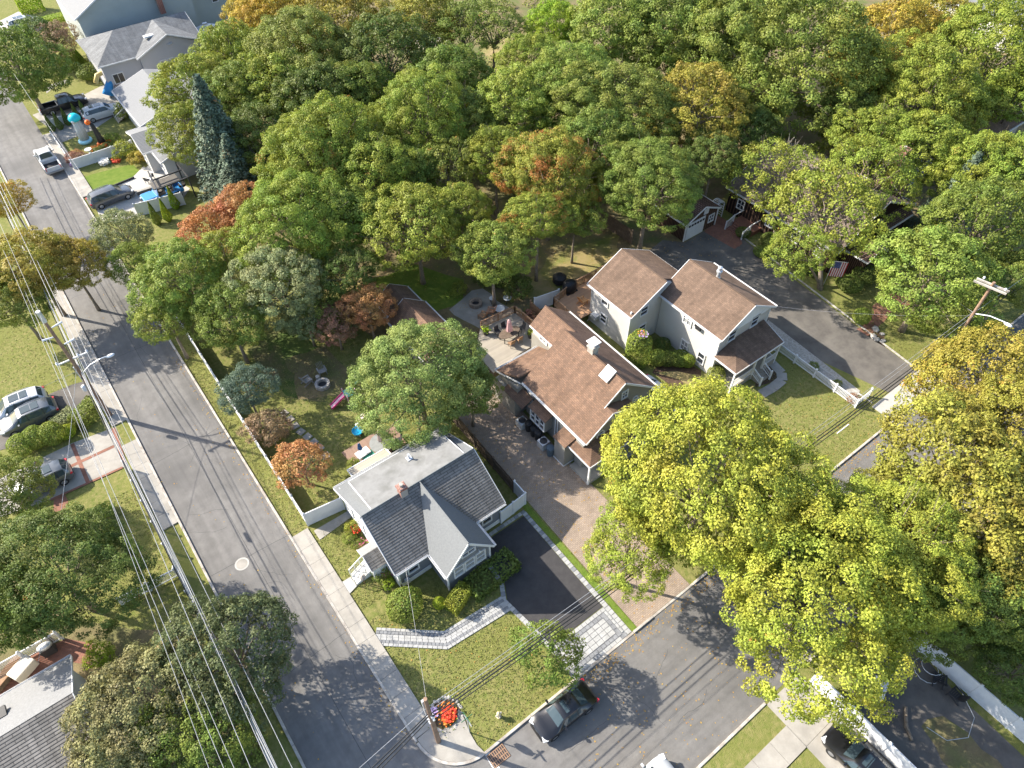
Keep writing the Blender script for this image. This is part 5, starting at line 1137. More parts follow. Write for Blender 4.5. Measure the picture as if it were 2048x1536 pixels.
# (pixel-free) x, y, crown height, crown radius
A_ = .0
TREES = [
 # street maples in front
 (25.42,12.98,9.0,7.21, 'great', 'lime', .02, 'huge yellow green maple in front of the taupe house, its crown over the front lawn'),
 (19.49,13.51,6.0,3.05, 'tall', 'lime', .05, 'lower yellow green maple beside the tan paver driveway'),
 (26.60,7.83,8.0,4.11, 'tall', 'lg', .0, 'greener maple crown between the two huge yellow maples'),
 (25.12,4.04,8.5,6.35, 'great', (.335, .350, .050), .02, 'huge yellow maple hanging over the front street towards the white vinyl fence'),
 (31.56,2.83,8.5,4.99, 'great', 'lime', .0, 'yellow green maple behind the huge yellow maple, right of the street'),
 (39.62,2.98,7.5,5.99, 'fine', 'olive', .0, 'fine leaved olive yellow tree below the right end of the front street'),
 (37.63,-0.23,7.5,5.83, 'fine', 'olive', .06, 'olive brown tree at the right edge beside the yellow maples'),
 (36.14,4.94,6.5,2.72, 'fine', 'olive', .0, 'smaller olive tree touching the right end of the front street'),
 (33.19,-1.22,7.0,3.71, 'tall', 'dyg', .0, 'dull green tree at the right edge behind the white vinyl fence'),
 (32.18,-1.65,4.0,2.38, 'mid', 'g', .0, 'low green tree in shade beside the far end of the white vinyl fence'),
 (35.67,-4.42,5.0,3.15, 'mid', 'dyg', .0, 'green tree cut by the right edge below the pale bare limb'),
 (33.43,-6.27,3.5,2.36, 'mid', 'dg', .0, 'dark bushy tree at the right edge above the fenced yard'),
 (50.81,7.02,6.5,5.20, 'tall', 'olive', .10, 'orange tinged olive tree right of the utility pole on the right'),
 (46.16,5.94,6.5,2.41, 'mid', 'dyg', .05, 'dull green tree at the end of the long driveway across the front street'),
 (47.44,3.48,8.0,3.93, 'tall', 'olive', .06, 'olive tree at the right edge, farthest up the front street'),
 # right woods
 (57.91,16.18,7.0,5.37, 'tall', 'lg', .0, 'green tree left of the utility pole on the right, over the brick path'),
 (64.87,12.12,6.0,3.41, 'tall', 'dyg', .0, 'green tree behind the crossarms of the right utility pole'),
 (65.86,17.27,8.5,5.26, 'tall', 'g', .0, 'green tree at the right, below the brown roofed house'),
 (77.12,19.78,8.0,5.01, 'tall', 'yg', .0, 'yellow green tree at the right edge just below the brown roofed house'),
 (75.24,22.37,8.0,4.34, 'tall', 'yg', .04, 'yellow green tree hiding the foot of the brown roof on the right'),
 (74.72,28.12,8.0,4.71, 'tall', 'yg', .0, 'yellow green tree left of the blue grey outbuilding roof'),
 (72.78,32.15,8.0,4.38, 'tall', 'yg', .02, 'yellow green tree behind the tan roofed shingle house'),
 (82.41,33.13,9.0,6.82, 'great', 'yg', .0, 'broad yellow green tree behind the brown roofed house, left side'),
 (96.68,33.57,9.0,8.86, 'great', 'yg', .02, 'broad yellow green tree in the upper right corner'),
 (91.94,27.45,8.0,4.39, 'tall', 'yg', .0, 'yellow green tree above the brown roof at the right edge'),
 (91.81,43.46,9.0,6.51, 'tall', 'gold', .10, 'orange gold tree near the top right'),
 (83.27,40.32,8.0,4.25, 'tall', 'gold', .0, 'golden green tree below the orange gold one'),
 (103.38,44.01,8.0,5.03, 'tall', 'olive', .10, 'brownish tree at the top right beside the orange gold one'),
 (76.24,46.01,10.0,8.51, 'great', 'g', .0, 'massive green tree at the top right of centre'),
 (69.15,46.76,8.0,4.23, 'tall', 'lg', .0, 'green tree tucked left of the massive green tree'),
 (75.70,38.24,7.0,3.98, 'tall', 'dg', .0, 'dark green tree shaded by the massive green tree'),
 (65.05,42.61,6.0,3.42, 'mid', 'dg', .0, 'dark green tree above the long driveway garage'),
 (74.40,57.17,9.0,6.07, 'tall', 'g', .0, 'mid green tree at the top, left of the massive green tree'),
 (83.58,59.46,9.0,4.63, 'tall', 'g', .0, 'green tree on the top edge above the massive tree'),
 (71.07,62.55,9.0,5.76, 'tall', 'g', .0, 'green tree at the top with a bare pale trunk'),
 (66.36,67.20,9.0,5.39, 'tall', 'lg', .0, 'light green tree at the top right of the bright yellow one'),
 (62.88,74.97,8.0,3.57, 'tall', 'bright', .0, 'bright yellow green tree at the top middle'),
 (61.14,47.63,9.0,5.19, 'tall', 'olive', .0, 'domed tan green tree in the upper middle'),
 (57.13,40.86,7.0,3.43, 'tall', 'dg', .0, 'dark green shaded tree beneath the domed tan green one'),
 (46.44,39.88,8.5,5.38, 'great', 'g', .0, 'large dense green tree left of the long driveway garage'),
 (54.11,51.73,9.0,5.64, 'great', 'dyg', .0, 'broad green tree in the upper middle, left of the domed one'),
 (52.30,58.90,9.0,5.56, 'great', 'lg', .03, 'broad light green tree below the bright yellow one'),
 (46.90,49.16,8.0,4.16, 'tall', 'dyg', .0, 'green tree above the large dense green one'),
 (45.88,60.78,8.5,4.53, 'tall', 'yg', .05, 'yellow green tree in the upper middle with a few orange tips'),
 (54.71,69.35,8.0,3.41, 'tall', 'yg', .0, 'yellow green tree beside the clearing at the top'),
 (56.19,79.27,8.0,4.06, 'open', 'dyg', .08, 'thin tree with pale bare branches at the top middle'),
 (52.64,81.08,8.0,4.05, 'open', 'g', .0, 'thin dark tree at the top with vines on its stems'),
 (50.02,86.12,8.0,4.53, 'tall', 'olive', .08, 'brown tinged tree at the top near the round beige cover'),
 (44.22,70.92,8.0,4.24, 'tall', 'g', .0, 'green tree just below the round beige cover'),
 (40.05,79.47,8.5,5.82, 'tall', 'dg', .0, 'dark green tree at the top left of centre'),
 (39.55,90.84,8.5,5.63, 'tall', 'olive', .05, 'olive tree on the top edge left of centre'),
 (31.69,85.48,9.0,6.28, 'great', 'dyg', .04, 'broad olive green tree at the top, right of the white gazebo'),
 (34.60,100.34,8.0,4.79, 'tall', 'gold', .06, 'golden tree on the top edge beside the gazebo'),
 (33.06,105.81,7.0,3.33, 'mid', 'gold', .10, 'small orange gold tree just right of the white gazebo'),
 (28.94,75.24,8.0,4.75, 'tall', 'dg', .0, 'dark green tree below the broad olive green one'),
 (33.24,74.85,8.0,3.85, 'tall', 'g', .0, 'green tree between two dark green ones, upper left of centre'),
 (26.10,81.46,8.5,4.97, 'tall', 'yg', .0, 'yellow green tree upper left, below the broad olive green one'),
 (25.56,93.13,8.0,4.41, 'tall', 'yg', .03, 'yellow green tree right of the top left houses'),
 (22.41,82.57,8.0,3.65, 'tall', 'dyg', .0, 'green tree above the tall dark spruce'),
 (21.07,74.66,7.0,3.70, 'tall', 'dg', .0, 'dark green tree right of the tall dark spruce'),
 (18.93,88.36,8.0,4.17, 'tall', 'yg', .0, 'yellow green tree growing over the grey roofed bungalow'),
 (15.15,81.75,6.5,3.59, 'tall', 'yg', .0, 'yellow green tree behind the small grey garage'),
 (24.31,64.60,9.0,5.58, 'great', 'yg', .08, 'broad yellow green tree with orange tips, left of centre'),
 (26.66,59.11,8.5,4.01, 'tall', 'yg', .07, 'yellow green tree right of the orange tipped broad one'),
 (35.18,63.11,9.0,4.91, 'great', 'yg', .03, 'broad yellow green tree left of the upper centre'),
 (40.08,62.29,8.0,3.55, 'tall', 'dyg', .06, 'olive green tree in the upper centre'),
 (34.06,56.40,7.0,3.27, 'open', 'dyg', .10, 'thin tree with forked trunk above the green slide'),
 (30.27,58.16,7.0,2.99, 'tall', 'g', .0, 'green tree left of the thin forked tree'),
 (16.65,56.21,8.0,5.24, 'great', 'yg', .0, 'broad yellow green tree right of the orange brown tree'),
 (20.98,54.72,7.5,3.51, 'tall', 'lg', .0, 'light green tree left of the dense yellow green one at centre'),
 (25.63,49.64,7.5,4.13, 'tall', 'yg', .06, 'yellow green tree at centre with a red tip, over the bright lawn'),
 (30.54,49.34,7.5,2.49, 'tall', 'yg', .05, 'small yellow green crown at centre'),
 (29.35,42.41,7.0,3.71, 'tall', 'lg', .03, 'leaning green tree with a thick grey trunk behind the taupe house'),
 (38.49,54.48,8.0,3.01, 'tall', 'yg', .06, 'yellow green crown left of the orange tinged tree'),
 (40.15,47.50,8.5,4.56, 'great', 'yg', .26, 'orange tinged tree left of the large dense green one'),
 (35.00,42.98,8.0,3.37, 'tall', 'yg', .20, 'green and orange tree above the dry lawn behind the taupe house'),
 (39.66,42.88,6.0,2.53, 'mid', 'lg', .03, 'green tree beside the grey board fence'),
 (11.07,65.32,4.5,3.34, 'mid', 'org', .30, 'orange brown tree below the blue off-roader'),
 (14.19,65.42,5.0,2.69, 'mid', 'org', .15, 'paler orange tree beside the orange brown one'),
 (66.08,28.22,7.5,4.64, 'open', 'yg', .0, 'sparse yellow green tree over the ridge of the shingle house'),
 # along the left street
 (3.40,69.58,5.0,2.76, 'mid', 'pale', .0, 'pale green tree at the kerb below the parked grey wagon'),
 (2.92,64.88,4.5,2.31, 'mid', 'lg', .0, 'green tree at the kerb under the pale green one'),
 (5.61,56.23,6.5,4.19, 'tall', 'lg', .02, 'light green tree overhanging the left street kerb'),
 (2.69,54.14,5.5,2.91, 'mid', 'lg', .0, 'light green crown casting shade on the left street'),
 (6.93,50.22,6.0,3.47, 'tall', 'g', .0, 'darker green tree behind the light green kerbside tree'),
 (9.83,59.07,6.0,2.83, 'mid', 'yg', .08, 'yellow green tree below the orange brown tree'),
 (12.32,51.06,6.5,3.53, 'tall', 'pale', .0, 'silvery green tree left of the brown roofed shed'),
 (14.46,48.72,4.0,1.99, 'mid', 'dyg', .05, 'dull tree left of the purple brown tree by the shed'),
 (12.79,48.35,4.0,1.78, 'mid', 'pale', .0, 'small silvery tree left of the fire pit lawn'),
 (14.62,46.40,3.8,1.85, 'mid', 'redbr', .05, 'purple brown tree at the corner of the brown roofed shed'),
 (17.69,45.56,4.5,2.07, 'mid', 'org', .05, 'orange brown tree touching the brown shed roof'),
 (18.12,49.05,6.0,2.36, 'mid', 'dg', .0, 'dark tree behind the orange brown shed tree'),
 (5.03,43.54,4.0,2.27, 'mid', 'blue', .0, 'bluish green tree at the left street fence'),
 (5.00,39.86,2.8,1.79, 'small', 'brown', .06, 'brown shrubby tree at the left street fence'),
 (5.43,34.79,3.0,2.25, 'small', 'org', .06, 'round orange brown tree inside the white fence near the grey cottage'),
 (16.17,34.35,6.0,5.50, 'great', (.225, .290, .080), .0, 'large round green tree between the grey cottage and the shed'),
 (19.20,31.60,5.0,2.39, 'mid', 'g', .0, 'darker green crown beside the taupe house wall'),
 # left edge
 (3.76,109.54,7.0,6.17, 'tall', 'g', .0, 'dark green tree at the top left beside the street'),
 (8.38,125.03,4.0,3.55, 'mid', 'dg', .0, 'dark shrubby tree at the top left corner'),
 (9.85,122.24,3.5,3.67, 'open', 'brown', .10, 'nearly bare brown tree left of the top left house'),
 (-4.83,67.01,7.0,4.15, 'tall', (.33, .28, .05), .02, 'orange yellow tree behind the wires, left edge'),
 (-1.90,65.83,6.0,3.19, 'tall', (.34, .28, .05), .02, 'orange yellow tree reaching over the left street'),
 (-7.52,65.11,5.0,3.20, 'mid', 'dyg', .0, 'dull green tree at the left edge above the parked cars'),
 (-4.33,81.97,5.0,2.48, 'mid', 'gold', .0, 'yellow green tree at the left edge by the little flag'),
 (-12.80,44.68,4.5,2.95, 'tall', 'dyg', .08, 'orange tipped green tree over the silver car, left edge'),
 (-11.29,34.51,6.0,5.00, 'great', 'dg', .02, 'big dark green tree at the left edge'),
 (-14.26,33.84,6.0,3.14, 'tall', 'g', .05, 'green tree cut by the left edge'),
 (-4.45,22.97,5.0,4.20, 'fine', (.125, .145, .060), .0, 'big dark green tree over the left street at the bottom'),
 (-9.89,23.52,4.5,4.19, 'fine', (.235, .225, .095), .0, 'olive green tree beside the grey roof at the lower left'),
 (-7.64,20.44,4.0,3.28, 'fine', 'dyg', .0, 'dull green tree under the wires at the bottom'),
 (-11.82,21.87,3.2,2.52, 'fine', 'pale', .0, 'pale green tree on the bottom edge beside the grey roof'),
]
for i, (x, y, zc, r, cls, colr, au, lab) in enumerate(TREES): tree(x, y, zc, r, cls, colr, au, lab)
b1_, b2_ = (56.80,24.62), (57.63,30.84)
tree(58.56,27.88,6.5,5.85, 'open', 'yg', .05, 'sparse yellow green tree on a leaning trunk beside the flag', base=b1_)
tree(60.02,35.47,6.5,4.28, 'open', 'yg', .0, 'sparse pale green tree with bare branches behind the shingle house garage', base=b2_)
tree(52.64,26.01,6.0,3.30, 'open', 'yg', .06, 'thin yellow green crown over the front of the shingle house', base=(b1_[0]+.5, b1_[1]+.4))
tree(11.48,11.89,3.2,2.15, 'small', 'g', .0, 'small kerbside tree growing over the black sedan', base=(12.25,11.12))
spruce((16.73,75.41)[0], (16.73,75.41)[1], 4.0, 14, 'blue', 'tall dark blue green spruce right of the small grey garage')
spruce((16.75,72.33)[0], (16.75,72.33)[1], 3.4, 9, 'blue', 'shorter blue green spruce in front of the tall one')
spruce((72.72,22.17)[0], (72.72,22.17)[1], 3.2, 10, 'blue', 'blue green spruce beside the brick chimney of the shingle house')

# clipped shrubs and hedges
shrub(*(6.10,21.09), 1.25, 2.1, 'ball', 'g', 'large round clipped shrub at the front corner of the grey cottage')
shrub(*(8.19,19.95), .45, .9, 'ball', 'bright', 'small bright yellow green shrub on the cottage lawn')
shrub(*(9.44,19.41), .95, 1.1, 'box', 'yg', 'orange tinged clipped hedge below the front gable of the cottage', rz=.35, autumn=.12)
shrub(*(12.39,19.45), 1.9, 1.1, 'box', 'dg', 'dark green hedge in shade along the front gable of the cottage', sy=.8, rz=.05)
shrub(*(35.24,28.55), 1.15, 3.7, 'barrel', 'lg', 'tall barrel shaped clipped evergreen with flowers on top by the light grey house')
fl = thing('flower_basket', 'bunch of orange and lilac flowers on top of the tall barrel shaped shrub', 'flowers', (*(35.24,28.55), 3.7))
def flowers(parent, cx, cy, cz, r, n, m, s=.09, h=.25, seed=1):
    rr = random.Random(seed); b = MB()
    for _ in range(n):
        a = rr.uniform(0, 6.28); q = r*math.sqrt(rr.random()); x, y, z = cx+q*math.cos(a), cy+q*math.sin(a), cz+rr.uniform(0, h); k = s*rr.uniform(.6, 1.2); t = rr.uniform(0, 3)
        c_, s_ = math.cos(t)*k, math.sin(t)*k; b.quad((x-c_, y-s_, z), (x+s_, y-c_, z+k*.5), (x+c_, y+s_, z), (x-s_, y+c_, z+k*.4))
    return b.build('blossoms', m, parent, kind='stuff')
FM = {k: mat('petal_'+k, c, rough=.7) for k, c in {'red': (.60, .05, .02), 'orange': (.62, .20, .03), 'lilac': (.42, .30, .55), 'white': (.75, .74, .70), 'yellow': (.60, .45, .04), 'pink': (.55, .15, .25)}.items()}
flowers(fl, *(35.24,28.55), 3.65, .4, 22, FM['orange'], .06, .12); flowers(fl, *(35.30,28.35), 3.65, .45, 40, FM['lilac'], .06, .12, seed=2)
for px, r, h, k, c, lab in (((36.70,27.32), .9, 1.3, 'ball', 'lg', 'round shrub at the foot of the barrel shaped evergreen'), ((38.27,26.12), .95, 1.2, 'ball', 'g', 'low round shrub against the light grey wall'),
                            ((37.37,26.81), .9, 1.1, 'ball', 'dg', 'dark low shrub between two round shrubs by the light grey wall'), ((38.20,28.29), .8, 1.2, 'ball', 'dg', 'dark shrub in the corner of the light grey house'),
                            ((38.57,25.37), .6, 1.3, 'ball', 'yg', 'yellow tinged round shrub by the light grey wall'), ((39.34,22.75), .8, 1.5, 'ball', 'g', 'round evergreen at the porch corner of the light grey house'),
                            ((34.95,27.89), .55, .8, 'ball', 'dyg', 'small shrub in the gap between the taupe and light grey houses'), ((55.79,19.37), .85, 1.5, 'ball', 'lg', 'upright green shrub beside the brick path'),
                            ((58.90,22.84), 1.2, 1.4, 'ball', 'dg', 'dark shrub beneath the american flag'), ((61.03,22.79), 1.2, 1.8, 'ball', 'dg', 'dark shrub right of the flag'), ((58.91,23.63), .7, .8, 'ball', 'g', 'small shrub by the leaning tree'),
                            ((56.32,31.78), .9, .8, 'ball', 'g', 'low green shrub at the edge of the long driveway near the garage'), ((57.19,35.06), .8, .9, 'ball', 'dg', 'dark shrub beside the brick patio steps'),
                            ((57.97,27.81), 1.2, 1.0, 'ball', 'dyg', 'low wide shrub in front of the shingle house'), ((58.15,26.62), 1.0, .9, 'ball', 'dg', 'low dark shrub left of the leaning trunk'),
                            ((58.37,32.43), 1.0, 1.2, 'ball', 'dg', 'dark shrub under the shingle house windows')):
    shrub(*px, r, h, k, c, lab, name='shrub')
for i, (p, r, h, k, c, lab) in enumerate((((-11.83,51.77), .95, 2.0, 'ball', 'lg', 'clipped evergreen nearest the left edge by the silver cars'), ((-10.65,51.90), .95, 2.1, 'ball', 'lg', 'second clipped evergreen between the parked cars and the concrete driveway'),
                                     ((-9.49,51.44), .95, 2.1, 'ball', 'lg', 'third clipped evergreen in the row by the concrete driveway'), ((-8.55,51.53), .75, 1.0, 'ball', 'bright', 'yellow green leafy shrub at the end of the evergreen row'),
                                     ((-8.35,53.02), 1.1, .9, 'box', 'pale', 'low grey green hedge beside the dark car'), ((-7.57,52.30), .7, .9, 'ball', 'dyg', 'small dull shrub beside the hedge corner'),
                                     ((-6.52,52.40), 1.25, 1.3, 'box', 'dyg', 'box clipped hedge at the sidewalk'), ((-6.25,53.64), .6, .7, 'ball', 'g', 'small round shrub on top of the box hedge corner'))):
    shrub(*p, r, h, k, c, lab, name='clipped_shrub', rz=.1*i)
for i, p in enumerate(((3.43,104.22), (4.43,104.23), (5.54,104.69), (6.95,105.21), (7.99,105.50))):
    shrub(*p, .55, 2.4, 'cone', 'dg', ('slim dark conifer nearest the street in the row beside the black pickup', 'second slim conifer of the row beside the black pickup', 'third slim conifer of the row, above the teal inflatable', 'fourth slim conifer, at the tail of the white SUV', 'last slim conifer of the row, beside the white SUV')[i], group='slim conifers beside the black pickup', name='conifer')
for i, p in enumerate(((7.53,76.12), (8.71,75.98), (10.22,77.79))):
    shrub(*p, .6, 3.0, 'cone', 'bright' if i else 'g', ('slim cypress left of the pair below the blue off-roader', 'slim cypress in the middle below the blue off-roader', 'slim cypress beside the orange tree')[i], group='slim cypresses below the blue off-roader', name='conifer')
shrub(*(18.74,110.09), 1.5, 4.2, 'cone', 'bright', 'bright green conical evergreen in front of the top left house', name='conifer')
shrub(*(11.78,120.75), .9, 2.5, 'cone', 'bright', 'slim bright evergreen at the left wall of the top left house', name='conifer')
shrub(*(10.47,121.12), 1.6, 2.4, 'ball', 'yg', 'yellow green shrub left of the top left house', name='shrub')
shrub(*(11.89,116.10), 1.8, 2.0, 'ball', 'g', 'dark green shrub before the brick pier of the top left house', name='shrub')
shrub(*(10.85,146.31), 1.7, 2.2, 'box', 'bright', 'clipped green hedge by the driveway at the very top left', name='hedge')
shrub(*(12.68,139.50), 1.6, 1.0, 'box', 'bright', 'low bright hedge along the wall of the tall house', name='hedge')
for p, r, c, lab, au in (((4.36,95.74), .7, 'org', 'orange leaved shrub near the teal inflatable', .1), ((3.63,94.88), .9, 'redbr', 'dark red shrub at the street end of the white fence', .1), ((4.45,94.25), .9, 'redbr', 'dark red shrub right of its twin by the white fence', .1),
                     ((9.15,92.02), 1.4, 'yg', 'round yellow green shrub at the end of the white fence', .0), ((9.89,89.55), 1.1, 'gold', 'golden shrub at the corner of the lush lawn', .05), ((9.00,96.55), .9, 'yg', 'yellow green shrub beside the orange inflatable', .0),
                     ((12.42,102.04), 1.4, 'lg', 'leafy shrub in front of the bungalow wall', .0), ((6.65,94.92), .7, 'dg', 'dark round shrub below the orange inflatable', 0), ((7.92,95.40), .7, 'dg', 'dark round shrub right of the orange inflatable', 0),
                     ((6.30,28.90), .65, 'yg', 'yellow green flowering shrub at the pale side wall of the cottage', .06), ((5.56,28.32), .5, 'lg', 'light green perennial clump beside the cottage side wall', 0), ((5.92,27.44), .5, 'dyg', 'flowering clump near the ramp of the cottage', .1),
                     ((6.20,24.37), .8, 'lg', 'leafy rose bush below the ramp of the cottage', 0), ((6.14,23.45), .5, 'bright', 'small bright shrub beside the big round shrub', 0), ((-8.34,41.70), .8, 'yg', 'small weeping shrub on the left lawn', 0),
                     ((-11.86,30.58), 1.0, 'bright', 'bright green shrub beside the brick patio at the lower left', 0), ((-6.16,19.06), 1.2, 'dyg', 'shaded shrub at the bottom under the wires', 0),
                     ((47.23,15.71), .45, 'lg', 'small grassy plant on the gravel bed', 0), ((46.88,13.82), .55, 'brown', 'small brown shrub in the fence corner', .05), ((47.28,18.17), .5, 'dyg', 'small dry plant on the gravel bed', .05),
                     ((27.67,46.10), .9, 'lg', 'leafy bush at the edge of the bright lawn', 0), ((31.97,44.27), 1.6, 'dg', 'dark leafy bush right of the stone patio', 0), ((32.04,42.01), 1.5, 'dg', 'drooping dark green bush beside the white fence panel', 0), ((30.87,45.72), 1.3, 'dg', 'dark bush behind the stone patio', 0),
                     ((16.53,48.84), 1.2, 'dg', 'dark bush below the purple brown tree', .0), ((16.95,47.95), .9, 'pale', 'grey twiggy bush at the shed wall', 0), ((9.08,33.96), .6, 'lg', 'small light green shrub behind the grey cottage', 0), ((5.61,40.64), 1.2, 'brown', 'brown bush inside the white fence', .05)):
    rr_ = r; t = tree(p[0], p[1], rr_*.8, rr_, 'bush', c, au, lab, name='shrub', cat='shrub')
# under-storey so that the woods have no bare floor: small bushes nobody could count
def undergrowth(spots, n, seed, name='undergrowth'):
    g = np.random.default_rng(seed); P = []; N_ = []
    for (x, y, r) in spots:
        m = int(n*r*r); d = sph(g, m); d[:, 2] = np.abs(d[:, 2]); P.append(np.array([x, y, 0])+d*r*g.uniform(.7, 1, m)[:, None]*np.array([1, 1, .7])); N_.append(d+g.normal(size=(m, 3))*.5)
    P = np.concatenate(P); N_ = np.concatenate(N_); me = quads_mesh(name, P, N_, .26*g.uniform(.6, 1.3, len(P)), g.random(len(P)), seed, M['leaf'])
    o = bpy.data.objects.new(name, me); COL.objects.link(o); o.color = (*PAL['dyg'], .03); tag(o, kind='stuff'); return o
rr = random.Random(99); sp = []
for _ in range(520):
    x, y = rr.uniform(18, 110), rr.uniform(44, 150)
    if x-18 > (y-20)*1.3+20: continue
    if (x-35)**2/200+(y-43)**2/60 < 1 or (19 < x < 32 and 36 < y < 62): continue
    sp.append((x, y, rr.uniform(.8, 1.8)))
for _ in range(70): sp.append((rr.uniform(38, 75), rr.uniform(-22, 0), rr.uniform(.5, 1.3)))
undergrowth(sp, 70, 3)
# a bare branchy tree at the right and pale bare trunks
def bare(name, label, base, H_, spread, seed, r0=.12):
    t = thing(name, label, 'tree', (*base, 0)); rr = random.Random(seed); b = MB()
    def br(p, d, L, r, k):
        q = p+d*L; b.tube([p, p.lerp(q, .5)+Vector((rr.uniform(-.1, .1), rr.uniform(-.1, .1), 0))*L*.5, q], [r, r*.8, r*.55], 5 if k < 2 else 4, cap=False)
        if k >= 4: return
        for _ in range(3 if k else 4):
            nd = (d+Vector((rr.uniform(-1, 1), rr.uniform(-1, 1), rr.uniform(-.3, .6)))*spread).normalized(); br(q, nd, L*rr.uniform(.6, .85), r*.55, k+1)
    br(Vector((*base, 0)), Vector((rr.uniform(-.1, .1), rr.uniform(-.1, .1), 1)).normalized(), H_*.33, r0, 0); b.build('branches', M['twig'], t)
bare('bare_tree', 'leafless twiggy tree below the blue green spruce on the right', (69.08,20.76), 5.5, .55, 4)
bare('bare_tree', 'leafless pale tree among the green ones at the top', (82.23,70.20), 11, .45, 6, .2)
bare('bare_tree', 'grey bare branches over the shingle house roof', (65.67,36.86), 8, .55, 8, .16)
bare('bare_tree', 'cluster of pale bare stems near the top middle', (56.81,86.10), 9, .5, 9, .14)

P_, N_ = tufts(((3.6, 10.6, 12, 22, 9000), (3.4, 23, 6.5, 30.5, 2500), (24, 10.5, 47, 20, 11000), (12.3, 15, 12.9, 23, 200), (-11, 33, -5.5, 43, 5000), (2.3, 31, 3.7, 62, 5000), (11.5, .2, 21.2, 1.8, 2200), (5, 33, 17, 48, 9000), (55, 12.5, 62, 22, 4000), (-14, 57, -6.5, 72, 4000), (17.6, 10.5, 18.15, 23.5, 900), (10, -6, 21.2, -1.4, 2500)), 5, None)
K_ = ~(((P_[:, 0] > 12.3) & (P_[:, 0] < 17.6) & (P_[:, 1] > 10.4) & (P_[:, 1] < 22.4)) | ((P_[:, 0] > 48.4) & (P_[:, 0] < 54.6)))
for (a_, b__) in ((W0[0], W0[1]), (W0[1], W0[2])):
    a_, b__ = np.array(a_), np.array(b__); d_ = b__-a_; t_ = np.clip(((P_[:, :2]-a_)@d_)/(d_@d_), 0, 1); K_ &= np.linalg.norm(P_[:, :2]-a_-t_[:, None]*d_, axis=1) > .62
P_, N_ = P_[K_], N_[K_]
g_ = np.random.default_rng(8); me = quads_mesh('grass_tufts', P_, N_, g_.uniform(.06, .15, len(P_)), g_.random(len(P_)), 9, M['leaf'], .5)
o = bpy.data.objects.new('grass_tufts', me); COL.objects.link(o); o.color = (.20, .205, .060, -.2); tag(o, kind='stuff')

# ================================================================ VEHICLES
def carpaint(name, c, rough=.28, metal=.35): return mat(name, c, None, rough=rough, metal=metal, coat=.7, spec=.5)
CP = {'white': carpaint('white_car_paint', (.50, .51, .525), metal=.0), 'black': carpaint('black_car_paint', (.012, .012, .014)), 'silver': carpaint('silver_car_paint', (.38, .40, .42)),
      'grey': carpaint('grey_car_paint', (.10, .105, .115)), 'blue': carpaint('blue_car_paint', (.03, .22, .52), metal=.1), 'midgrey': carpaint('mid_grey_car_paint', (.12, .13, .14)), 'darkgrey': carpaint('dark_car_paint', (.045, .05, .055))}
TYRE = mat('tyre_rubber', (.02, .02, .02), None, rough=.85); RIM = mat('alloy_rim', (.35, .36, .38), None, rough=.35, metal=.7); TRIMB = mat('black_plastic', (.025, .025, .027), None, rough=.6)
HL = mat('headlight_lens', (.62, .64, .66), None, rough=.1, spec=.8); TL = mat('tail_light_lens', (.45, .015, .02), None, rough=.15, spec=.8); BEIGE = mat('seat_fabric', (.12, .11, .10), None, rough=.9)

def wheel(parent, x, y, r, w=.24):
    s = 1 if y > 0 else -1; b = MB(); n = 18; vs = []; fs = []
    prof = [(r*.62, -w/2), (r*.94, -w/2), (r, -w*.32), (r, w*.32), (r*.94, w/2), (r*.62, w/2)]
    for rr, yy in prof:
        for k in range(n): t = 2*math.pi*k/n; vs.append((x+math.cos(t)*rr, y+yy*s, r+math.sin(t)*rr))
    m = len(prof)
    for i in range(m-1):
        for k in range(n): fs.append((i*n+k, i*n+(k+1) % n, (i+1)*n+(k+1) % n, (i+1)*n+k))
    b.add(vs, fs); t_ = b.build('wheel', TYRE, parent)
    b = MB(); vs = []; fs = []; n = 10
    for k in range(n): t = 2*math.pi*k/n; vs.append((x+math.cos(t)*r*.62, y+s*w*.42, r+math.sin(t)*r*.62))
    vs.append((x, y+s*w*.5, r))
    for k in range(n): fs.append((k, (k+1) % n, n))
    b.add(vs, fs); b.build('rim', RIM, t_)

def loft(b, st, L, W, lo=0):
    """st rows: (s, width, z_sill, z_belt, z_roof, roof_width)"""
    rows = []
    for s, wf, zs, zb, zr, rw in st:
        x = L/2-s*L; hw = wf*W/2; rwv = rw*W/2
        half = [(hw*.93, zs), (hw*1.0, zs+(zb-zs)*.35), (hw, zs+(zb-zs)*.75), (hw*.965, zb), (rwv, zr-(zr-zb)*.06-.012), (rwv*.6, zr), (0, zr+.012)]
        rows.append([(x, y, z) for y, z in half]+[(x, -y, z) for y, z in half[-2::-1]])
    n = len(rows[0]); vs = [p for r in rows for p in r]; fs = []
    for i in range(len(rows)-1):
        for k in range(n-1): fs.append((i*n+k, (i+1)*n+k, (i+1)*n+k+1, i*n+k+1))
        fs.append((i*n+n-1, (i+1)*n+n-1, (i+1)*n, i*n))
    fs.append(tuple(range(n))); fs.append(tuple((len(rows)-1)*n+k for k in range(n-1, -1, -1)))
    b.add(vs, fs); return rows

def inset_quads(b, quads, ins=.08, off=.008):
    for q in quads:
        P_ = [Vector(p) for p in q]; c = sum(P_, Vector())/4; n = (P_[2]-P_[0]).cross(P_[3]-P_[1]).normalized()
        if n.dot(c-Vector((c.x*.9, 0, .6))) < 0: n = -n
        e = [p+(c-p).normalized()*min(ins, (c-p).length*.4)+n*off for p in P_]
        b.add(e, [(0, 1, 2, 3)])

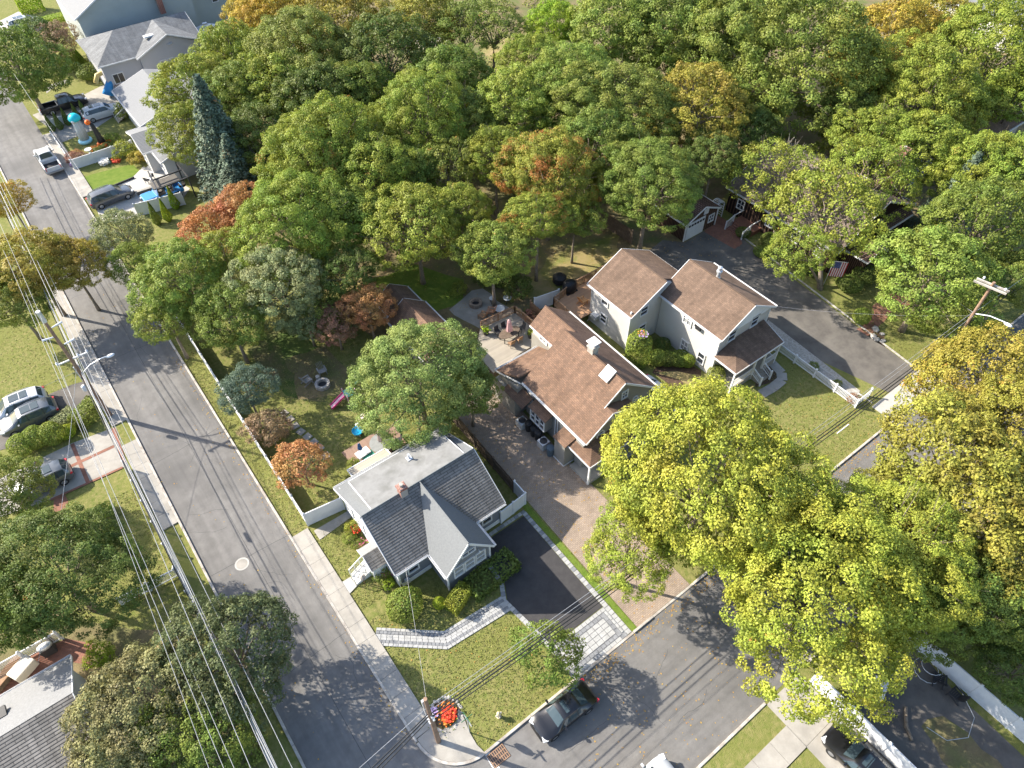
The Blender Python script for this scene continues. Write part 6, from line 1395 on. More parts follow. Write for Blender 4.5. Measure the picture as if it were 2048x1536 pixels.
def glass_strip(b, ra, rb, off=.02):
    A_ = [Vector(p) for p in ra[4:9]]; B_ = [Vector(p) for p in rb[4:9]]; n = (B_[2]-A_[2]).cross(A_[4]-A_[0]).normalized()
    if n.z < 0: n = -n
    lo = [a.lerp(c, .06)+n*off for a, c in zip(A_, B_)]; hi = [a.lerp(c, .94)+n*off for a, c in zip(A_, B_)]
    for row in (lo, hi): row[0] = row[0].lerp(row[1], .18); row[4] = row[4].lerp(row[3], .18)
    b.add(lo+hi, [(k, k+1, k+6, k+5) for k in range(4)])

def make_car(name, label, kind, paint, loc, rz, L=4.6, W=1.85, H=1.65, sunroof=False, rails=False, roofpaint=None, group=None, wheel_r=.35):
    t = thing(name, label, {'pickup': 'pickup truck', 'suv': 'car', 'sedan': 'car'}[kind], loc, 0, group); pm = CP[paint]
    if kind == 'suv':
        st = [(0, .70, .42, .66, .70, .55), (.018, .84, .30, .74, .80, .66), (.07, .95, .25, .84, .93, .74), (.14, 1, .24, .93, 1.02, .76), (.235, 1, .24, .99, 1.10, .76), (.37, 1, .24, 1.02, H-.09, .66), (.43, 1, .24, 1.03, H-.015, .68), (.60, 1, .24, 1.04, H, .69),
              (.80, 1, .24, 1.05, H-.03, .68), (.90, .99, .26, 1.06, H-.12, .65), (.965, .95, .30, 1.05, 1.18, .70), (.99, .88, .40, .90, .98, .70), (1, .80, .45, .75, .80, .60)]; ws, ms, me_, re_, zmid = 4, 5, 8, 9, None
    elif kind == 'sedan':
        st = [(0, .66, .38, .58, .61, .5), (.015, .82, .28, .64, .69, .62), (.06, .94, .22, .72, .80, .72), (.14, 1, .21, .79, .87, .76), (.27, 1, .21, .86, .94, .76), (.40, 1, .21, .90, H-.07, .62), (.46, 1, .21, .91, H-.01, .63), (.60, 1, .21, .92, H, .63),
              (.70, 1, .22, .93, H-.07, .61), (.84, .99, .24, .95, 1.06, .68), (.95, .94, .28, .92, 1.02, .70), (.99, .86, .36, .80, .88, .66), (1, .78, .42, .66, .70, .60)]; ws, ms, me_, re_ = 4, 5, 7, 8
    else:
        st = [(0, .74, .50, .80, .84, .6), (.015, .88, .36, .88, .96, .70), (.05, .96, .32, .98, 1.07, .76), (.14, 1, .32, 1.06, 1.15, .78), (.235, 1, .32, 1.10, 1.20, .78), (.325, 1, .32, 1.12, H-.08, .68), (.37, 1, .32, 1.13, H-.01, .70), (.50, 1, .32, 1.13, H, .70),
              (.58, 1, .32, 1.13, H-.04, .69), (.615, 1, .32, 1.13, 1.22, .76), (.625, 1, .32, 1.05, 1.06, .80)]; ws, ms, me_, re_ = 4, 5, 7, 8
    b = MB(); rows = loft(b, st, L, W); body = b.build('body', pm, t, smooth=True)
    md = body.modifiers.new('s', 'EDGE_SPLIT'); md.split_angle = R(38)
    attach0 = []
    if roofpaint:
        b = MB(); q = []
        for i in range(ms+1, re_): q.append((rows[i][4], rows[i][8], rows[i+1][8], rows[i+1][4])) if False else None
    g = MB(); n = 13
    glass_strip(g, rows[ws], rows[ms]); ws_ = g.build('windscreen', M['carglass'], t)
    g = MB(); a_ = (8, 9) if kind == 'sedan' else ((9, 10) if kind == 'suv' else (8, 9))
    glass_strip(g, rows[a_[0]], rows[a_[1]]); g.build('rear_window', M['carglass'], t)
    for side in (0, 1):
        g = MB(); ia, ib = (3, 4) if side == 0 else (9, 8)
        P_ = []
        for i in range(ms, re_+1): P_.append((rows[i][ia], rows[i][ib]))
        v0 = Vector(rows[ws][ia]).lerp(Vector(rows[ms][ia]), .35)
        segs = [(P_[k], P_[k+1]) for k in range(len(P_)-1)]
        for (a, b_), (c, d) in segs:
            a, b_, c, d = Vector(a), Vector(b_), Vector(c), Vector(d); o = Vector((0, .012 if side == 0 else -.012, .006))
            g.add([a.lerp(b_, .08)+o, c.lerp(d, .08)+o, c.lerp(d, .86)+o, a.lerp(b_, .86)+o], [(0, 1, 2, 3)])
        a, b_ = Vector(P_[0][0]), Vector(P_[0][1]); g.add([v0+o, a.lerp(b_, .08)+o, a.lerp(b_, .84)+o], [(0, 1, 2)])
        g.build('side_windows', M['carglass'], t)
        # pillars
        g = MB()
        for f in (.36, .72):
            k = f*(len(P_)-1); i = int(k); u = k-i; a = Vector(P_[i][0]).lerp(Vector(P_[i+1][0]), u); b_ = Vector(P_[i][1]).lerp(Vector(P_[i+1][1]), u); g.beam(a+o*1.4, b_+o*1.4, .06, .012)
        g.build('pillars', TRIMB, t, kind='stuff')
    for sx in (.185, .80 if kind != 'pickup' else .79):
        for y in (-1, 1): wheel(t, L/2-sx*L, y*(W/2-.10), wheel_r)
    zh = {'suv': .78, 'sedan': .64, 'pickup': .92}[kind]
    for y in (-1, 1):
        b = MB(); b.box((L/2-.20, y*W*.36, zh+.02), (.34, .34, .12), -y*.35); b.build('headlight', HL, t)
        b = MB(); b.box((-L/2+(.10 if kind != 'pickup' else .04), y*W*.40, zh+(.12 if kind != 'pickup' else 0)), (.20 if kind != 'pickup' else .08, .26 if kind != 'pickup' else .16, .16 if kind != 'pickup' else .4), y*.3); b.build('tail_light', TL, t)
        b = MB(); xm = L/2-(.33 if kind != 'sedan' else .36)*L; b.box((xm, y*(W/2+.11), rows[5][3][2]+.06), (.13, .2, .13)); b.box((xm, y*(W/2+.0), rows[5][3][2]+.02), (.08, .1, .05)); b.build('mirror', pm, t)
    b = MB(); b.box((L/2-.03, 0, zh-.16), (.06, W*.5, .17)); b.build('grille', TRIMB, t)
    b = MB()
    b.box((L/2-.02, 0, .40), (.10, W*.66, .14)); b.build('front_bumper', TRIMB, t)
    if kind != 'pickup': b = MB(); b.box((-L/2+.03, 0, .45), (.10, W*.62, .16)); b.build('rear_bumper', TRIMB, t)
    if sunroof:
        b = MB(); i = 6; x0, x1 = rows[i][6][0]-.05, rows[8 if kind == 'suv' else 7][6][0]+.25
        b.box(((x0+x1)/2, 0, H+.006), (abs(x1-x0), W*.44, .03)); b.build('sunroof', M['carglass'], t)
        b = MB(); b.box(((x0+x1)/2-.1, 0, H+.024), (.05, W*.44, .01)); b.build('sunroof_bar', pm, t)
    if rails:
        for y in (-1, 1): b = MB(); b.tube([(rows[6][4][0], y*W*.335, H-.04), (rows[7][4][0], y*W*.345, H+.03), (rows[8][4][0], y*W*.335, H-.03)], .022, 5); b.build('roof_rail', RIM, t)
    if kind == 'pickup':
        xb0 = L/2-.622*L; xb1 = -L/2; b = MB()
        b.box(((xb0+xb1)/2, 0, .62), (xb0-xb1, W*.86, .06))
        for y in (-1, 1): b.box(((xb0+xb1)/2, y*(W/2-.09), .80), (xb0-xb1, .16, .62))
        b.box((xb1+.05, 0, .82), (.1, W*.9, .56)); b.box((xb0-.03, 0, .85), (.06, W*.9, .44))
        b.build('cargo_bed', pm, t, bevel=.03)
        b = MB(); b.box(((xb0+xb1)/2, 0, .66), (xb0-xb1-.15, W*.80, .02)); b.build('bed_liner', TRIMB, t)
        b = MB(); b.box((xb1-.08, 0, .52), (.16, W*.9, .16)); b.build('rear_bumper', RIM, t)
        for y in (-1, 1): b = MB(); b.box(((rows[5][0][0]+rows[8][0][0])/2, y*(W/2-.02), .42), (1.7, .12, .05)); b.build('side_step', TRIMB, t)
    t.rotation_euler = (0, 0, rz)
    return t

def heading(a, b): return math.atan2(b[1]-a[1], b[0]-a[0])
def carpos(front, rear): return ((front[0]+rear[0])/2, (front[1]+rear[1])/2), heading(rear, front)
def put(name, label, kind, paint, front, rear, **kw):
    c, rz = carpos(front, rear); L = math.dist(front, rear); kw.setdefault('L', L)
    t = make_car(name, label, kind, paint, (0, 0, 0), 0, **kw); t.location = (c[0], c[1], kw.get('z', .02)); t.rotation_euler = (0, 0, rz); return t
PI = math.pi
def park(name, label, kind, paint, c, rz, **kw):
    t = make_car(name, label, kind, paint, (0, 0, 0), 0, **kw); t.location = (c[0], c[1], .02); t.rotation_euler = (0, 0, rz); return t
park('parked_car', 'black sedan parked at the kerb under the small tree', 'sedan', 'black', ((10.73,10.10)[0]-.2, 9.2), PI-.03, L=4.35, W=1.8, H=1.42, sunroof=True)
park('parked_car', 'black sports sedan on the concrete driveway at the bottom right', 'sedan', 'black', ((22.91,-3.47)[0], (22.91,-3.47)[1]-.5), PI/2+.02, L=4.85, W=1.9, H=1.36, sunroof=True)
park('parked_car', 'white car cut off by the bottom edge on the front street', 'suv', 'white', ((11.39,3.33)[0], 2.9), .0, L=4.6, W=1.85, H=1.6)
park('parked_car', 'silver white car beside the taupe house behind the yellow maple', 'sedan', 'white', (33.71,24.05), -PI/2+.05, L=4.6, W=1.82, H=1.42)
park('parked_suv', 'white SUV with a dark sunroof on the left driveway, farther of two', 'suv', 'white', (-11.07,56.80), PI-.06, L=4.7, W=1.88, H=1.68, sunroof=True, rails=True)
park('parked_suv', 'mid grey SUV with pale roof rails beside the white SUV on the left', 'suv', 'midgrey', (-10.61,54.95), PI-.02, L=4.6, W=1.86, H=1.62, sunroof=True, rails=True)
park('parked_suv', 'grey SUV half under the orange tipped tree on the concrete driveway', 'suv', 'midgrey', (-11.39,47.38), PI+.02, L=4.4, W=1.82, H=1.65, sunroof=True, rails=True)
park('pickup_truck', 'white pickup parked on the left street', 'pickup', 'white', (1.11,96.14), PI/2+.02, L=5.7, W=1.98, H=1.9, wheel_r=.4)
park('pickup_truck', 'black crew cab pickup on the driveway behind the row of slim conifers', 'pickup', 'black', (6.33,109.32), -.02, L=5.9, W=2.0, H=1.95, wheel_r=.4)
park('parked_suv', 'white SUV with long sunroof behind the teal inflatable', 'suv', 'white', (9.77,104.11), .0, L=4.8, W=1.92, H=1.7, sunroof=True)
park('parked_suv', 'dark grey SUV parked below the lush green lawn', 'suv', 'grey', (4.91,83.74), .03, L=4.9, W=1.92, H=1.72, rails=True)
park('parked_suv', 'white SUV at the very top left corner', 'suv', 'white', (8.36,140.51), .0, L=4.7, W=1.88, H=1.7, sunroof=True)

# blue off-roader with open sides and grey top
jp = thing('off_roader', 'bright blue open sided off-roader with a flat grey top in front of the orange tree', 'car', (0, 0, 0)); BL = CP['blue']
b = MB(); b.box((1.25, 0, .85), (1.35, 1.35, .42)); b.box((1.93, 0, .82), (.05, 1.3, .48)); b.build('bonnet', BL, jp, bevel=.05)
b = MB(); b.box((-.75, 0, .62), (2.75, 1.5, .12)); b.box((-.75, .76, .78), (2.75, .05, .36)); b.box((-.75, -.76, .78), (2.75, .05, .36)); b.box((-2.1, 0, .8), (.06, 1.5, .5)); b.box((.6, 0, .95), (.1, 1.5, .3)); b.build('body', BL, jp, bevel=.02)
for x in (1.3, -1.35):
    for y in (-.82, .82): wheel(jp, x, y, .42, .28)
    for y in (-1, 1): b = MB(); b.box((x, y*.82, .93), (1.0, .3, .05)); b.box((x+.5, y*.82, .84), (.05, .3, .2), 0); b.build('fender', BL, jp, bevel=.02)
b = MB(); b.box((-.75, 0, 1.88), (2.75, 1.42, .07)); b.build('roof_panel', M['asphalt_old'], jp, bevel=.03)
b = MB()
for y in (-.72, .72):
    b.beam((.55, y, 1.05), (.4, y*.95, 1.85), .07); b.beam((-.45, y, .9), (-.45, y*.95, 1.85), .08); b.beam((-1.2, y, .9), (-1.2, y*.95, 1.85), .06); b.beam((-2.08, y, .9), (-2.05, y*.95, 1.85), .07)
b.beam((.55, -.72, 1.08), (.55, .72, 1.08), .06); b.build('roll_frame', BL, jp)
b = MB(); b.add([(.58, -.66, 1.12), (.58, .66, 1.12), (.44, .62, 1.82), (.44, -.62, 1.82)], [(0, 1, 2, 3)]); b.build('windscreen', M['carglass'], jp)
for x in (0, -1.0):
    for y in (-.38, .38): b = MB(); b.box((x, y, .85), (.5, .5, .18)); b.box((x-.25, y, 1.15), (.14, .48, .6)); b.build('seat', BEIGE, jp, bevel=.04)
b = MB(); b.box((2.05, 0, .62), (.16, 1.5, .18)); b.build('front_bumper', TRIMB, jp)
b = MB(); b.lathe((-2.25, 0, .75), [(.38, 0), (.38, .24)], 16); b.build('spare_wheel', TYRE, jp)
for y in (-1, 1): b = MB(); b.lathe((1.97, y*.5, .78), [(.11, 0), (.11, .1)], 10); b.build('headlight', HL, jp)
g_ = (9.68,80.29)
jp.location = (g_[0], g_[1], .02); jp.rotation_euler = (0, 0, PI+.05); jp.scale = (1.1, 1.1, 1.1)

# ================================================================ FENCES
def fence(name, label, pts, h, kind, m, sec=2.4, group=None, capm=None, z0=0.0):
    """kind: solid (panels), picket, boards"""
    p0 = pts[0]; t = thing(name, label, 'fence', (*p0[:2], 0), 0, group)
    for i in range(len(pts)-1):
        a, b_ = Vector((*pts[i][:2], z0)), Vector((*pts[i+1][:2], z0)); L = (b_-a).length; n = max(1, round(L/sec)); d = (b_-a)/L; s = L/n; ang = math.atan2(d.y, d.x)
        key = (kind, round(s, 2), h, m.name)
        if key not in FM_:
            ps = MB(); ps.box((0, 0, (h+.08)/2), (.13, .13, h+.08)); ps.add([(-.09, -.09, h+.08), (.09, -.09, h+.08), (.09, .09, h+.08), (-.09, .09, h+.08), (0, 0, h+.16)], [(3, 2, 1, 0), (0, 1, 4), (1, 2, 4), (2, 3, 4), (3, 0, 4)])
            po = ps.build('post', m); bb = MB(); ex = None
            if kind == 'solid':
                bb.box((s/2, 0, h/2+.03), (s-.13, .04, h-.12)); bb.box((s/2, 0, h-.03), (s-.13, .08, .1)); bb.box((s/2, 0, .1), (s-.13, .08, .14))
                k = .3
                while k < s-.2: bb.box((k, 0, h/2), (.012, .056, h-.24)); k += .3
                pan = bb.build('panel', m); parts = [('panel', pan.data, None)]; bpy.data.objects.remove(pan)
            elif kind == 'picket':
                bb.box((s/2, 0, h-.08), (s-.13, .07, .09)); bb.box((s/2, 0, .18), (s-.13, .05, .09)); pan = bb.build('rail', m)
                pk = MB(); q = .13
                while q < s-.08: pk.box((q, 0, h/2+.02), (.05, .03, h-.16)); q += .115
                pp = pk.build('pickets', m); parts = [('rail', pan.data, 'stuff'), ('pickets', pp.data, 'stuff')]; bpy.data.objects.remove(pan); bpy.data.objects.remove(pp)
            else:
                rr = random.Random(3); parts = []; bb.box((s/2, .03, h*.8), (s, .05, .09)); bb.box((s/2, .03, h*.2), (s, .05, .09)); o = bb.build('rail', m); parts.append(('rail', o.data, 'stuff')); bpy.data.objects.remove(o)
                pk = MB(); q = .07
                while q < s: pk.box((q, -.01, h/2+rr.uniform(-.03, .02)), (.135, .022, h)); q += .145
                o = pk.build('boards', m); parts.append(('boards', o.data, 'stuff')); bpy.data.objects.remove(o)
            FM_[key] = (po.data, parts); bpy.data.objects.remove(po)
        pd, parts = FM_[key]
        for k in range(n+1):
            if k == n and i < len(pts)-2: continue
            o = bpy.data.objects.new('post', pd); COL.objects.link(o); o.location = a+d*k*s; o.rotation_euler = (0, 0, ang); attach(o, t)
        for k in range(n):
            for nm, dt, kd in parts:
                o = bpy.data.objects.new(nm, dt); COL.objects.link(o); o.location = a+d*k*s; o.rotation_euler = (0, 0, ang); attach(o, t)
                if kd: o['kind'] = kd
    return t
FM_ = {}
W_ = M['white']
fence('vinyl_fence', 'white panel fence from the street strip to the back corner of the grey cottage', [(6.6, 31.0), (3.7, 31.4)], 1.65, 'solid', W_)
fence('vinyl_fence', 'long white fence along the grass strip of the left street', [(3.7, 31.4), (3.8, 64)], 1.3, 'solid', W_)
fence('vinyl_fence', 'white panel fence and gate at the right front corner of the grey cottage', [(15.55, 22.65), (18.0, 22.85), (18.0, 24.2)], 1.6, 'solid', W_, 1.3)
fence('board_fence', 'dark weathered board fence between the grey cottage and the tan paver driveway', [(17.95, 24.3), (18.15, 35)], 1.6, 'boards', M['wood_dark'])
fence('picket_fence', 'white picket fence between the gravel bed and the lawn of the light grey house', [(46.55, 21.9), (46.5, 13.2), (48.5, 13.25)], 1.0, 'picket', W_, 2.4)
fence('picket_fence', 'long white picket fence beside the left sidewalk below the brick banded driveway', [(-5.61,44.90), (-5.56,31.10), (-5.52,16.64)], 1.25, 'picket', W_, 2.4)
fence('picket_fence', 'short white picket fence crossing the left lawn under the wires', [(-5.66,33.32), (-9.60,33.55)], 1.15, 'picket', W_, 2.0)
fence('picket_fence', 'white picket fence beside the brick patio at the lower left', [(-13.65,33.64), (-18.28,33.67)], 1.2, 'picket', W_, 2.0)
fence('vinyl_fence', 'tall white fence with a garden hose at the far side of the fenced yard', [(32.0, -.75), (32.15, -18)], 1.75, 'solid', W_)
fence('vinyl_fence', 'tall white fence between the black sports sedan and the fenced yard', [(24.55, 1.0), (24.65, -12)], 1.75, 'solid', W_)
fence('board_fence', 'grey board fence left of the large dense green tree', [(46.49,46.94), (46.72,41.39)], 1.8, 'boards', M['wood_dark'])
fence('vinyl_fence', 'white fence panel between the stone patio and the cedar deck', [(32.05,39.51), (34.68,39.04)], 1.7, 'solid', W_)
fence('board_fence', 'old brown fence behind the potted plants at the grey deck', [(31.85,39.87), (31.85,37.67)], 1.2, 'boards', M['wood'])
fence('vinyl_fence', 'white fence between the two front lawns of the bungalow', [(3.20,93.23), (10.46,93.26)], 1.3, 'solid', W_)
fence('picket_fence', 'low white fence with round caps along the sidewalk of the bungalow', [(3.05,102.37), (3.20,93.23)], .9, 'picket', W_, 2.4)
fence('vinyl_fence', 'white fence behind the slim cypresses below the blue off-roader', [(6.32,78.91), (11.29,77.89)], 1.6, 'solid', W_)
fence('vinyl_fence', 'white fence behind the row of slim conifers beside the black pickup', [(3.22,105.34), (7.89,105.30)], 1.1, 'solid', W_)
fence('picket_fence', 'white fence at the top edge beside the gazebo canopy', [(37.34,131.42), (35.96,123.15)], 1.5, 'picket', W_, 2.4)

# ================================================================ POLES AND WIRES
def pole(label, x, y, h, lean=(0, 0), r=.17):
    t = thing('utility_pole', label, 'utility pole', (x, y, 0)); b = MB(); b.tube([(x, y, -.1), (x+lean[0]*.5, y+lean[1]*.5, h*.5), (x+lean[0], y+lean[1], h)], [r, r*.85, r*.65], 12); b.build('pole', M['pole_wood'], t); return t
def insulator(t, p, r=.09, h=.22):
    b = MB(); b.lathe((p[0], p[1], p[2]), [(r*.5, 0), (r, h*.2), (r*.6, h*.35), (r, h*.5), (r*.6, h*.65), (r*.9, h*.8), (r*.3, h)], 10); b.build('insulator', M['insul'], t)
p1 = pole('tall wooden utility pole with white insulator arms and a street light on the left sidewalk', -5.06, 51.5, 12.2)
b = MB(); b.tube([(-5.06, 51.5, 11.3), (-5.06, 51.5, 12.35)], .17, 10); b.build('top_cap', M['galv'], p1)
for (xa, za, xb, zb) in ((-4.91, 10.6, -4.1, 10.75), (-5.1, 9.75, -5.95, 9.85), (-4.85, 8.78, -4.05, 8.88)):
    b = MB(); b.tube([(xa, 51.5, za), (xb, 51.5, zb)], [.05, .09], 8); b.build('standoff_insulator', M['insul'], p1)
b = MB(); b.beam((-6.15, 51.5, 7.2), (-3.75, 51.5, 7.2), .1, .12); b.build('crossarm', M['galv'], p1)
for x in (-6.08, -4.5, -3.82): insulator(p1, (x, 51.5, 7.26))
b = MB(); b.tube([(-4.95, 51.5, 5.5), (-4.2, 51.45, 6.0), (-3.3, 51.4, 6.2), (-2.75, 51.4, 6.15)], .04, 6); b.build('lamp_arm', M['galv'], p1)
b = MB(); b.lathe((-2.55, 51.4, 6.0), [(.05, 0), (.17, .03), (.19, .1), (.12, .17), (.02, .2)], 12, sx=1.9); lh = b.build('lamp_head', M['insul'], p1, smooth=True)
b = MB(); b.tube([(-5.25, 51.4, .3), (-5.25, 51.4, 6.5)], .05, 6); b.build('conduit', M['galv'], p1)
b = MB(); b.lathe((-5.45, 51.2, 4.0), [(.16, 0), (.18, .05), (.18, .5), (.1, .6)], 12); b.build('splice_box', M['insul'], p1)
p2 = pole('wooden utility pole with a double crossarm at the end of the long driveway', 55.5, 11.3, 10.7, r=.17)
for dx in (-.22, .22): b = MB(); b.beam((55.15+dx, 12.5, 10.35), (54.75+dx+.9, 10.1, 10.35), .13, .15); b.build('crossarm', M['kerb'], p2)
for s_ in (.35, 2.1): insulator(p2, (55.55, 10.0+s_, 10.5))
b = MB(); b.tube([(55.5, 11.2, 7.4), (55.5, 10.2, 7.9), (55.5, 9.0, 8.1)], .05, 6); b.build('lamp_arm', M['galv'], p2)
b = MB(); b.lathe((55.5, 8.75, 7.95), [(.05, 0), (.17, .03), (.19, .1), (.12, .17), (.02, .2)], 12, sy=1.9); b.build('lamp_head', M['insul'], p2, smooth=True)
b = MB(); b.box((55.3, 11.1, 5.9), (.3, .3, .5)); b.build('splice_box', M['metal_dark'], p2)
p3 = pole('short utility pole with grey guard standing in the red flower bed at the corner', 3.3, 12.65, 8.3, r=.17)
b = MB(); b.box((3.24, 12.86, 6.5), (.26, .14, 2.3)); b.build('guard', M['galv'], p3)
b = MB(); b.beam((3.3, 12.2, 5.6), (3.3, 13.2, 5.6), .1, .1); b.build('bracket', M['galv'], p3)
for z in (4.3, 5.0): b = MB(); b.box((3.3, 12.75, z), (.4, .36, .08)); b.build('band', M['galv'], p3)

def wire(name, label, a, b_, sag, r=.012, m='wire', n=16, group=None, cat='wire'):
    r *= (1.1 if m == 'cable' else .9)
    a, b_ = Vector(a), Vector(b_); b = MB(); b.tube([a.lerp(b_, k/n)+Vector((0, 0, -sag*4*(k/n)*(1-k/n))) for k in range(n+1)], r, 4)
    o = b.build(name, M[m]); tag(o, label, cat, group); return o
YS, YN = 3.0, 100.0
for i, (x, z, xs, zs, r, mm, lab) in enumerate(((-5.02, 12.2, -7.2, 11.6, .014, 'wire', 'topmost pale wire over the left sidewalk, tied to the pole top'), (-4.1, 10.75, -5.6, 10.6, .018, 'wire', 'pale wire on the upper right insulator arm of the left pole'),
      (-5.95, 9.85, -6.6, 9.7, .016, 'wire', 'pale wire on the left insulator arm of the left pole'), (-4.05, 8.88, -4.9, 8.8, .02, 'wire', 'pale wire on the lower right insulator arm of the left pole'),
      (-6.08, 7.45, -6.5, 7.4, .018, 'wire', 'pale wire at the left end of the white crossarm'), (-4.5, 7.45, -4.6, 7.4, .018, 'wire', 'pale wire beside the pole on the white crossarm'), (-3.82, 7.45, -4.0, 7.4, .018, 'wire', 'pale wire at the right end of the white crossarm'),
      (-4.85, 6.4, -4.7, 6.4, .03, 'wire', 'thick pale cable just below the white crossarm'), (-5.0, 5.7, -4.9, 5.6, .045, 'wire', 'grey bundled cable along the left sidewalk, lowest but one'), (-5.2, 5.2, -5.1, 5.1, .035, 'cable', 'lowest black cable along the left sidewalk'))):
    wire('overhead_wire', lab+', upstreet span', (x, 51.5, z), (x+.1, YN, z-.2), .7, r, mm); wire('overhead_wire', lab+', downstreet span', (x, 51.5, z), (xs, YS, zs), .55, r, mm)
o = MB(); o.box((-4.97, 39.5, 5.13), (.16, .9, .2)); tag(o.build('splice_case', M['cable']), 'black splice case hanging on the cable along the left sidewalk', 'cable box')
o = MB(); o.box((-4.97, 34.2, 4.95), (.12, .5, .16)); tag(o.build('splice_case', M['cable']), 'small black splice case farther down the left cable', 'cable box')
for i, (z, r, mm) in enumerate(((6.9, .016, 'wire'), (6.3, .016, 'wire'), (5.9, .032, 'cable'), (5.5, .04, 'cable'), (5.0, .028, 'cable'))):
    lab = ('upper thin wire', 'second thin wire', 'upper black cable', 'thick black cable', 'lowest black cable')[i]
    wire('overhead_wire', lab+' along the front street between corner pole and right pole', (3.3, 12.65-i*.05, z), (55.5, 11.3-.1*i, z+(.9 if i < 2 else .3)), .6, r, mm, 24)
    if i != 1: wire('overhead_wire', lab+' crossing the left street from the corner pole', (3.3, 12.65, z), (-24, 10.5-i*.5, z+.3), .35, r, mm)
    if i in (0, 3): wire('overhead_wire', lab+' running right from the right pole', (55.5, 11.3, z+.5), (100, 10.5, z+.8), .5, r, mm)
wire('service_wire', 'service drop from the corner pole over the round shrub to the cottage', (3.3, 12.65, 7.2), (7.3, 22.4, 3.1), .3, .012)
0 and wire('service_wire', 'thin wire from the corner pole to the cottage gable', (3.3, 12.65, 7.0), (11.1, 20.0, 5.3), .3, .01, 'cable')
wire('service_wire', 'service drop from the left pole to the lower left house', (-5.06, 51.5, 6.3), (-14, 30, 4.4), .4, .016)
wire('service_wire', 'service drop from the left pole leftwards over the parked SUVs', (-5.06, 51.5, 5.9), (-22, 55, 4.5), .5, .012)
wire('service_wire', 'service drop from the right pole to the shingle house', (55.5, 11.3, 7.4), (64, 24.5, 3.6), .4, .018)
wire('service_wire', 'thin wire from the right pole to the light grey house', (55.5, 11.3, 7.1), (46, 23, 4.9), .4, .01)
wire('service_wire', 'thin wire over the bungalow lawns', (2.6, 104, 8), (3.0, 78, 7.6), .3, .014)
o = MB(); o.tube([(38.12,11.00,5.40), (39.48,10.98,5.45)], .05, 6); tag(o.build('cable_sleeve', M['white']), 'white sleeve on the cables above the lawn by the front street', 'cable sleeve')

# ================================================================ STREET CORNER
sg = Vector((5.13,11.91)+(0,))
st_ = thing('stop_sign', 'stop sign on a thin post at the corner kerb, its back to the camera', 'street sign', sg)
b = MB(); b.box((sg.x, sg.y, 1.45), (.05, .05, 2.95)); b.build('post', M['galv'], st_)
b = MB(); vs = []
for dx in (0, .012):
    for k in range(8): t = math.pi/8+k*math.pi/4; vs.append((sg.x+.035+dx, sg.y+math.cos(t)*.42, 2.35+math.sin(t)*.42))
b.add(vs, [tuple(range(7, -1, -1)), tuple(range(8, 16))]+[(k, (k+1) % 8, 8+(k+1) % 8, 8+k) for k in range(8)]); b.build('sign_board', mat('sign_back', (.45, .46, .47), None, rough=.4, metal=.4), st_)
b = MB(); b.add([(v[0]+.004, v[1]*.97+sg.y*.03, v[2]*.97+2.35*.03) for v in vs[8:]], [tuple(range(8))]); b.build('sign_face', mat('sign_red', (.50, .02, .02), None, rough=.4), st_)
fc = bpy.data.curves.new('lettering', 'FONT'); fc.body = 'STOP'; fc.size = .32; fc.align_x = 'CENTER'; fc.align_y = 'CENTER'; fc.extrude = .002
fo = bpy.data.objects.new('lettering', fc); COL.objects.link(fo); fo.matrix_world = Matrix(((0, 0, 1, sg.x+.055), (1, 0, 0, sg.y), (0, 1, 0, 2.35), (0, 0, 0, 1))); mw = fo.matrix_world.copy(); lm = bpy.data.meshes.new_from_object(fo); bpy.data.objects.remove(fo); lm.materials.clear(); lm.materials.append(M['paint']); fo = bpy.data.objects.new('lettering', lm); COL.objects.link(fo)
fo.location = mw.translation; fo.rotation_euler = mw.to_euler(); attach(fo, st_)
for i, (dx, dy) in enumerate(((.38, 0), (0, .38))): b = MB(); b.box((sg.x, sg.y, 2.98+i*.13), (.02+dx*2, .02+dy*2, .12)); b.build('name_blade', mat('sign_green', (.02, .16, .08), None, rough=.4), st_)
hp = Vector((7.15,11.56)+(0,))
hy = thing('fire_hydrant', 'small cream fire hydrant on the lawn near the kerb', 'hydrant', hp)
b = MB(); b.lathe(hp, [(.16, 0), (.16, .05), (.11, .07), (.11, .5), (.14, .52), (.13, .62), (.05, .72), (.03, .76)], 12); b.build('barrel', mat('cream_paint', (.55, .45, .28), (.6, .5, .33), 5, .6), hy, smooth=False)
b = MB(); b.tube([hp+Vector((-.22, 0, .42)), hp+Vector((.22, 0, .42))], .06, 8); b.tube([hp+Vector((0, -.2, .38)), hp+Vector((0, 0, .38))], .075, 8); b.build('nozzles', M['kerb'], hy)
fb = thing('flower_bed', 'bed of bright red flowers ringed with stones at the street corner', 'flower bed', (4.51,13.69))
fcx, fcy = (4.51,13.69)
b = MB(); b.lathe((fcx, fcy, -.05), [(1.0, 0), (.95, .12), (.3, .18)], 20); b.build('soil', M['mulch'], fb)
rr = random.Random(4)
for k in range(26):
    a = k/26*6.283+rr.uniform(-.05, .05); q = 1.02+rr.uniform(-.05, .05); s = rr.uniform(.12, .2)
    if k == 0: b = MB(); b.lathe((0, 0, 0), [(.6, -.3), (1, 0), (.8, .45), (.3, .7)], 6); rk = b.build('stone', M['rock']); o = rk
    else: o = bpy.data.objects.new('stone', rk.data); COL.objects.link(o)
    o.location = (fcx+math.cos(a)*q, fcy+math.sin(a)*q, .02); o.scale = (s, s*.8, s*.7); o.rotation_euler = (rr.uniform(-.2, .2), 0, rr.uniform(0, 6)); attach(o, fb)
